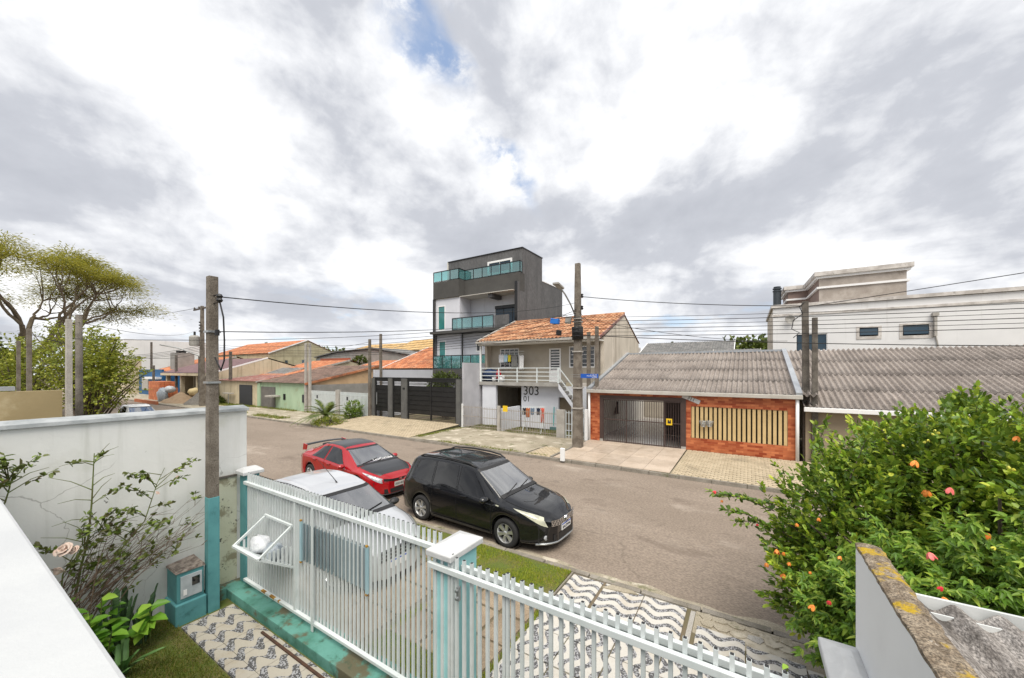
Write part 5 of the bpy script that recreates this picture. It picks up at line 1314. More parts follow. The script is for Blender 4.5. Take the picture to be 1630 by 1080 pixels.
em_.box(c0.x - 0.075, FY0 - 0.0525, c0.z - 0.075, c0.x + 0.07, FY0 - 0.0502, c0.z + 0.03).box(c0.x - 0.075, FY0 - 0.0525, c0.z + 0.031, c0.x - 0.02, FY0 - 0.0502, c0.z + 0.085).box(c0.x + 0.02, FY0 - 0.0525, c0.z + 0.031, c0.x + 0.07, FY0 - 0.0502, c0.z + 0.085)
em_.build('emblem', M['plastic'], ys2)
# slatted screen
cs = MB().box(-0.054, -0.02, 0.73, 0.062, 0.02, 2.13).mesh('slat', M['cream_slat'])
for k in range(20): inst('slat', cs, (sa_ + 0.07 + k * (sb_ - sa_ - 0.14) / 19, FY0 + 0.05, 0), bh)
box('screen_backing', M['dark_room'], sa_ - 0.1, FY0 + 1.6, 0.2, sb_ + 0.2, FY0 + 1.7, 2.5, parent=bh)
box('screen_sill', M['brown_frame'], sa_, FY0 + 0.1, 0.70, sb_, FY0 + 0.19, 0.725, parent=bh)
# number plaque, tilted
pq = thing('number_plaque', 'tilted white house number plaque on the brick front', 'plaque', PY(1100, 635.5, FY0 - 0.03))
dpl = PY(1100, 635.5, FY0 - 0.02)
pl_ = MB().box(-0.38, -0.012, -0.09, 0.38, 0.0, 0.09).mesh('plate', M['cap_white'])
inst('plate', pl_, dpl, pq, rot=(0, R(22), 0))
text('numerals', '311', M['black_paint'], dpl + Vector((0, -0.013, 0)), (R(90), R(22), 0), 0.22, pq)
# carport interior
box('carport_floor', M['tile_floor'], BX0 + 0.2, FY0 + 0.2, 0.05, gb_ + 0.1, 29.4, 0.19, parent=bh)
box('carport_wall', M['soffit'], BX0, FY0 + 0.2, 0.05, BX0 + 0.2, 29.4, 2.6, parent=bh)
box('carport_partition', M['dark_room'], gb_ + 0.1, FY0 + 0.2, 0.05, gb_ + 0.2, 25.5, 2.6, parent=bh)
box('carport_rear', M['beige'], BX0, 29.5, 0.05, gb_ + 3.2, 29.7, 2.4, parent=bh)
box('side_wall', M['gable'], BX1 - 0.2, FY0 + 0.2, 0.05, BX1, 25.6, 2.6, parent=bh)
box('carport_door', M['brown_frame'], PY(1056, 660, 22.0).x, 22.0, 0.2, gb_ + 0.08, 22.06, 2.35, parent=bh)
# dark ornament on the carport wall
oq = MB().box(-6.60, 21.6, 1.18, -6.46, 22.3, 1.22)
oq.tube([(-6.52, 21.9, 1.22), (-6.52, 21.95, 1.5), (-6.52, 22.0, 1.72)], [0.14, 0.11, 0.05], 8).tube([(-6.52, 22.02, 1.70), (-6.52, 22.03, 1.80), (-6.52, 22.05, 1.92)], [0.05, 0.09, 0.03], 8)
oq.build('wall_ornament', M['plastic'], label='small dark figurine on a shelf inside the brick house carport', cat='ornament')
# corrugated roof in single sheets
def sheet_roof(parent, x0, x1, ya, za, yb, zb, cols, rows, m, pitch=0.20, amp=0.054):
    L_ = math.hypot(yb - ya, zb - za); a = math.atan2(zb - za, yb - ya)
    cw, rl_ = 5 * pitch, L_ / rows
    cols = int(math.ceil((x1 - x0) / cw - 0.05))
    q = MB().grid(corr(cw + 0.05, rl_ + 0.14, pitch, amp, 8, 2))
    q.grid([[(x, y, z - 0.007) for x, y, z in r_] for r_ in corr(cw + 0.05, rl_ + 0.14, pitch, amp, 8, 2)])
    n_ = (len(q.v) // 2) // 3
    h_ = len(q.v) // 2
    q.f += [(i, i + 1, h_ + i + 1, h_ + i) for i in range(n_ - 1)]
    me = q.mesh('roof_sheet', m, True)
    for r_ in range(rows):
        for c in range(cols):
            s_ = r_ * rl_ - 0.05
            k = c * cw
            inst('roof_sheet', me, (x0 + k, ya + math.cos(a) * s_, za + math.sin(a) * s_ + 0.012 * (rows - r_ - 1) * 0 + 0.010 * r_ + 0.003 * (c % 2) + random.uniform(-0.003, 0.003)), parent, rot=(a - 0.010 / rl_, 0, 0))
sheet_roof(bh, BX0 + 0.12, BX1 - 0.15, 18.42, 2.78, 25.7, 4.80, 9, 4, M['asb'])
M['flash'] = mat('zinc flashing', (0.42, 0.45, 0.48), (0.34, 0.36, 0.39), 2, 0.45, metal=0.4)
M['gut'] = mat('old cream gutter', (0.48, 0.46, 0.42), (0.40, 0.38, 0.34), 2, 0.6)
for x, nm in ((BX0 - 0.02, 'verge_flashing'), (BX1 + 0.02, 'verge_flashing')):
    MB().beam((x, 18.33, 2.83), (x, 25.75, 4.92), 0.20, 0.10).build(nm, M['flash'], bh)
box('gutter', M['gut'], BX0 - 0.12, 18.22, 2.62, BX1 + 0.12, 18.40, 2.78, parent=bh, bevel=0.015)
box('ridge_flashing', M['flash'], BX0, 25.65, 4.82, BX1, 25.9, 4.93, parent=bh)
MB().tube([(BX0 - 0.02, 18.36, 2.62), (BX0 - 0.02, 18.40, 0.15)], 0.06, 8).build('downpipe', M['frame_white'], bh, smooth=True)
MB().tube([(BX1 - 0.04, 18.36, 2.62), (BX1 - 0.04, 18.40, 0.15)], 0.06, 8).build('downpipe', M['frame_white'], bh, smooth=True)
box('boundary_post', M['frame_white'], PY(931, 680, 18.3).x, 18.25, 0.12, PY(935, 680, 18.3).x, 18.4, 1.75, label='narrow white post left of the brick house downpipe', cat='post')
# wire baskets hung on the cream slats
for i, u in enumerate((1119.5, 1129.5)):
    p = PY(u, 675, FY0 - 0.1)
    q = MB()
    for k in range(5): q.tube([Vector((p.x, FY0 - 0.1, p.z)) + Vector((0.16 * math.cos(t_) * (1 - 0.12 * k), 0.1 * math.sin(t_) * (1 - 0.1 * k), 0.12 - 0.06 * k)) for t_ in np.linspace(0, 2 * math.pi, 13)], 0.008, 4, False)
    for t_ in np.linspace(0, 2 * math.pi, 11): q.tube([Vector((p.x, FY0 - 0.1, p.z)) + Vector((0.16 * math.cos(t_) * (1 - 0.12 * k), 0.1 * math.sin(t_) * (1 - 0.1 * k), 0.12 - 0.06 * k)) for k in range(5)], 0.008, 4, False)
    q.build('wire_basket', M['steel'], label=('left' if i == 0 else 'right') + ' one of two wire baskets hung on the cream slats', cat='basket', group='wire baskets on the slats')

# ---- neighbour on the right: big corrugated roof
nh = thing('corrugated_house', 'low house with wide grey corrugated roof behind the shrubs', 'house', (7.5, 20.0, 0))
box('front_wall', mat('khaki render', (0.34, 0.28, 0.20), (0.28, 0.23, 0.165), 1, 0.85), 1.95, 18.75, 0.05, 15.0, 18.95, 2.25, parent=nh)
sheet_roof(nh, 1.86, 14.9, 18.42, 2.33, 25.75, 4.80, 14, 4, M['asb'])
box('gutter', M['frame_white'], 1.86, 18.24, 2.16, 15.0, 18.40, 2.32, parent=nh, bevel=0.01)
box('rear_wall', M['gable'], 1.95, 25.6, 0.05, 15.0, 25.8, 4.70, parent=nh)

# ---- white apartment block behind
M['wb'] = mat('white block render', (0.72, 0.72, 0.725), (0.67, 0.67, 0.675), 0.5, 0.85, 0.1, 15, streak=((0.46, 0.45, 0.43), 0.5, 0.55, 0.78, 0.5))
M['wb_stain'] = mat('stained cornice', (0.62, 0.59, 0.56), (0.42, 0.39, 0.365), 1.8, 0.9, 0.2, 15, stain=((0.20, 0.18, 0.165), 3.0, 0.58, 0.70, 0.6))
M['wb_side'] = mat('stained cream side', (0.62, 0.56, 0.47), (0.52, 0.46, 0.38), 1, 0.9)
M['wb_brown'] = mat('taupe render', (0.24, 0.175, 0.15), (0.21, 0.155, 0.135), 1, 0.85)
M['wb_rough'] = mat('weathered bare render', (0.43, 0.385, 0.345), (0.33, 0.29, 0.255), 1.3, 0.95, 0.3, 15, stain=((0.20, 0.17, 0.14), 1.2, 0.55, 0.7, 0.6), fine=0.2)
wb = thing('white_building', 'white rendered block with stained cornice behind the corrugated roofs', 'building', (9.0, 38.0, 0))
WY = 34.0
wins = [(PY(1268, 540, WY).x, PY(1317, 540, WY).x, 5.15, 6.35), (PY(1368, 526, WY).x, PY(1398, 526, WY).x, 6.05, 6.62), (PY(1437, 524, WY).x, PY(1479, 524, WY).x, 6.0, 6.68)]
wall_y('front_wall', M['wb'], 1.62, 20.0, 0, 8.35, WY, 0.25, wins, wb)
box('side_wall', M['wb_side'], 1.62, WY + 0.25, 0, 1.87, 43.2, 8.35, parent=wb)
box('roof_slab', M['wb_stain'], 1.87, WY + 0.25, 8.0, 20.0, 43.0, 8.2, parent=wb)
box('cornice', M['wb_stain'], 1.50, WY - 0.12, 8.38, 20.0, WY + 0.3, 8.60, parent=wb)
box('cornice', M['wb_stain'], 1.50, WY + 0.303, 8.38, 1.92, 43.3, 8.597, parent=wb)
box('band', M['wb_stain'], 1.56, WY - 0.055, 7.74, 20.0, WY - 0.003, 7.90, parent=wb)
w0 = wins[0]
for k in range(3):
    window(wb, w0[0] + (w0[1] - w0[0]) * k / 3, w0[0] + (w0[1] - w0[0]) * (k + 1) / 3, w0[2], w0[3], WY + 0.06, M['frame_black'] if k != 2 else M['frame_white'], M['blue_win'], 0, 0, 0.04)
for w_ in wins[1:]:
    a, b, c, d = w_
    fq = MB()
    for (p0, p1, q0, q1) in ((a - 0.16, b + 0.16, c - 0.2, c), (a - 0.16, b + 0.16, d, d + 0.1), (a - 0.16, a, c, d), (b, b + 0.16, c, d)): fq.box(p0, WY - 0.03, q0, p1, WY - 0.002, q1)
    fr = fq.build('window', M['wb_stain'], wb)
    box('window_recess', M['seam'], a, WY + 0.16, c, b, WY + 0.2, d, parent=fr)
    MB().poly([(a + 0.03, WY + 0.03, d - 0.05), (b - 0.03, WY + 0.03, d - 0.05), (b - 0.03, WY - 0.07, c + 0.08), (a + 0.03, WY - 0.07, c + 0.08)], (0, 0.012, 0.01)).build('pane', M['blue_win'], fr)
box('window', M['wb_stain'], w0[0] - 0.13, WY - 0.03, w0[2] - 0.14, w0[1] + 0.13, WY - 0.002, w0[2], parent=wb)
# roof-top volume with stepped plan
up = [(4.45, 35.2), (9.0, 35.2), (9.0, 43.5), (2.85, 43.5), (2.95, 39.8), (4.30, 39.8)]
def plan_prism(pts, z0, z1, name, m, parent): return MB().poly([(x, y, z0) for x, y in pts], (0, 0, z1 - z0)).build(name, m, parent)
rt = plan_prism(up, 8.0, 10.45, 'rooftop_block', M['wb_brown'], wb)
box('rough_face', M['wb_rough'], 4.44, 35.15, 8.2, 9.0, 35.197, 10.45, parent=wb)
def grow(pts, d):
    sg = [(-1, -1), (1, -1), (1, 1), (-1, 1), (-1, -1), (-1, -1)]
    return [(x + d * s[0], y + d * s[1]) for (x, y), s in zip(pts, sg)]
plan_prism(grow(up, 0.30), 10.62, 10.92, 'parapet_cornice', M['wb_stain'], wb)
plan_prism(grow(up, 0.18), 10.45, 10.62, 'parapet_cornice', M['frame_white'], wb)
plan_prism(grow(up, 0.14), 9.72, 9.86, 'string_course', M['frame_white'], wb)
ch = MB().lathe([(0.001, 8.0), (0.29, 8.0), (0.29, 10.6), (0.33, 10.62), (0.33, 10.72), (0.25, 10.74), (0.25, 10.8), (0.33, 10.82), (0.33, 10.92), (0.25, 10.94), (0.27, 11.05), (0.001, 11.1)], (2.2, 40.0, 0), 14)
ch.build('flue', mat('dark blue grey flue', (0.045, 0.055, 0.065), None, rough=0.5), wb, smooth=False)
MB().box(PY(1485, 500, WY).x, WY - 0.25, 5.9, PY(1489.5, 500, WY).x, WY - 0.01, 7.15).box(PY(1482, 500, WY).x, WY - 0.3, 7.15, PY(1492, 500, WY).x, WY - 0.01, 7.35).build('rain_head', M['conc_pale'], wb)
MB().tube([PY(1487.5, 527, WY - 0.05), PY(1492, 545, WY - 0.05), PY(1495, 562, WY - 0.05)], 0.04, 5).build('rain_pipe', M['conc_pale'], wb)
dish = MB().lathe([(0.02, 0.10), (0.16, 0.07), (0.30, 0.0), (0.29, -0.01), (0.02, 0.08)], (PY(1257, 509, WY).x, WY - 0.3, PY(1257, 509, WY).z), 14, 'y')
dish.build('satellite_dish', M['conc_slab'], label='small grey satellite dish on the white block', cat='dish')
# ------------------------------------------------------------------ houses further left along the far side
def lot_house(name, label, x0, x1, ya, za, yb, zb, m_roof, m_wall, front=None, cat='house', overhang=0.25, back=True, verge=None, zbase=0.1):
    """gabled or mono-pitch house: roof plane from eave (ya, za) to ridge (yb, zb), gable walls below"""
    t = thing(name, label, cat, ((x0 + x1) / 2, yb, zbase))
    poly_ = [(ya + overhang, zbase), (2 * yb - ya if back else yb, zbase), (2 * yb - ya if back else yb, za if back else zb - 0.12), (yb, zb - 0.10), (ya + overhang, za + 0.0)]
    for xx in (x0, x1 - 0.2): MB().poly([(xx, y, z) for y, z in poly_], (0.2, 0, 0)).build('gable_wall', m_wall, t)
    wall_y('front_wall', front or m_wall, x0 + 0.2, x1 - 0.2, zbase, za + 0.02, ya + overhang, 0.2, [], t)
    tile_roof('roof', x0 - 0.15, x1 + 0.15, ya, za, yb, zb, m_roof, t, 0.30, 0.45, 0.06, 0.03, 4)
    if back: tile_roof('rear_roof', x0 - 0.15, x1 + 0.15, 2 * yb - ya, za, yb, zb, m_roof, t, 0.30, 0.45, 0.06, 0.03, 4)
    for xx in (x0 - 0.17, x1 + 0.17):
        MB().beam((xx, ya, za), (xx, yb, zb), 0.07, 0.2).build('verge_board', verge or M['conc_pale'], t)
    return t
M['mint'] = mat('mint green render', (0.40, 0.52, 0.37), (0.33, 0.45, 0.31), 1.2, 0.85, 0.15, 15, stain=((0.30, 0.28, 0.16), 1.5, 0.56, 0.7, 0.6), stretch=(1, 1, 0.4))
M['cream'] = mat('cream render', (0.58, 0.50, 0.36), (0.50, 0.43, 0.30), 0.9, 0.85, 0.15, 15, streak=((0.30, 0.25, 0.17), 0.6, 0.52, 0.72, 0.7), stain=((0.38, 0.31, 0.2), 1.4, 0.58, 0.72, 0.6))
M['yellowish'] = mat('pale yellow render', (0.46, 0.42, 0.28), (0.38, 0.34, 0.22), 0.9, 0.85, streak=((0.2, 0.18, 0.12), 0.5, 0.5, 0.72, 0.7))
M['block'] = mat('grey block wall', (0.30, 0.29, 0.275), (0.24, 0.235, 0.22), 1.2, 0.9, 0.2, 12)
M['deep_blue'] = mat('deep blue paint', (0.012, 0.085, 0.20), (0.016, 0.10, 0.24), 1, 0.6)
M['dark_door'] = mat('dark metal door', (0.032, 0.034, 0.04), None, rough=0.5)
M['grey_door'] = mat('grey boarded door', (0.16, 0.15, 0.14), (0.12, 0.115, 0.11), 2, 0.8)
M['peach'] = mat('peach render', (0.58, 0.40, 0.24), (0.50, 0.34, 0.2), 1.0, 0.9, 0.1, 15, stain=((0.35, 0.25, 0.16), 1.5, 0.56, 0.7, 0.6))
M['red_brick_wall'] = mat('raw red brick', (0.34, 0.10, 0.055), (0.27, 0.08, 0.045), 5, 0.9)
# white gates, lot next to the black gates
for i, (a, b, lb) in enumerate(((495.5, 537, 'white sheet gate leaf beside the mint green house'), (543, 588, 'white sheet gate leaf nearest the black gates'))):
    x0, x1 = ux(a), ux(b)
    t = thing('sheet_gate', lb, 'gate', ((x0 + x1) / 2, 18.4, 0.1), group='white sheet gates')
    pmx = MB().box(-0.045, -0.015, 0.15, 0.045, 0.015, 2.0).mesh('board', M['gate_white'])
    n = int((x1 - x0) / 0.16)
    for k in range(n): inst('board', pmx, (x0 + 0.1 + (x1 - x0 - 0.2) * k / (n - 1), 18.4, 0), t)
    for z in (0.3, 1.75): box('rail', M['gate_white'], x0, 18.43, z, x1, 18.47, z + 0.08, parent=t)
    box('letter_slot', M['dark_door'], (x0 + x1) / 2 - 0.9, 18.375, 1.35, (x0 + x1) / 2 - 0.7, 18.384, 1.62, parent=t)
box('gate_post', M['conc_pale'], ux(537.5), 18.3, 0.05, ux(542.5), 18.55, 2.15, label='pale concrete post between the two white sheet gates', cat='post')
# mint green house with dark roof
gh = lot_house('green_house', 'mint green house with grey garage door and mossy dark roof', -41.4, -32.9, 18.0, 2.55, 26.0, 4.25, M['tiles_dark'], M['peach'], front=M['mint'], back=False, verge=M['tiles_orange'])
box('garage_door', M['grey_door'], ux(421), 18.18, 0.12, ux(443), 18.245, 2.15, parent=gh)
box('door_pier', M['mint'], ux(416), 18.12, 0.1, ux(420), 18.248, 2.5, parent=gh)
box('lower_wall', M['block'], -32.86, 18.4, 0.1, -32.70, 26.0, 2.45, parent=gh)
box('letter_box', M['seam'], ux(456), 18.2, 1.0, ux(459), 18.249, 1.55, parent=gh)
box('door_canopy', M['conc_pale'], ux(441), 17.4, 1.25, ux(451), 18.245, 1.40, parent=gh)
box('meter', M['dark_door'], ux(487), 18.15, 0.9, ux(491), 18.249, 1.6, parent=gh)
# cream house with dark door
ch_ = lot_house('cream_house', 'cream house with dark metal door and dull red roof', -50.6, -41.6, 17.9, 2.60, 24.0, 3.35, M['tiles_red'], M['cream'], back=False)
box('door', M['dark_door'], ux(388), 18.08, 0.12, ux(408), 18.146, 2.25, parent=ch_)
box('bin_stand', M['conc_pale'], ux(369), 17.6, 1.25, ux(382), 17.95, 1.35, parent=ch_)
MB().tube([(ux(375.5), 17.8, 0.1), (ux(375.5), 17.8, 1.25)], 0.04, 6).build('bin_stand_leg', M['steel'], ch_)
# taller orange-roofed house behind them
lot_house('tiled_house', 'orange clay roof rising behind the mossy dark roof', -52.0, -44.0, 21.9, 3.05, 30.0, 5.06, M['tiles_orange'], M['cream'], back=True)
lot_house('small_gable_house', 'small grey tiled gable between the cream wall and the orange roof', -50.2, -46.0, 22.6, 3.2, 25.0, 4.05, M['tiles_grey'], M['block'])
# open carport house with its wide cream gable
cg = thing('carport_house', 'cream house with open carport columns and low purple brown roof', 'house', (-59, 22, 0.1))
MB().poly([(-51.2, y, z) for y, z in ((18.2, 0.1), (28.0, 0.1), (28.0, 3.9), (23.4, 5.2), (18.2, 3.6))], (0.25, 0, 0)).build('gable_wall', M['cream'], cg)
MB().poly([(-67.2, y, z) for y, z in ((21.0, 0.1), (28.0, 0.1), (28.0, 3.9), (23.4, 5.2), (21.0, 4.3))], (0.25, 0, 0)).build('gable_wall', M['cream'], cg)
tile_roof('roof', -67.6, -51.0, 17.6, 3.42, 23.4, 5.30, mat('purple brown sheet', (0.17, 0.10, 0.105), (0.13, 0.08, 0.085), 2, 0.7), cg, 0.4, 0.9, 0.05, 0.01, 4)
tile_roof('rear_roof', -67.6, -51.0, 28.4, 3.9, 23.4, 5.30, M['tiles_grey'], cg, 0.4, 0.9, 0.05, 0.01, 4)
box('fascia', M['cream'], -67.6, 17.55, 3.1, -51.0, 17.7, 3.40, parent=cg)
MB().beam((-51.0, 17.6, 3.45), (-51.0, 23.4, 5.33), 0.12, 0.16).build('verge_board', M['frame_white'], cg)
box('rear_wall', M['dark_room'], -67, 21.0, 0.1, -51.2, 21.2, 3.9, parent=cg)
for x in (-66.6, -61.5, -56.3): box('column', M['cream'], x - 0.2, 17.9, 0.1, x + 0.2, 18.3, 3.1, parent=cg)
# blue house with orange roof and water tank
bl = lot_house('blue_house', 'deep blue walled house with bright orange tile roof', -80.0, -67.8, 19.8, 3.6, 26.5, 5.9, M['tiles_orange'], M['cream'], front=M['deep_blue'])
box('parapet', M['deep_blue'], -81.0, 18.5, 0.1, -70.5, 18.7, 3.9, parent=bl)
box('notice_panel', M['conc_pale'], -79.2, 18.40, 0.8, -76.3, 18.495, 2.6, parent=bl)
box('awning', M['frame_white'], -76.0, 17.9, 2.5, -70.8, 18.49, 2.8, parent=bl)
wt = box('water_tank_tower', M['block'], -74.6, 20.5, 3.6, -71.9, 22.6, 6.4, label='grey water tank block standing among the orange roof tiles', cat='water tank')
box('tank_lid', M['seam'], -73.6, 20.9, 6.4, -72.6, 21.8, 6.75, parent=wt)
# backdrop houses
lot_house('two_storey_house', 'high orange roofed house with yellow gable far behind the pole', -96, -72, 33, 6.8, 40.0, 9.6, M['tiles_orange'], M['yellowish'], verge=M['frame_white'])
hb_ = thing('block_house', 'grey block house behind the orange roofs', 'house', (-52, 40, 0.1))
MB().poly([(-62, 36, 0.1), (-38, 36, 0.1), (-38, 36, 5.6), (-47, 36, 6.9), (-56, 36, 6.6), (-62, 36, 5.8)], (0, 8, 0)).build('wall', M['block'], hb_)
MB().poly([(-62.2, 35.7, 5.9), (-56, 35.7, 6.7), (-47, 35.7, 7.0), (-37.8, 35.7, 5.7), (-37.8, 35.7, 5.85), (-47, 35.7, 7.15), (-56, 35.7, 6.85), (-62.2, 35.7, 6.05)], (0, 8.5, 0)).build('roof', M['tiles_grey'], hb_)
for u0, u1 in ((437, 445), (452, 458), (481, 487)): box('window', M['blue_win'], PY(u0, 570, 36).x, 35.94, 4.0, PY(u1, 570, 36).x, 35.998, 5.6, parent=hb_)
box('brick_wall', M['red_brick_wall'], PY(510, 566, 33).x, 33, 0.1, PY(555, 566, 33).x, 33.3, 5.55, label='unplastered red brick wall behind the orange roofs', cat='wall')
lot_house('tiled_house', 'orange roofed house directly behind the lilac side wall', -31.6, -24.6, 25.2, 3.9, 32.0, 6.4, M['tiles_orange'], M['block'], verge=M['frame_white'])
lot_house('tiled_house', 'low faded orange roof between the twin poles and the orange house', -40.5, -33.0, 28.0, 4.0, 32.0, 5.0, M['tiles_orange'], M['yellowish'])
yh = lot_house('yellow_roof_house', 'two storey house with ochre roof behind the orange roofs', -66, -52, 44, 7.2, 50, 9.0, M['tiles_yellow'], M['white_blue'], verge=M['conc_pale'])
yh2 = lot_house('yellow_roof_house', 'two storey house with ochre roof next to the tower', -51, -42, 42, 6.9, 48, 9.2, M['tiles_yellow'], M['block'], verge=M['conc_pale'])
for h_, xs_ in ((yh, (-64, -60, -56)), (yh2, (-49.5, -46))):
    for x in xs_: box('window', M['blue_win'], x, 44.17 if h_ is yh else 42.17, 4.8, x + 1.4, 44.24 if h_ is yh else 42.24, 6.3, parent=h_)
# houses behind the brick house
lot_house('grey_roof_house', 'pale grey gabled house behind the brick house ridge', -12.0, -1.5, 50, 5.6, 56, 7.6, M['tiles_grey'], M['wb'], verge=M['frame_white'])
box('flat_building', M['wb_stain'], -18.5, 46, 0, -12.2, 52, 6.8, label='flat stained building behind the ridge of the brick house', cat='building')
lot_house('grey_roof_house', 'low white house with brown roof beside the white block', -3.0, 1.0, 44, 4.6, 47, 6.0, M['tiles_grey'], M['wb'])
box('pale_building', M['wb'], -110, 20, 0, -96, 34, 9.5, label='pale building half hidden by the trees at far left', cat='building')
box('pale_building', M['cream'], -94, 17, 0, -82, 19, 5.5, label='cream building behind the light green tree', cat='building')

# building materials on the pavement
M['sand'] = mat('builders sand', (0.36, 0.26, 0.17), (0.30, 0.21, 0.13), 2.5, 0.95, 0.4, 12)
M['gravel'] = mat('grey gravel heap', (0.20, 0.185, 0.165), (0.15, 0.14, 0.125), 6, 0.95, 0.6, 15)
M['pallet_brick'] = mat('orange hollow bricks', (0.58, 0.20, 0.09), (0.46, 0.15, 0.07), 3, 0.85, rnd=0.12)
def heap(c, r_, h, m, name, label, seed):
    rg = random.Random(seed); G = []
    for a in range(9):
        f_ = a / 8
        G.append([(c[0] + r_[0] * f_ * math.cos(b) * (1 + rg.uniform(-0.1, 0.1)), c[1] + r_[1] * f_ * math.sin(b) * (1 + rg.uniform(-0.1, 0.1)), c[2] + h * (1 - f_) ** 1.1 + rg.uniform(-0.04, 0.04)) for b in [2 * math.pi * k / 20 for k in range(20)]])
        G[-1].append(G[-1][0])
    MB().grid(G).build(name, m, smooth=True, label=label, cat='heap')
heap((-55.5, 16.2, 0.05), (3.4, 1.8), 1.25, M['sand'], 'sand_heap', 'brown sand heap on the pavement beside the stacked bricks', 1)
heap((-50.5, 16.4, 0.05), (1.9, 1.5), 1.55, M['gravel'], 'gravel_heap', 'grey gravel heap behind the concrete service pole', 2)
bs = thing('brick_stack', 'stack of orange hollow bricks on the pavement', 'bricks', (-62, 16.4, 0.1))
bme = MB().box(0.01, 0.01, 0.01, 0.48, 0.48, 0.37).mesh('brick_course', M['pallet_brick'])
for i in range(10):
    for j in range(3):
        for k in range(6 if i < 8 else 4): inst('brick_course', bme, (-64.5 + i * 0.5 + random.uniform(-0.02, 0.02), 15.6 + j * 0.5, 0.1 + k * 0.38), bs)
bag((-58.6, 15.4, 0.8), (0.9, 0.5, 0.9), M['bag_grey'], 'grey tarpaulin bundle beside the brick stack', 4)
bag((-55.0, 17.3, 1.2), (0.9, 0.6, 0.5), mat('cream sack', (0.62, 0.50, 0.28), None), 'cream sack lying on top of the sand heap', 5)
bag((-58.0, 15.9, 1.5), (0.7, 0.5, 0.4), M['bag_white'], 'white sack lying between sand heap and bricks', 6)
box('brick_row', M['pallet_brick'], -62.5, 13.85, 0.0, -54.5, 13.99, 0.35, label='row of bricks holding the sand along the kerb', cat='bricks')
box('timber_post', M['sand'], -52.6, 17.2, 0.1, -51.7, 17.5, 2.6, label='square brown pillar beside the gravel heap', cat='pillar')

# near-side neighbours on the left
M['ochre_wall'] = mat('ochre render', (0.40, 0.32, 0.18), (0.30, 0.24, 0.13), 0.6, 0.9, 0.2, 15, stain=((0.52, 0.45, 0.30), 0.7, 0.52, 0.66, 0.7))
nw = thing('party_wall', 'beige and ochre party wall of the next house at far left', 'wall', (-15.6, 0, 0))
box('upper_wall', M['ochre_wall'], -15.75, -6, 2.35, -15.5, 2.05, 3.22, parent=nw)
box('lower_wall', M['peach'], -15.75, -6, 0, -15.45, 1.90, 2.347, parent=nw)
box('coping', M['flash'], -15.9, -6, 3.24, -15.6, 1.3, 3.34, parent=nw)

# ------------------------------------------------------------------ poles
def pole(name, label, x, y, z0, z1, a, b, m, group=None, square=True, dx=0.0):
    t = thing(name, label, 'pole', (x, y, z0), group=group)
    if square: MB().frustum(x, y, z0 - 0.2, z1, a, a * 0.8, b, b * 0.8, dx).build('shaft', m, t, bevel=0.008)
    else: MB().tube([(x, y, z0 - 0.2), (x + dx, y, z1)], [a, b], 10).build('shaft', m, t, smooth=True)
    return t
p1 = pole('street_pole', 'tall tapered concrete street pole with lamp and blue street sign', -6.74, 16.5, 0.1, 8.77, 0.22, 0.115, M['conc'])
for z, w_ in ((1.95, 0.48), (2.9, 0.46), (4.6, 0.42), (6.15, 0.38), (6.0, 0.38)): box('band', M['conc_pale'], -6.74 - w_ / 2, 16.5 - w_ * 0.42, z, -6.74 + w_ / 2, 16.5 + w_ * 0.42, z + 0.06, parent=p1)
MB().tube([(-6.80, 16.35, 6.3), (-6.80, 15.8, 6.75), (-6.80, 15.2, 7.1), (-6.80, 14.75, 7.28)], 0.035, 8).build('lamp_arm', M['steel'], p1, smooth=True)
MB().poly([(-6.92, 14.85, 7.25), (-6.68, 14.85, 7.25), (-6.66, 14.2, 7.36), (-6.94, 14.2, 7.36)], (0, 0.01, 0.09)).build('lamp_head', M['conc_slab'], p1, bevel=0.02)
MB().lathe([(0.001, 0), (0.05, 0), (0.05, 0.07), (0.001, 0.09)], (-6.80, 14.55, 7.40), 10).build('photocell', M['plastic'], p1)
for k in range(6):
    z = 5.35 + k * 0.17
    MB().tube([(-6.9, 16.2, z), (-6.5, 16.2, z)], 0.022, 6).build('cable_clamp', M['black_paint'], p1)
MB().tube([(-6.74, 16.5, 5.2), (-6.74, 16.45, 5.8)], 0.27, 10).build('cable_wrap', M['black'], p1, smooth=True)
for z in (6.55, 7.10): MB().lathe([(0.001, 0), (0.05, 0), (0.07, 0.06), (0.04, 0.1), (0.07, 0.15), (0.001, 0.2)], (-6.45, 16.3, z), 10).build('insulator', M['black_paint'], p1)
ss = thing('street_sign', 'blue street name plate on the tall concrete pole', 'sign', (-6.2, 16.2, 3.4))
sa0, sb0 = PY(924.5, 602, 16.25), PY(952.5, 595.5, 16.25)
box('plate', mat('blue enamel', (0.012, 0.09, 0.42), None, rough=0.35), sa0.x, 16.235, sa0.z, sb0.x, 16.25, sb0.z, parent=ss)
zc = (sa0.z + sb0.z) / 2
text('lettering', 'R. Ten. Cel.', M['plate_white'], (sb0.x - 0.06, 16.233, zc + 0.058), (R(90), 0, 0), 0.062, ss, align='RIGHT')
text('lettering', 'Mendes Magro', M['plate_white'], (sb0.x - 0.06, 16.233, zc + 0.002), (R(90), 0, 0), 0.080, ss, align='RIGHT')
text('lettering', '82 820-000', M['plate_white'], (sb0.x - 0.06, 16.233, zc - 0.062), (R(90), 0, 0), 0.05, ss, align='RIGHT')
MB().box(-7.0, 16.24, zc - 0.055, sa0.x, 16.25, zc - 0.04).box(-7.0, 16.24, zc + 0.04, sa0.x, 16.25, zc + 0.055).build('strap', M['steel'], ss)
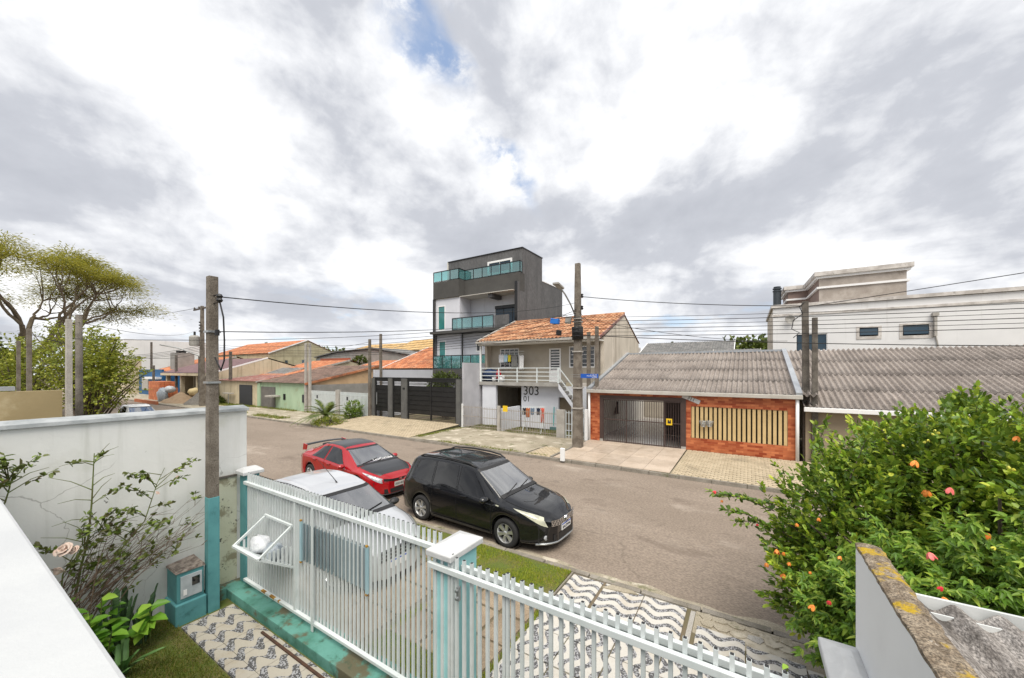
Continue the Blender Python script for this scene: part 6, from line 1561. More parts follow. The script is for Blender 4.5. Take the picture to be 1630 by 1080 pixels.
# telecom boxes hanging by the pole
for nm, u, v, m, sz, lb in (('splice_closure', 883, 512, mat('blue plastic', (0.02, 0.16, 0.55), None, rough=0.4), (0.42, 0.26, 0.26), 'bright blue cable box hung left of the street pole'),
                            ('splice_closure', 904, 510, M['conc_slab'], (0.30, 0.12, 0.34), 'grey cable box hung close to the street pole'),
                            ('splice_closure', 889, 530, M['plastic'], (0.22, 0.2, 0.26), 'black cable closure hanging lower left of the street pole')):
    p = PY(u, v, 16.4)
    q = MB().box(p.x - sz[0] / 2, p.y - sz[1] / 2, p.z - sz[2] / 2, p.x + sz[0] / 2, p.y + sz[1] / 2, p.z + sz[2] / 2)
    q.build(nm, m, bevel=0.03, label=lb, cat='cable box').rotation_euler = (0, R(8), 0)
pole('service_pole', 'concrete service pole nearest the blue street sign', PY(950, 600, 18.9).x, 18.9, 2.6, PY(950, 520, 18.9).z, 0.10, 0.085, M['conc'], 'service poles beside the brick house')
pole('service_pole', 'shorter dark service pole behind the tall street pole', PY(936.5, 600, 18.9).x, 18.95, 0.1, PY(936.5, 529, 18.9).z, 0.10, 0.085, M['conc'], 'service poles beside the brick house')
pole('service_pole', 'taller dark pole between the two corrugated roofs', PY(1284, 600, 19.0).x, 19.0, 0.1, PY(1281, 480, 19.0).z, 0.125, 0.105, M['conc_dark'], 'dark poles between the corrugated roofs', dx=-0.05)
pole('service_pole', 'shorter dark pole between the two corrugated roofs', PY(1297, 600, 18.7).x, 18.7, 0.1, PY(1296, 506, 18.7).z, 0.10, 0.085, M['conc_dark'], 'dark poles between the corrugated roofs')
pt = pole('transformer_pole', 'street pole with transformer and crossarm behind the concrete service pole', -47.6, 15.6, 0.1, 10.4, 0.26, 0.15, M['conc'])
MB().beam((-49.8, 15.6, 10.15), (-45.6, 15.6, 10.15), 0.12, 0.14).build('crossarm', M['wood_pole'], pt)
for x in (-49.6, -48.4, -46.2): MB().lathe([(0.001, 0), (0.06, 0), (0.09, 0.1), (0.05, 0.2), (0.001, 0.24)], (x, 15.6, 10.22), 8).build('insulator', M['conc_dark'], pt)
MB().lathe([(0.001, 6.3), (0.42, 6.3), (0.45, 6.5), (0.45, 7.2), (0.3, 7.35), (0.001, 7.4)], (-48.3, 15.2, 0), 14).build('transformer', M['conc_slab'], pt, smooth=False)
MB().tube([(-48.3, 15.2, 7.35), (-48.3, 15.2, 7.75)], 0.1, 8).build('bushing', M['plastic'], pt)
MB().tube([(-47.6, 15.4, 5.2), (-48.6, 14.0, 6.0), (-49.5, 12.8, 6.3)], 0.05, 6).build('lamp_arm', M['steel'], pt)
for k in range(4): MB().lathe([(0.001, 0), (0.08, 0), (0.08, 0.12), (0.001, 0.14)], (-47.3, 15.3, 7.7 + k * 0.3), 8).build('insulator', M['black_paint'], pt)
pole('service_pole', 'left one of the twin pale poles by the mint green house', ux(492.3), 18.2, 0.1, 6.15, 0.12, 0.10, M['conc_pale'], 'twin pale poles')
pole('service_pole', 'right one of the twin pale poles by the mint green house', ux(496.8), 18.3, 0.1, 6.15, 0.12, 0.10, M['conc_pale'], 'twin pale poles')
pole('service_pole', 'grey pole left of the black gates', ux(593), 18.25, 0.1, PY(593, 540, 18.25).z, 0.11, 0.09, M['conc'])
pole('service_pole', 'grey pole rising behind the small black gate', PY(606, 600, 19.2).x, 19.2, 0.1, PY(606, 532, 19.2).z, 0.11, 0.09, M['conc'])
pole('service_pole', 'square pale concrete pole behind the white party wall', -15.4, 2.15, 0, 5.12, 0.078, 0.07, M['conc_pale'])
pole('service_pole', 'round dark pole next to the square pale pole', PX(127, 640, -15.9).x, PX(127, 640, -15.9).y, 0, PX(122, 501, -15.9).z, 0.085, 0.07, M['conc_dark'], square=False, dx=-0.12)
pole('service_pole', 'grey pole in front of the trees at far left', -24.0, PX(46.5, 600, -24.0).y, 0, PX(46, 524, -24).z, 0.09, 0.08, M['conc'])
pole('service_pole', 'thin grey pole among the trees at far left', -28.0, PX(29.5, 600, -28.0).y, 0, PX(31, 543, -28).z, 0.08, 0.07, M['conc'])
for u, v, yy, lb in ((367, 560, 18.3, 'thin dark pole in front of the cream gable'), (318, 566, 17.4, 'thin dark pole at the carport house'), (280.5, 566, 18.0, 'thin dark pole beside the water tank'), (244.5, 582, 17.5, 'thin dark pole in front of the blue house'), (241, 545, 20.0, 'tall thin pole behind the light green tree')):
    pole('thin_pole', lb, PY(u, 600, yy).x, yy, 0.1, PY(u, v, yy).z, 0.16, 0.14, M['conc_dark'], 'thin dark poles down the street')
q = thing('marker_post', 'short white marker post on the pavement by the street pole', 'post', (-7.0, 14.9, 0.1))
mpz = PZ(895.5, 733, 0.11)
MB().box(mpz.x - 0.09, mpz.y - 0.05, 0.08, mpz.x + 0.09, mpz.y + 0.05, 0.60).build('post', M['white'], q, bevel=0.01)

# ------------------------------------------------------------------ overhead wires, each a thing
def wire(a, b, sag, r_, label, group='overhead wires along the street', m=None, n=18):
    a, b = Vector(a), Vector(b)
    pts = [a.lerp(b, k / n) - Vector((0, 0, sag * 4 * (k / n) * (1 - k / n))) for k in range(n + 1)]
    MB().tube(pts, r_, 4, False).build('wire', m or M['black'], smooth=True, label=label, cat='wire', group=group, fixn=False)
ORD = ('lowest', 'second lowest', 'third lowest', 'third highest', 'second highest', 'highest')
for k in range(6):
    z = 5.35 + k * 0.17
    wire((-6.74, 16.2, z), (34, 16.2, z + 0.15), 0.55 + 0.04 * k, 0.008 if k % 2 else 0.011, ORD[k] + ' of six parallel cables running right from the street pole', 'parallel street cables to the right')
    if k < 5: wire((-6.74, 16.2, z), (-47.4, 15.4, z + 0.35), 0.75 + 0.05 * k, 0.011, ('lowest', 'second lowest', 'middle', 'second highest', 'highest')[k] + ' of five parallel cables between street pole and transformer pole', 'parallel street cables to the left')
    if k < 4: wire((-47.6, 15.4, z + 0.4), (-95, 15.4, z + 0.9), 0.7, 0.02, ('lowest', 'second lowest', 'second highest', 'highest')[k] + ' of four parallel cables left of the transformer pole', 'parallel street cables far left')
wire((-6.45, 16.3, 7.15), (PY(1281, 480, 19.0).x, 19.0, 6.35), 0.12, 0.015, 'thick cable from street pole to the taller dark pole', None)
wire((PY(1281, 480, 19.0).x, 19.0, 6.3), (34, 10, 9.3), 0.2, 0.012, 'thin cable rising from the dark pole to the right edge', None)
wire((-6.74, 16.3, 6.9), (-6.74, 2.42, 4.86), 0.35, 0.008, 'service cable from street pole to the top of the meter pole', None)
wire((-6.74, 16.3, 6.5), (-6.82, 2.42, 4.34), 0.30, 0.007, 'service cable from street pole to the middle of the meter pole', None)
wire((-47.6, 15.6, 10.3), (-100, 12, 12.5), 0.8, 0.02, 'high voltage wire running left from the transformer crossarm', None)
wire((-6.74, 16.3, 6.6), (-16.5, 25.4, 6.6), 0.2, 0.012, 'service cable from street pole to the dark grey house', None)
wire((-6.74, 16.3, 6.4), (-24.3, 18.2, 6.1), 0.3, 0.012, 'service cable from street pole to the pole by the black gates', None)
wire((-6.74, 16.3, 6.3), (-32.8, 18.2, 6.0), 0.5, 0.012, 'service cable from street pole to the twin pale poles', None)
wire((-6.6, 16.4, 6.45), (-6.4, 18.9, 5.85), 0.1, 0.012, 'short service cable from street pole to the pole by the blue sign', None)
wire((-6.6, 16.4, 6.2), (1.9, 26.0, 5.4), 0.3, 0.012, 'service cable crossing above the brick house roof', None)
wire((-6.6, 16.4, 5.4), (34, 17.5, 4.9), 0.9, 0.014, 'lowest thick cable in front of the white block', None)
wire((-47.6, 15.4, 5.6), (-24.0, 2.3, 5.2), 0.8, 0.014, 'service cable from transformer pole to the far left pole', None)
wire((-47.6, 15.4, 8.0), (-15.9, 2.4, 5.1), 0.5, 0.008, 'service cable from transformer pole to the round dark pole', None)
wire((-15.4, 2.15, 4.6), (-6.74, 16.3, 6.3), 0.4, 0.008, 'service cable from square pale pole to the street pole', None)
wire((-47.6, 15.4, 6.6), (-32.9, 18.2, 6.0), 0.3, 0.014, 'cable from transformer pole to the twin pale poles', None)
wire((-32.9, 18.2, 5.9), (-24.3, 18.2, 5.9), 0.25, 0.012, 'slack cable between the twin poles and the pole by the black gates', None)
# drip loops on poles
MB().tube([(-6.74, 2.42, 4.80), (-6.66, 2.44, 4.55), (-6.68, 2.46, 4.2), (-6.66, 2.45, 3.9), (-6.74, 2.44, 3.75), (-6.90, 2.42, 3.95)], 0.012, 5).build('drip_loop', M['black'], smooth=True, label='loop of black cable hanging beside the meter pole', cat='cable')
lp = PY(1275, 500, 18.9)
MB().tube([lp + Vector(v_) for v_ in ((0.1, 0, 0.45), (-0.05, 0, 0.3), (0.05, 0, 0.0), (-0.25, 0, -0.25), (-0.3, 0, -0.6), (-0.05, 0, -0.75), (-0.25, 0, -0.95))], 0.018, 5).build('drip_loop', M['black'], smooth=True, label='loop of black cable beside the taller dark pole', cat='cable')

# ------------------------------------------------------------------ washing, balcony clutter
def cloth(c, w_, h, m, label, grp, amp=0.03, seed=0, taper=0.0):
    G = []
    for j in range(9):
        v = j / 8
        G.append([(c[0] + (u_ / 12 - 0.5) * w_ * (1 - taper * v), c[1] + amp * math.sin(u_ * 1.3 + seed + 1.2 * v) * (0.4 + v), c[2] - h * v + 0.02 * math.sin(u_ * 0.9 + seed)) for u_ in range(13)])
    o = MB().grid(G).build('garment', m, smooth=True, label=label, cat='laundry', group=grp)
    s_ = o.modifiers.new('thick', 'SOLIDIFY'); s_.thickness = 0.012
    return o
cm = lambda n_, c: mat(n_, c, tuple(x * 0.85 for x in c), 8, 0.9)
gl_ = 'washing on the balcony of house 303'
cy = 20.75
for u, v, w_, h, m, lb in ((798, 565, 0.42, 0.55, cm('pale cloth', (0.62, 0.64, 0.68)), 'pale shirt at the left end of the balcony washing'), (805, 565, 0.30, 0.5, cm('light blue cloth', (0.42, 0.58, 0.68)), 'light blue shirt on the balcony washing line'),
                           (810.5, 565.5, 0.22, 0.45, cm('yellow cloth', (0.72, 0.60, 0.04)), 'bright yellow shirt on the balcony washing line'), (818.5, 565, 0.46, 0.85, cm('grey striped cloth', (0.20, 0.20, 0.19)), 'long grey towel on the balcony washing line'),
                           (830, 566, 0.36, 0.92, cm('white cloth', (0.74, 0.74, 0.74)), 'long white towel at the right end of the balcony washing')):
    cloth(PY(u, v, cy), w_, h, m, lb, gl_, seed=u)
ln = thing('washing_line', 'white washing rack frame under the eaves of house 303', 'rack', PY(810, 564, 20.8))
for dz_ in (0.0, 0.18): MB().tube([PY(796, 564, 20.75) + Vector((0, 0, dz_)), PY(834, 564, 20.75) + Vector((0, 0, dz_))], 0.015, 5).build('rod', M['gate_white'], ln)
for u, lb, c in ((834.5, 'black garment at the left of the drying rack', (0.02, 0.02, 0.03)), (840.5, 'orange brown garment on the drying rack', (0.45, 0.14, 0.05)), (847.5, 'blue grey garment on the drying rack', (0.16, 0.22, 0.30)), (857, 'dark navy garment on the drying rack', (0.02, 0.03, 0.06)), (863.5, 'long coral red garment on the drying rack', (0.62, 0.12, 0.08))):
    p = PY(u, 650, 19.3)
    cloth(p, 0.26, 0.85 if 'coral' in lb else 0.55 if 'orange' in lb else 0.4, cm('rack cloth %d' % int(u), c), lb, 'washing on the drying rack', seed=u, taper=0.2)
dr = thing('drying_rack', 'folding drying rack standing behind the railings of house 303', 'rack', PZ(850, 684, 0.12))
a_, b_ = PY(832, 649, 19.3), PY(868, 649, 19.3)
for dy in (-0.2, 0, 0.2): MB().tube([a_ + Vector((0, dy, 0.02)), b_ + Vector((0, dy, 0.02))], 0.012, 5).build('rod', M['gate_white'], dr)
for x in (a_.x + 0.15, b_.x - 0.15):
    MB().beam((x, 19.0, 0.12), (x, 19.6, a_.z), 0.03, 0.03).build('leg', M['gate_white'], dr)
    MB().beam((x, 19.6, 0.12), (x, 19.0, a_.z), 0.03, 0.03).build('leg', M['gate_white'], dr)
br_ = thing('broom', 'teal broom leaning on the pale wall behind the railings', 'broom', PY(881, 678, 20.7))
MB().tube([PY(881, 678, 20.6), PY(882, 648, 20.8)], 0.03, 6).build('stick', mat('teal plastic', (0.03, 0.35, 0.36), None, rough=0.5), br_)
bp = PY(881, 679, 20.6); MB().box(bp.x - 0.22, bp.y - 0.06, 0.12, bp.x + 0.22, bp.y + 0.06, 0.3).build('brush', mat('dark teal bristle', (0.02, 0.12, 0.13), None), br_)
bag((PY(781, 600, 20.8).x, 20.8, 3.42), (0.75, 0.35, 0.42), mat('dark blue cover', (0.02, 0.035, 0.08), (0.03, 0.06, 0.14), 6, 0.5), 'dark blue covered heap on the balcony behind the railing', 9)
bag((PY(795, 598, 20.8).x, 20.7, 3.45), (0.2, 0.2, 0.35), mat('red plastic', (0.45, 0.02, 0.03), None, rough=0.4), 'red bundle beside the dark blue heap on the balcony', 10)
for u, s_, lb in ((786.5, 0.15, 'small white bucket on the balcony'), (799, 0.20, 'larger white bucket on the balcony')):
    p = PY(u, 605, 20.5)
    MB().lathe([(0.001, 3.0), (s_ * 0.8, 3.0), (s_, 3.0 + s_ * 2.2), (s_ * 0.93, 3.0 + s_ * 2.2), (s_ * 0.75, 3.03), (0.001, 3.03)], (p.x, 20.5, 0), 14).build('bucket', M['frame_white'], smooth=True, label=lb, cat='bucket', group='white buckets on the balcony')
# ------------------------------------------------------------------ plants
def leaves_mesh(P, D, N, Ls, Ws, shape='round', curl=0.15):
    """P base points, D leaf directions, N leaf normals (n,3); returns V, F (quads)"""
    D = D / np.linalg.norm(D, axis=1)[:, None]
    Sd = np.cross(D, N); Sd /= np.maximum(np.linalg.norm(Sd, axis=1), 1e-6)[:, None]
    Nn = np.cross(Sd, D)
    if shape == 'round': prof = ((0.30, 0.46), (0.72, 0.42))
    elif shape == 'point': prof = ((0.25, 0.40), (0.60, 0.26))
    else: prof = ((0.35, 0.48), (0.75, 0.30))
    L_, W_ = Ls[:, None], Ws[:, None]
    pts = [P]
    for sgn in (1, -1):
        for (t_, w_) in prof:
            pts.append(P + D * L_ * t_ + Sd * W_ * w_ * sgn + Nn * (W_ * 0.16 - L_ * curl * t_ * t_))
    pts.append(P + D * L_ - Nn * L_ * curl)
    V = np.stack(pts, 1)                     # base, R1, R2, L1, L2, tip
    n = len(P)
    b = (np.arange(n) * 6)[:, None]
    F = np.concatenate([b + np.array([0, 1, 2, 5]), b + np.array([0, 5, 4, 3])], 0)
    return V.reshape(-1, 3), F
def rdir(r_, n):
    v = r_.normal(size=(n, 3)); return v / np.linalg.norm(v, axis=1)[:, None]

def crown_leaves(r_, tips, dirs, per, Lr, Wr, shape, spread=0.5, tw=0.3):
    """leaves set along short twigs that end at tips"""
    P, D, N = [], [], []
    n = len(tips)
    for k in range(per):
        t_ = k / max(per - 1, 1)
        base = tips - dirs * (tw * (1 - t_))[..., None] if np.ndim(t_) else tips - dirs * (tw * (1 - t_))
        out_ = rdir(r_, n)
        d = dirs * (0.25 + 0.7 * t_) + out_ * (0.9 - 0.5 * t_)
        nn = np.array([0, 0, 1.0]) + rdir(r_, n) * 0.55
        P.append(base + rdir(r_, n) * tw * 0.06); D.append(d); N.append(nn)
    P, D, N = map(np.concatenate, (P, D, N))
    m = len(P)
    return leaves_mesh(P, D, N, r_.uniform(*Lr, m), r_.uniform(*Wr, m), shape)

M['leaf_gloss'] = leafmat('glossy shrub leaf', (0.045, 0.10, 0.013), (0.135, 0.24, 0.026), (0.34, 0.42, 0.055), 0.4, 0.25)
M['leaf_tip'] = leafmat('young shrub leaf', (0.18, 0.32, 0.02), (0.30, 0.45, 0.04), (0.55, 0.58, 0.07), 0.35, 0.3)
M['leaf_abut'] = leafmat('lantern shrub leaf', (0.065, 0.145, 0.014), (0.145, 0.275, 0.026), (0.34, 0.44, 0.06), 0.45, 0.3)
M['leaf_cass'] = leafmat('feathery tree leaf', (0.12, 0.14, 0.022), (0.23, 0.24, 0.035), (0.44, 0.39, 0.06), 0.6, 0.45)
M['leaf_bauh'] = leafmat('light tree leaf', (0.11, 0.15, 0.018), (0.20, 0.245, 0.03), (0.40, 0.40, 0.06), 0.5, 0.35)
M['leaf_dark'] = leafmat('dark tree leaf', (0.045, 0.07, 0.014), (0.085, 0.12, 0.022), (0.16, 0.19, 0.035), 0.6, 0.2)
M['leaf_broad'] = leafmat('broad garden leaf', (0.09, 0.24, 0.02), (0.19, 0.40, 0.04), (0.34, 0.54, 0.07), 0.4, 0.25)
M['leaf_rose'] = leafmat('rose leaf', (0.08, 0.055, 0.025), (0.13, 0.19, 0.035), (0.24, 0.32, 0.06), 0.5, 0.2)
M['bark'] = mat('bark', (0.14, 0.11, 0.085), (0.09, 0.07, 0.055), 6, 0.95, 0.5, 20)
M['bark_pale'] = mat('pale bark', (0.23, 0.19, 0.14), (0.15, 0.12, 0.085), 5, 0.95, 0.5, 20)
M['twig'] = mat('dry rose twig', (0.19, 0.135, 0.095), (0.13, 0.09, 0.065), 10, 0.9)
M['green_stem'] = mat('green stem', (0.14, 0.19, 0.04), (0.12, 0.12, 0.04), 10, 0.7)

def lump_tips(r_, lumps, n, lo=0.62, cull=None):
    """points and outward directions in the outer shell of a set of ellipsoids"""
    tips, dirs = [], []
    vol = np.array([l[1][0] * l[1][1] * l[1][2] for l in lumps]) ** 0.7; vol /= vol.sum()
    ids = r_.choice(len(lumps), n, p=vol)
    C = np.array([l[0] for l in lumps])[ids]; Rr = np.array([l[1] for l in lumps])[ids]
    d = rdir(r_, n)
    bump = 1 + 0.13 * np.sin(d[:, 0] * 7 + ids) * np.sin(d[:, 1] * 6 + 2 * ids) + 0.09 * np.sin(d[:, 2] * 11 + d[:, 0] * 9)
    rad = (lo + (1.03 - lo) * r_.random(n) ** 0.45) * bump
    P = C + d * Rr * rad[:, None]
    dd = d / Rr; dd /= np.linalg.norm(dd, axis=1)[:, None]
    dd = dd * 0.8 + np.array([0, 0, 0.55]) + rdir(r_, n) * 0.35
    dd /= np.linalg.norm(dd, axis=1)[:, None]
    k = P[:, 2] > 0.12
    return P[k], dd[k]

# ---- round-leaved shrub at the right
r_ = np.random.default_rng(21)
SH1 = [((2.35, 6.3, 1.85), (1.75, 1.35, 1.40)), ((1.02, 6.15, 1.75), (0.82, 0.9, 1.0)), ((3.4, 5.6, 2.35), (1.5, 1.4, 1.2)), ((1.9, 6.6, 2.55), (0.9, 0.8, 0.65)), ((0.80, 5.85, 1.25), (0.62, 0.7, 0.75)), ((2.9, 7.4, 2.5), (1.6, 1.2, 0.95)), ((4.6, 6.6, 2.8), (1.8, 1.5, 1.0))]
shrub = thing('leafy_shrub', 'large glossy round leaved shrub overhanging the pavement at the right', 'shrub', (2.2, 6.0, 0.05))
tp, dr_ = lump_tips(r_, SH1, 5600, 0.5)
V, F = crown_leaves(r_, tp, dr_, 12, (0.045, 0.105), (0.028, 0.062), 'round', tw=0.30)
bulk('foliage', V, F, M['leaf_gloss'], shrub)
k = r_.random(len(tp)) < 0.33
V, F = crown_leaves(r_, tp[k] + dr_[k] * 0.06, dr_[k], 7, (0.05, 0.095), (0.03, 0.05), 'round', tw=0.12)
bulk('young_foliage', V, F, M['leaf_tip'], shrub)
def limbs(base, tips, n, rad0, m, parent, name='branch', seed=3, mid=0.5, rise=0.4, rend=0.006):
    rg = random.Random(seed)
    idx = rg.sample(range(len(tips)), min(n, len(tips)))
    for c in range(0, len(idx), 12):
        q = MB()
        for i in idx[c:c + 12]:
            a, b = Vector(base), Vector(tips[i])
            a = a + Vector((rg.uniform(-0.25, 0.25), rg.uniform(-0.25, 0.25), 0))
            m_ = a.lerp(b, mid) + Vector((rg.uniform(-0.2, 0.2), rg.uniform(-0.2, 0.2), rise * (b - a).length * 0.3))
            pts = [a * (1 - t_) ** 2 + m_ * 2 * t_ * (1 - t_) + b * t_ * t_ for t_ in (0, 0.2, 0.4, 0.6, 0.8, 1)]
            q.tube(pts, [rad0 * (1 - 0.85 * t_) + rend for t_ in (0, 0.2, 0.4, 0.6, 0.8, 1)], 5, False)
        q.build(name, m, parent, smooth=True, fixn=False)
limbs((2.2, 6.0, 0.0), tp, 90, 0.03, M['bark'], shrub)
# upright shoots breaking the outline
st_t, st_d = [], []
for i in range(26):
    x, y = r_.uniform(0.8, 5.0), r_.uniform(5.4, 7.6)
    z0 = 2.35 + 0.25 * min(x, 3) * 0.5
    h = r_.uniform(0.3, 0.75)
    a, b = Vector((x, y, z0)), Vector((x + r_.uniform(-0.18, 0.18), y + r_.uniform(-0.15, 0.15), z0 + h))
    MB().tube([a, a.lerp(b, 0.5), b], [0.008, 0.006, 0.003], 4, False).build('shoot', M['bark'], shrub, smooth=True, fixn=False)
    for t_ in np.linspace(0.25, 1, 6): st_t.append(tuple(a.lerp(b, t_))); st_d.append((r_.uniform(-0.5, 0.5), r_.uniform(-0.5, 0.5), 0.9))
# long sprays reaching left over the road
for (x, y, z), (x2, y2, z2) in (((0.3, 6.0, 1.9), (-0.46, 6.35, 1.93)), ((0.3, 6.1, 1.95), (-0.40, 6.45, 1.86)), ((0.3, 5.9, 1.7), (-0.15, 6.2, 1.6)), ((0.3, 5.9, 1.7), (-0.30, 6.3, 1.72)), ((0.6, 5.5, 1.0), (0.15, 5.7, 0.9))):
    a, b = Vector((x, y, z)), Vector((x2, y2, z2))
    MB().tube([a, a.lerp(b, 0.5) + Vector((0, 0, 0.05)), b], [0.008, 0.006, 0.003], 4, False).build('shoot', M['bark'], shrub, smooth=True, fixn=False)
    for t_ in np.linspace(0.1, 1, 9): st_t.append(tuple(a.lerp(b, t_) + Vector((0, 0, 0.05 * (1 - abs(2 * t_ - 1)))))); st_d.append(((x2 - x), (y2 - y), 0.35))
V, F = crown_leaves(r_, np.array(st_t), np.array(st_d), 6, (0.06, 0.10), (0.035, 0.055), 'round', tw=0.06)
bulk('shoot_foliage', V, F, M['leaf_gloss'], shrub)

# ---- lantern-flowered shrub in front of it
SH2 = [((1.80, 4.75, 1.35), (1.10, 1.0, 1.10)), ((0.95, 5.0, 1.22), (0.52, 0.6, 0.75)), ((2.7, 4.6, 1.6), (1.2, 1.1, 1.2)), ((3.4, 4.2, 1.5), (1.1, 0.9, 1.0))]
lan = thing('lantern_shrub', 'shrub with pointed leaves and orange and red lantern flowers by the lichen wall', 'shrub', (1.8, 4.8, 0.05))
tp2, dr2 = lump_tips(r_, SH2, 2800, 0.6)
dr2[:, 2] -= 0.45
Vs, Fs, n0 = [], [], 0
# three-lobed pointed leaves hanging in sprays
base = np.repeat(tp2, 9, 0) - np.repeat(dr2, 9, 0) * np.tile(np.linspace(0, 0.38, 9), len(tp2))[:, None] + rdir(r_, len(tp2) * 9) * 0.03
dirs_ = np.repeat(dr2, 9, 0) * 0.5 + rdir(r_, len(base)) * 0.7 + np.array([-0.15, -0.2, -0.28])
nrm = np.array([-0.2, -0.35, 0.9]) + rdir(r_, len(base)) * 0.4
dirs_ /= np.linalg.norm(dirs_, axis=1)[:, None]
side_ = np.cross(dirs_, nrm); side_ /= np.linalg.norm(side_, axis=1)[:, None]
size = r_.uniform(0.055, 0.115, len(base))
for sd_, ln_ in ((0, 1.0), (0.85, 0.72), (-0.85, 0.72)):
    V, F = leaves_mesh(base, dirs_ + side_ * sd_, nrm, size * ln_, size * 0.42, 'point', 0.2)
    Vs.append(V); Fs.append(F + n0); n0 += len(V)
bulk('foliage', np.concatenate(Vs), np.concatenate(Fs), M['leaf_abut'], lan)
limbs((1.8, 4.9, 0.0), tp2, 70, 0.016, M['green_stem'], lan, seed=5)
# flowers where the photograph shows them: on the front surface of the shrubs
M['fl_orange'] = mat('orange petal', (0.80, 0.20, 0.03), (0.88, 0.32, 0.07), 30, 0.55)
M['fl_red'] = mat('red petal', (0.62, 0.02, 0.045), (0.72, 0.05, 0.06), 30, 0.55)
M['fl_pink'] = mat('coral petal', (0.75, 0.12, 0.12), (0.82, 0.25, 0.22), 30, 0.55)
M['fl_yellow'] = mat('yellow bud', (0.60, 0.55, 0.06), (0.5, 0.5, 0.08), 30, 0.55)
def on_surface(u, v, lumps, back=0.0):
    o_, d = np.array([0, 0, CAM_H]), np.array(ray(u, v)); best = None
    for c, rr in lumps:
        c, rr = np.array(c), np.array(rr) * 1.02
        oo, dd = (o_ - c) / rr, d / rr
        A, B, C_ = dd @ dd, 2 * oo @ dd, oo @ oo - 1
        ds = B * B - 4 * A * C_
        if ds > 0:
            t_ = (-B - math.sqrt(ds)) / (2 * A)
            if t_ > 0 and (best is None or t_ < best): best = t_
    if best is None: best = 5.55 if u < 1215 else 4.6
    return Vector(o_ + d * (best - back))
def blossom(s, kind):
    q = MB()
    for k in range(5):
        a = 2 * math.pi * k / 5
        c_, s_ = math.cos(a), math.sin(a)
        P_ = []
        for i, (rr, zz, ww) in enumerate(((0.08, 0.05, 0.08), (0.36, -0.22, 0.24), (0.50, -0.62, 0.33), (0.66, -0.95, 0.20), (0.60, -1.12, 0.05))):
            P_.append([(s * (rr * c_ - s_ * w_), s * (rr * s_ + c_ * w_), s * zz) for w_ in (-ww, -0.3 * ww, 0.45 * ww, ww)])
        q.grid(P_)
    q.tube([(0, 0, s * 0.05), (0, 0, -s * 1.25)], s * 0.06, 5)
    return q.mesh('flower', M[kind], True)
bl_ = {k: blossom(0.038, k) for k in ('fl_orange', 'fl_red', 'fl_pink', 'fl_yellow')}
for (u, v, k, s_) in ((1139, 782, 'fl_red', 0.9), (1150, 797, 'fl_orange', 0.7), (1199, 823, 'fl_red', 0.8), (1205, 834, 'fl_red', 0.7), (1236, 875, 'fl_orange', 1.2), (1247, 880, 'fl_orange', 0.8), (1219, 897, 'fl_orange', 1.0),
                      (1257, 896, 'fl_orange', 0.8), (1248, 915, 'fl_orange', 1.2), (1295, 964, 'fl_orange', 1.3), (1320, 958, 'fl_red', 0.9), (1267, 834, 'fl_orange', 0.8), (1303, 825, 'fl_orange', 0.8), (1338, 886, 'fl_orange', 0.9),
                      (1291, 911, 'fl_orange', 0.6), (1457, 734, 'fl_orange', 1.5), (1475, 781, 'fl_orange', 1.5), (1513, 777, 'fl_pink', 1.4), (1574, 850, 'fl_orange', 1.2), (1479, 880, 'fl_pink', 1.5), (1429, 914, 'fl_pink', 1.2),
                      (1501, 951, 'fl_orange', 1.2), (1500, 935, 'fl_red', 0.9), (1620, 695, 'fl_orange', 1.1), (1584, 871, 'fl_yellow', 0.7), (1488, 684, 'fl_yellow', 0.55), (1494, 688, 'fl_yellow', 0.6), (1483, 690, 'fl_yellow', 0.5), (1478, 700, 'fl_yellow', 0.6), (1473, 703, 'fl_yellow', 0.5), (1436, 708, 'fl_yellow', 0.5), (1605, 742, 'fl_yellow', 0.6), (1612, 746, 'fl_yellow', 0.6)):
    par = lan if v > 760 else shrub
    fp = on_surface(u, v, SH1 + SH2, 0.05)
    s_ *= min(1.15, (Vector((0, 0, CAM_H)) - fp).length / 5.6)
    inst('flower', bl_[k], fp, par, rot=(R(random.uniform(-35, 35)), R(random.uniform(-35, 35)), random.uniform(0, 6)), scale=(s_, s_, s_))

# ---- rose bush against the white wall
rose = thing('rose_bush', 'straggly rose bush with pale pink roses against the white wall', 'shrub', (-7.0, 1.1, 0.05))
rg = random.Random(4)
tw_t, tw_d = [], []
q = MB()
for i in range(52):
    a = Vector((-7.0 + rg.uniform(-0.15, 0.2), rg.uniform(0.70, 1.15), rg.uniform(0.35, 1.0)))
    b = Vector((-7.12 + rg.uniform(-0.2, 0.22), rg.uniform(1.15, 2.35), rg.uniform(1.05, 1.85)))
    b.x = max(b.x, -7.36)
    pts = [a, a.lerp(b, 0.35) + Vector((rg.uniform(-0.05, 0.05), rg.uniform(-0.06, 0.06), 0.09)), a.lerp(b, 0.7) + Vector((rg.uniform(-0.04, 0.04), rg.uniform(-0.05, 0.05), 0.06)), b]
    q.tube(pts, [0.006, 0.005, 0.003, 0.0015], 4, False)
    for k in range(rg.randint(2, 5)):
        s_ = pts[1].lerp(pts[3], rg.random())
        e_ = s_ + Vector((rg.uniform(-0.12, 0.12), rg.uniform(-0.05, 0.3), rg.uniform(-0.1, 0.22)))
        e_.x = max(e_.x, -7.37)
        q.tube([s_, e_], [0.004, 0.0015], 3, False)
        if rg.random() < 0.42: tw_t.append(tuple(e_)); tw_d.append((0.3, 0.3, 0.6))
q.build('twigs', M['twig'], rose, smooth=True, fixn=False)
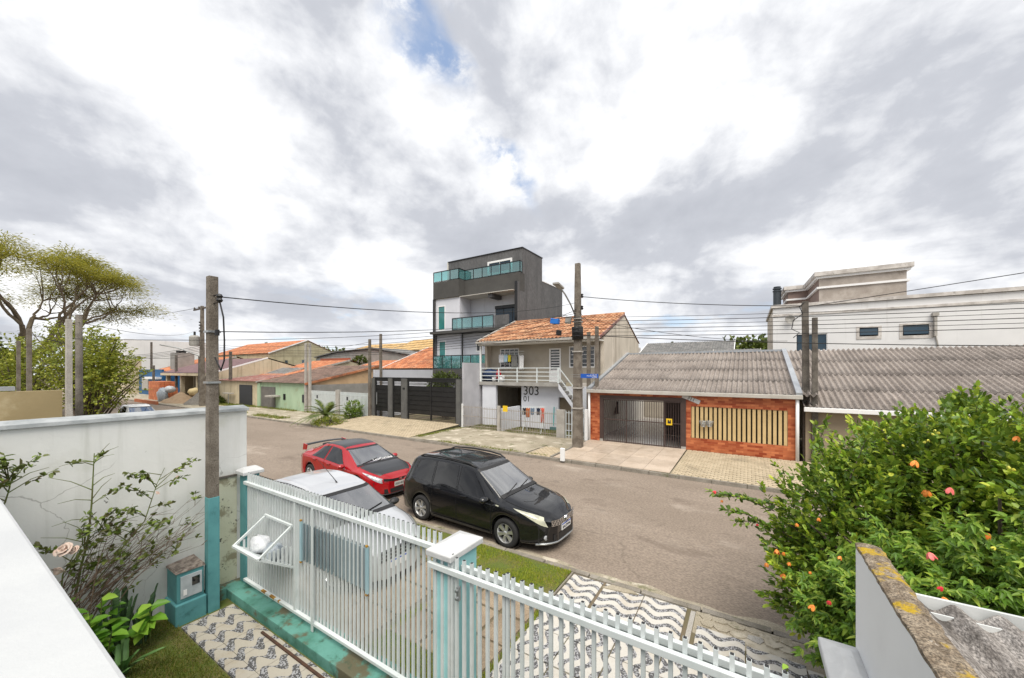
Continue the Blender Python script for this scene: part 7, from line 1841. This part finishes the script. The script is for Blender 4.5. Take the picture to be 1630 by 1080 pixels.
def cane(pts, r0, leafy, seed):
    rr = random.Random(seed); q = MB()
    q.tube(pts, [r0 * (1 - 0.7 * i / (len(pts) - 1)) for i in range(len(pts))], 5, False)
    for k in range(16):
        i = rr.randint(1, len(pts) - 2); s_ = Vector(pts[i]).lerp(Vector(pts[i + 1]), rr.random())
        e_ = s_ + Vector((rr.uniform(-0.08, 0.25), rr.uniform(-0.38, 0.38), rr.uniform(0.02, 0.32))); e_.x = max(e_.x, -7.36)
        q.tube([s_, s_.lerp(e_, 0.5) + Vector((0, 0, 0.03)), e_], [0.006, 0.004, 0.002], 4, False)
        if rr.random() < leafy:
            for t_ in (0.6, 0.8, 1.0): tw_t.append(tuple(s_.lerp(e_, t_))); tw_d.append((rr.uniform(-0.3, 0.6), rr.uniform(-0.7, 0.7), 0.3))
    q.build('cane', M['green_stem'], rose, smooth=True, fixn=False)
X0 = -7.05
def W(u, v, X=X0): return PX(u, v, X)
cane([W(110, 1000), W(128, 905), W(140, 860), W(146, 800), W(148, 760), W(150, 722)], 0.016, 0.5, 1)
cane([W(150, 930), W(200, 865), W(230, 830), W(240, 800), W(250, 770), W(262, 745)], 0.010, 0.9, 2)
cane([W(-10, 830, -6.8), W(8, 800, -6.8), W(16, 775, -6.8), W(12, 750, -6.8)], 0.010, 0.9, 3)
cane([W(90, 1000), W(100, 915), W(120, 880), W(150, 850), W(175, 842)], 0.010, 0.8, 5)
V, F = crown_leaves(np.random.default_rng(3), np.array(tw_t), np.array(tw_d, float), 5, (0.045, 0.085), (0.03, 0.05), 'round', tw=0.06)
bulk('foliage', V, F, M['leaf_rose'], rose)
M['petal_rose'] = mat('pale pink petal', (0.80, 0.60, 0.50), (0.84, 0.70, 0.60), 20, 0.6)
def rosebloom():
    q = MB()
    for ring, (rr, h, n) in enumerate(((0.012, 0.060, 3), (0.024, 0.058, 5), (0.036, 0.050, 6), (0.048, 0.036, 7))):
        for k in range(n):
            a = 2 * math.pi * k / n + ring * 0.5 + random.uniform(-0.25, 0.25); rr_, h_ = rr * random.uniform(0.8, 1.2), h * random.uniform(0.75, 1.2)
            P_ = []
            for (fr, zz) in ((0.3, -0.01), (0.75, h_ * 0.6), (1.0, h_), (1.25, h_ * 0.85)):
                P_.append([(rr_ * fr * math.cos(a + w_), rr_ * fr * math.sin(a + w_), zz - 0.25 * h_ * abs(w_)) for w_ in (-0.7, -0.25, 0.25, 0.7)])
            q.grid(P_)
    return q.mesh('rose', M['petal_rose'], True)
rb = rosebloom()
for u, v, s_ in ((103, 877, 1.25), (119, 877, 0.8), (90, 913, 1.0), (250, 786, 0.45), (283, 760, 0.4)):
    inst('rose', rb, W(u, v, -6.85 if u < 200 else -7.05), rose, rot=(R(40), R(20), random.random() * 6), scale=(s_, s_, s_))

# ---- broad-leaved plants, sword plants and aloe in the bed
def blade_plant(name, label, c, n, h, w_, m, lean, seed, cat='plant', mid=0.5, droop=0.0):
    rr = random.Random(seed); t = thing(name, label, cat, c)
    for k in range(n):
        a = rr.uniform(0, 2 * math.pi); hh = h * rr.uniform(0.65, 1.1); ln_ = lean * rr.uniform(0.3, 1.1)
        d = Vector((math.cos(a), math.sin(a), 0)); s_ = Vector((-math.sin(a), math.cos(a), 0))
        b0 = Vector(c) + d * rr.uniform(0, 0.06) + s_ * rr.uniform(-0.04, 0.04)
        P_ = []
        for f_ in (0, 0.25, 0.5, 0.75, 0.92, 1.0):
            p = b0 + d * ln_ * hh * f_ ** 1.5 + Vector((0, 0, hh * (f_ - droop * f_ * f_)))
            ww = w_ * (0.7 + 0.6 * f_) * (1 if f_ < 0.75 else (0.75 if f_ < 0.95 else 0.08)) if f_ < 0.99 else 0.002
            P_.append([p - s_ * ww / 2 - d * 0.006, p + d * 0.012, p + s_ * ww / 2 - d * 0.006])
        MB().grid(P_).build('leaf', m, t, smooth=True, fixn=False)
    return t
M['sword'] = mat('mottled sword leaf', (0.11, 0.19, 0.085), (0.045, 0.085, 0.04), 26, 0.5, stretch=(0.6, 0.6, 3))
M['aloe'] = mat('aloe leaf', (0.16, 0.30, 0.10), (0.12, 0.24, 0.07), 6, 0.5)
for i, (x, y, h, lb) in enumerate(((-6.92, 1.38, 0.85, 'sword plant with mottled upright leaves left of the meter cabinet'), (-6.98, 1.60, 0.80, 'sword plant with mottled upright leaves touching the meter cabinet'), (-6.80, 1.18, 0.70, 'sword plant with mottled upright leaves in front of the rose twigs'))):
    blade_plant('sword_plant', lb, (x, y, 0.05), 9, h, 0.075, M['sword'], 0.22, 30 + i)
blade_plant('aloe_plant', 'pale green spiky aloe on the lawn in front of the sword plants', (-6.45, 1.32, 0.05), 16, 0.38, 0.055, M['aloe'], 1.25, 40, droop=0.25)
blade_plant('aloe_plant', 'small spiky aloe at the corner of the parapet', (-6.2, 1.05, 0.05), 10, 0.28, 0.04, M['aloe'], 1.2, 41, droop=0.25)
def broad_plant(label, stems, seed, Lr=(0.16, 0.26)):
    rr = np.random.default_rng(seed); t = thing('broad_leaf_plant', label, 'plant', (stems[0][0][0], stems[0][0][1], 0.05))
    P, D = [], []
    q = MB()
    for a, b in stems:
        a, b = Vector(a), Vector(b); q.tube([a, a.lerp(b, 0.5), b], [0.010, 0.008, 0.005], 5, False)
        for t_ in np.linspace(0.45, 1.0, 9):
            P.append(tuple(a.lerp(b, t_))); an = rr.uniform(0, 2 * math.pi); D.append((math.cos(an), math.sin(an), 0.15))
    q.build('stem', M['green_stem'], t, smooth=True, fixn=False)
    P, D = np.array(P), np.array(D); n = len(P)
    L_ = rr.uniform(*Lr, n)
    V, F = leaves_mesh(P, D, np.array([0.25, -0.2, 1.0]) + rdir(rr, n) * 0.3, L_, L_ * 0.62, 'broad', 0.25)
    bulk('foliage', V, F, M['leaf_broad'], t)
broad_plant('broad green leaved plant growing beside the parapet', [((-6.75, 0.85, 0.05), (-6.75, 0.9, 0.95)), ((-6.6, 0.75, 0.05), (-6.5, 0.72, 0.85)), ((-6.7, 1.0, 0.05), (-6.6, 1.05, 0.75)), ((-6.9, 0.8, 0.05), (-7.0, 0.85, 1.0)), ((-6.5, 0.9, 0.05), (-6.3, 0.85, 0.6))], 3, (0.15, 0.24))
broad_plant('broad green leaved plant leaning on the meter cabinet', [((-6.82, 1.66, 0.05), (-6.78, 1.66, 0.62)), ((-6.8, 1.6, 0.05), (-6.7, 1.55, 0.48))], 4, (0.16, 0.24))
broad_plant('bright broad leaved plant in front of the rose twigs', [((-6.75, 1.18, 0.05), (-6.72, 1.2, 0.95)), ((-6.7, 1.1, 0.05), (-6.6, 1.08, 0.8)), ((-6.8, 1.25, 0.05), (-6.9, 1.32, 0.78)), ((-6.65, 1.2, 0.05), (-6.5, 1.25, 0.6))], 8, (0.13, 0.23))
broad_plant('slender leafy shoot climbing behind the right end of the fence', [((0.18, 2.85, 0.1), (0.20, 2.75, 2.0)), ((0.22, 2.85, 0.1), (0.27, 2.78, 1.85))], 6, (0.05, 0.09))

# ---- cycad and clipped bushes on the far verge
cyc = thing('cycad_palm', 'cycad palm with arching fronds on the far verge', 'palm', PZ(519, 672, 0.12))
cp_ = PZ(519, 672, 0.12)
MB().lathe([(0.001, 0), (0.20, 0.02), (0.24, 0.2), (0.16, 0.42), (0.001, 0.45)], tuple(cp_), 12).build('trunk', M['bark'], cyc, smooth=True)
rr = random.Random(6)
for k in range(22):
    a = 2 * math.pi * k / 22 + rr.uniform(-0.1, 0.1); el = rr.uniform(0.35, 1.25); L_ = rr.uniform(1.5, 2.1)
    d = Vector((math.cos(a), math.sin(a), 0)); s_ = Vector((-math.sin(a), math.cos(a), 0))
    pts = [cp_ + Vector((0, 0, 0.42)) + d * (L_ * f_ * math.cos(el) * (1 + 0.3 * f_)) + Vector((0, 0, L_ * (math.sin(el) * f_ - 0.75 * f_ * f_ * (1.1 - el * 0.5)))) for f_ in np.linspace(0, 1, 9)]
    q = MB()
    for i in range(1, 9):
        for j in range(3):
            p = pts[i - 1].lerp(pts[i], j / 3); t_ = (i - 1 + j / 3) / 8; ll = 0.34 * math.sin(math.pi * (0.12 + 0.85 * t_))
            dd = (pts[i] - pts[i - 1]).normalized()
            for sg in (1, -1): q.add([p, p + dd * 0.085, p + s_ * sg * ll + dd * ll * 0.5 + Vector((0, 0, 0.05))], [(0, 1, 2)])
    q.build('frond', M['leaf_dark'], cyc, fixn=False)
def ball_bush(label, lumps, n, m, Lr, seed, name='clipped_bush'):
    t = thing(name, label, 'bush', (lumps[0][0][0], lumps[0][0][1], 0.1)); rq = np.random.default_rng(seed)
    tp_, d_ = lump_tips(rq, lumps, n, 0.7)
    V, F = crown_leaves(rq, tp_, d_, 6, Lr, (Lr[0] * 0.6, Lr[1] * 0.6), 'round', tw=0.12)
    bulk('foliage', V, F, m, t)
    limbs((lumps[0][0][0], lumps[0][0][1], 0.08), tp_, 14, 0.03, M['bark'], t, seed=seed)
    return t
c = PZ(521, 676, 0.12)
ball_bush('low round bush around the foot of the cycad', [((c.x, c.y, 0.25), (1.0, 0.9, 0.40))], 500, M['leaf_bauh'], (0.05, 0.09), 1)
c = PZ(562, 666, 0.12); c2 = PY(563, 648, c.y)
ball_bush('small clipped tree bush left of the black gates', [((c2.x, c2.y, c2.z), (0.72, 0.6, 0.5)), ((c.x, c.y, 0.4), (0.8, 0.6, 0.5))], 600, M['leaf_gloss'], (0.06, 0.1), 2)
c = PZ(577, 662, 0.12)
ball_bush('light green bush touching the black gates pillar', [((c.x, c.y, 0.7), (0.7, 0.6, 0.75))], 500, M['leaf_abut'], (0.06, 0.11), 3)
ball_bush('shrub showing over the top of the black gates', [((-19.6, 21.5, 2.6), (1.6, 0.8, 1.0))], 500, M['leaf_dark'], (0.10, 0.18), 4)
ball_bush('hedge beside the cream house door', [((-49.5, 17.6, 0.4), (1.3, 0.5, 0.5)), ((-51.0, 17.8, 1.0), (0.6, 0.5, 1.2))], 500, M['leaf_dark'], (0.1, 0.18), 5)
ball_bush('bush against the red brick wall behind the roofs', [((-44.5, 32, 4.6), (1.2, 0.8, 1.2))], 300, M['leaf_dark'], (0.15, 0.25), 6)

# ---- big umbrella-crowned tree at the left
def umbrella(loc, seed):
    rq = np.random.default_rng(seed); rr = random.Random(seed)
    t = thing('umbrella_tree', 'wide umbrella crowned tree with bare spreading limbs at the left edge', 'tree', loc)
    B = Vector(loc)
    fork = B + Vector((0, 0, 4.2))
    MB().tube([B - Vector((0, 0, 0.3)), B + Vector((0.1, 0, 2)), fork], [0.5, 0.42, 0.38], 10).build('trunk', M['bark_pale'], t, smooth=True)
    tips = []
    def curve(a, b, r0, r1, bow, n=7):
        m_ = a.lerp(b, 0.45) + bow
        return [a * (1 - s_) ** 2 + m_ * 2 * s_ * (1 - s_) + b * s_ * s_ + Vector((rr.uniform(-1, 1), rr.uniform(-1, 1), rr.uniform(-1, 1))) * 0.10 * (0 < s_ < 1) for s_ in np.linspace(0, 1, n)], [r0 + (r1 - r0) * s_ for s_ in np.linspace(0, 1, n)]
    for k in range(9):
        a = 2 * math.pi * k / 9 + rr.uniform(-0.2, 0.2); rad = rr.uniform(2.4, 4.2)
        e1 = B + Vector((rad * math.cos(a), rad * math.sin(a), rr.uniform(7.0, 8.8)))
        q = MB()
        p, ra = curve(fork, e1, 0.24, 0.15, Vector((math.cos(a), math.sin(a), -0.2)) * 0.7); q.tube(p, ra, 7, False)
        for j in range(3):
            a2 = a + rr.uniform(-0.45, 0.45); r2 = rr.uniform(3.6, 6.6)
            e2 = B + Vector((r2 * math.cos(a2), r2 * math.sin(a2), 12.6 - 3.2 * (r2 / 9) ** 2 - rr.uniform(0.8, 2.0)))
            p2, ra = curve(e1, e2, 0.12, 0.06, Vector((rr.uniform(-0.6, 0.6), rr.uniform(-0.6, 0.6), rr.uniform(-0.5, 0.2)))); q.tube(p2, ra, 6, False)
            for i in range(4):
                a3 = a2 + rr.uniform(-0.35, 0.35); r3 = min(8.4, max(0.8, r2 + rr.uniform(-1.8, 2.6)))
                e3 = B + Vector((r3 * math.cos(a3), r3 * math.sin(a3), 14.2 - 4.0 * (r3 / 8.6) ** 2 - rr.uniform(0.2, 1.2) - (rr.uniform(0, 2.4) if r3 > 6.8 else 0)))
                p3, ra = curve(e2, e3, 0.055, 0.018, Vector((rr.uniform(-0.4, 0.4), rr.uniform(-0.4, 0.4), 0)), 5); q.tube(p3, ra, 5, False)
                tips.append(e3)
        q.build('limb', M['bark_pale'], t, smooth=True, fixn=False)
    tips = np.array([tuple(p) for p in tips])
    n = 520
    cnt = (n * rq.uniform(0.25, 1.7, len(tips))).astype(int)
    C = np.repeat(tips, cnt, 0)
    off_ = rq.normal(size=C.shape) * np.array([0.80, 0.80, 0.26])
    P = C + off_; P[:, 2] += 0.25 - 0.12 * (off_[:, 0] ** 2 + off_[:, 1] ** 2)
    D = off_ * np.array([1, 1, 0.2]) + rdir(rq, len(P)) * 0.5
    V, F = leaves_mesh(P, D, np.array([0, 0, 1.0]) + rdir(rq, len(P)) * 0.5, rq.uniform(0.16, 0.32, len(P)), rq.uniform(0.035, 0.08, len(P)), 'round', 0.1)
    bulk('crown', V, F, M['leaf_cass'], t)
umbrella((-50.5, 4.3, 0.0), 9)
# ---- looser light-green trees below it
def loose_tree(label, base, lumps, n, m, Lr, seed, per=9, stems=10):
    rq = np.random.default_rng(seed)
    t = thing('leafy_tree', label, 'tree', base)
    tp_, d_ = lump_tips(rq, lumps, n, 0.25)
    d_[:, 2] -= 0.5
    V, F = crown_leaves(rq, tp_, d_, per, Lr, (Lr[0] * 0.75, Lr[1] * 0.75), 'round', tw=0.55)
    bulk('crown', V, F, m, t)
    limbs(base, tp_, stems * 4, 0.07, M['bark'], t, seed=seed, rise=0.6)
loose_tree('light green broad leaved tree beside the dark round pole', (-32.5, 5.2, 0), [((-31.0, 5.4, 3.6), (3.0, 1.9, 2.3)), ((-33.5, 5.0, 4.6), (3.0, 1.8, 2.2)), ((-29.8, 5.5, 3.9), (1.5, 1.2, 1.3))], 1300, M['leaf_bauh'], (0.08, 0.19), 31, 8, 14)
loose_tree('dense light green tree behind the poles at far left', (-37.0, 3.4, 0), [((-37.0, 3.4, 3.2), (3.2, 1.7, 2.6)), ((-40.0, 3.0, 2.6), (3.0, 1.8, 2.4))], 1300, M['leaf_bauh'], (0.08, 0.19), 32, 8, 14)
loose_tree('dark green tree at the far left edge', (-44.0, 2.4, 0), [((-44.0, 2.2, 3.4), (3.5, 2.2, 3.0)), ((-52, 3.4, 3.0), (5, 2.0, 2.8))], 900, M['leaf_dark'], (0.16, 0.30), 33, 9)
ball_bush('low hedge along the near pavement far left', [((-62, 5.0, 1.2), (6, 1.2, 1.5)), ((-74, 5.5, 1.5), (6, 1.2, 1.8))], 900, M['leaf_bauh'], (0.2, 0.35), 7, 'hedge')
# ---- far tree lines at the horizon
def far_tree(label, c, r__, m, seed):
    rq = np.random.default_rng(seed)
    t = thing('distant_tree', label, 'tree', (c[0], c[1], 0))
    MB().tube([(c[0], c[1], 0), (c[0], c[1], c[2])], [0.3, 0.15], 6).build('trunk', M['bark'], t)
    tp_, d_ = lump_tips(rq, [(c, r__), ((c[0] + r__[0] * 0.5, c[1], c[2] - 0.2 * r__[2]), (r__[0] * 0.7, r__[1] * 0.7, r__[2] * 0.8))], 420, 0.5)
    V, F = crown_leaves(rq, tp_, d_, 6, (0.5, 0.9), (0.4, 0.7), 'round', tw=1.0)
    bulk('crown', V, F, m, t)
pos_ = ((432, 552, 85, 5), (450, 556, 90, 4), (472, 556, 92, 5), (492, 555, 95, 5), (515, 556, 95, 4), (540, 558, 98, 4), (1085, 556, 90, 3.5), (1125, 556, 92, 4), (1165, 551, 80, 5), (1195, 548, 75, 5), (1210, 546, 72, 4))
for i, (u, v, Y, rad) in enumerate(pos_):
    p = PY(u, v, Y)
    far_tree(('%s distant tree counted from the left on the skyline ' % ('first', 'second', 'third', 'fourth', 'fifth', 'sixth')[i] + 'left of the grey house') if i < 6 else ('%s distant tree from the left beyond the brick house ridge' % ('first', 'second', 'third', 'fourth', 'fifth')[i - 6]),
             (p.x, Y, p.z - rad * 0.8), (rad * 1.4, rad, rad), M['leaf_dark'], 60 + i)
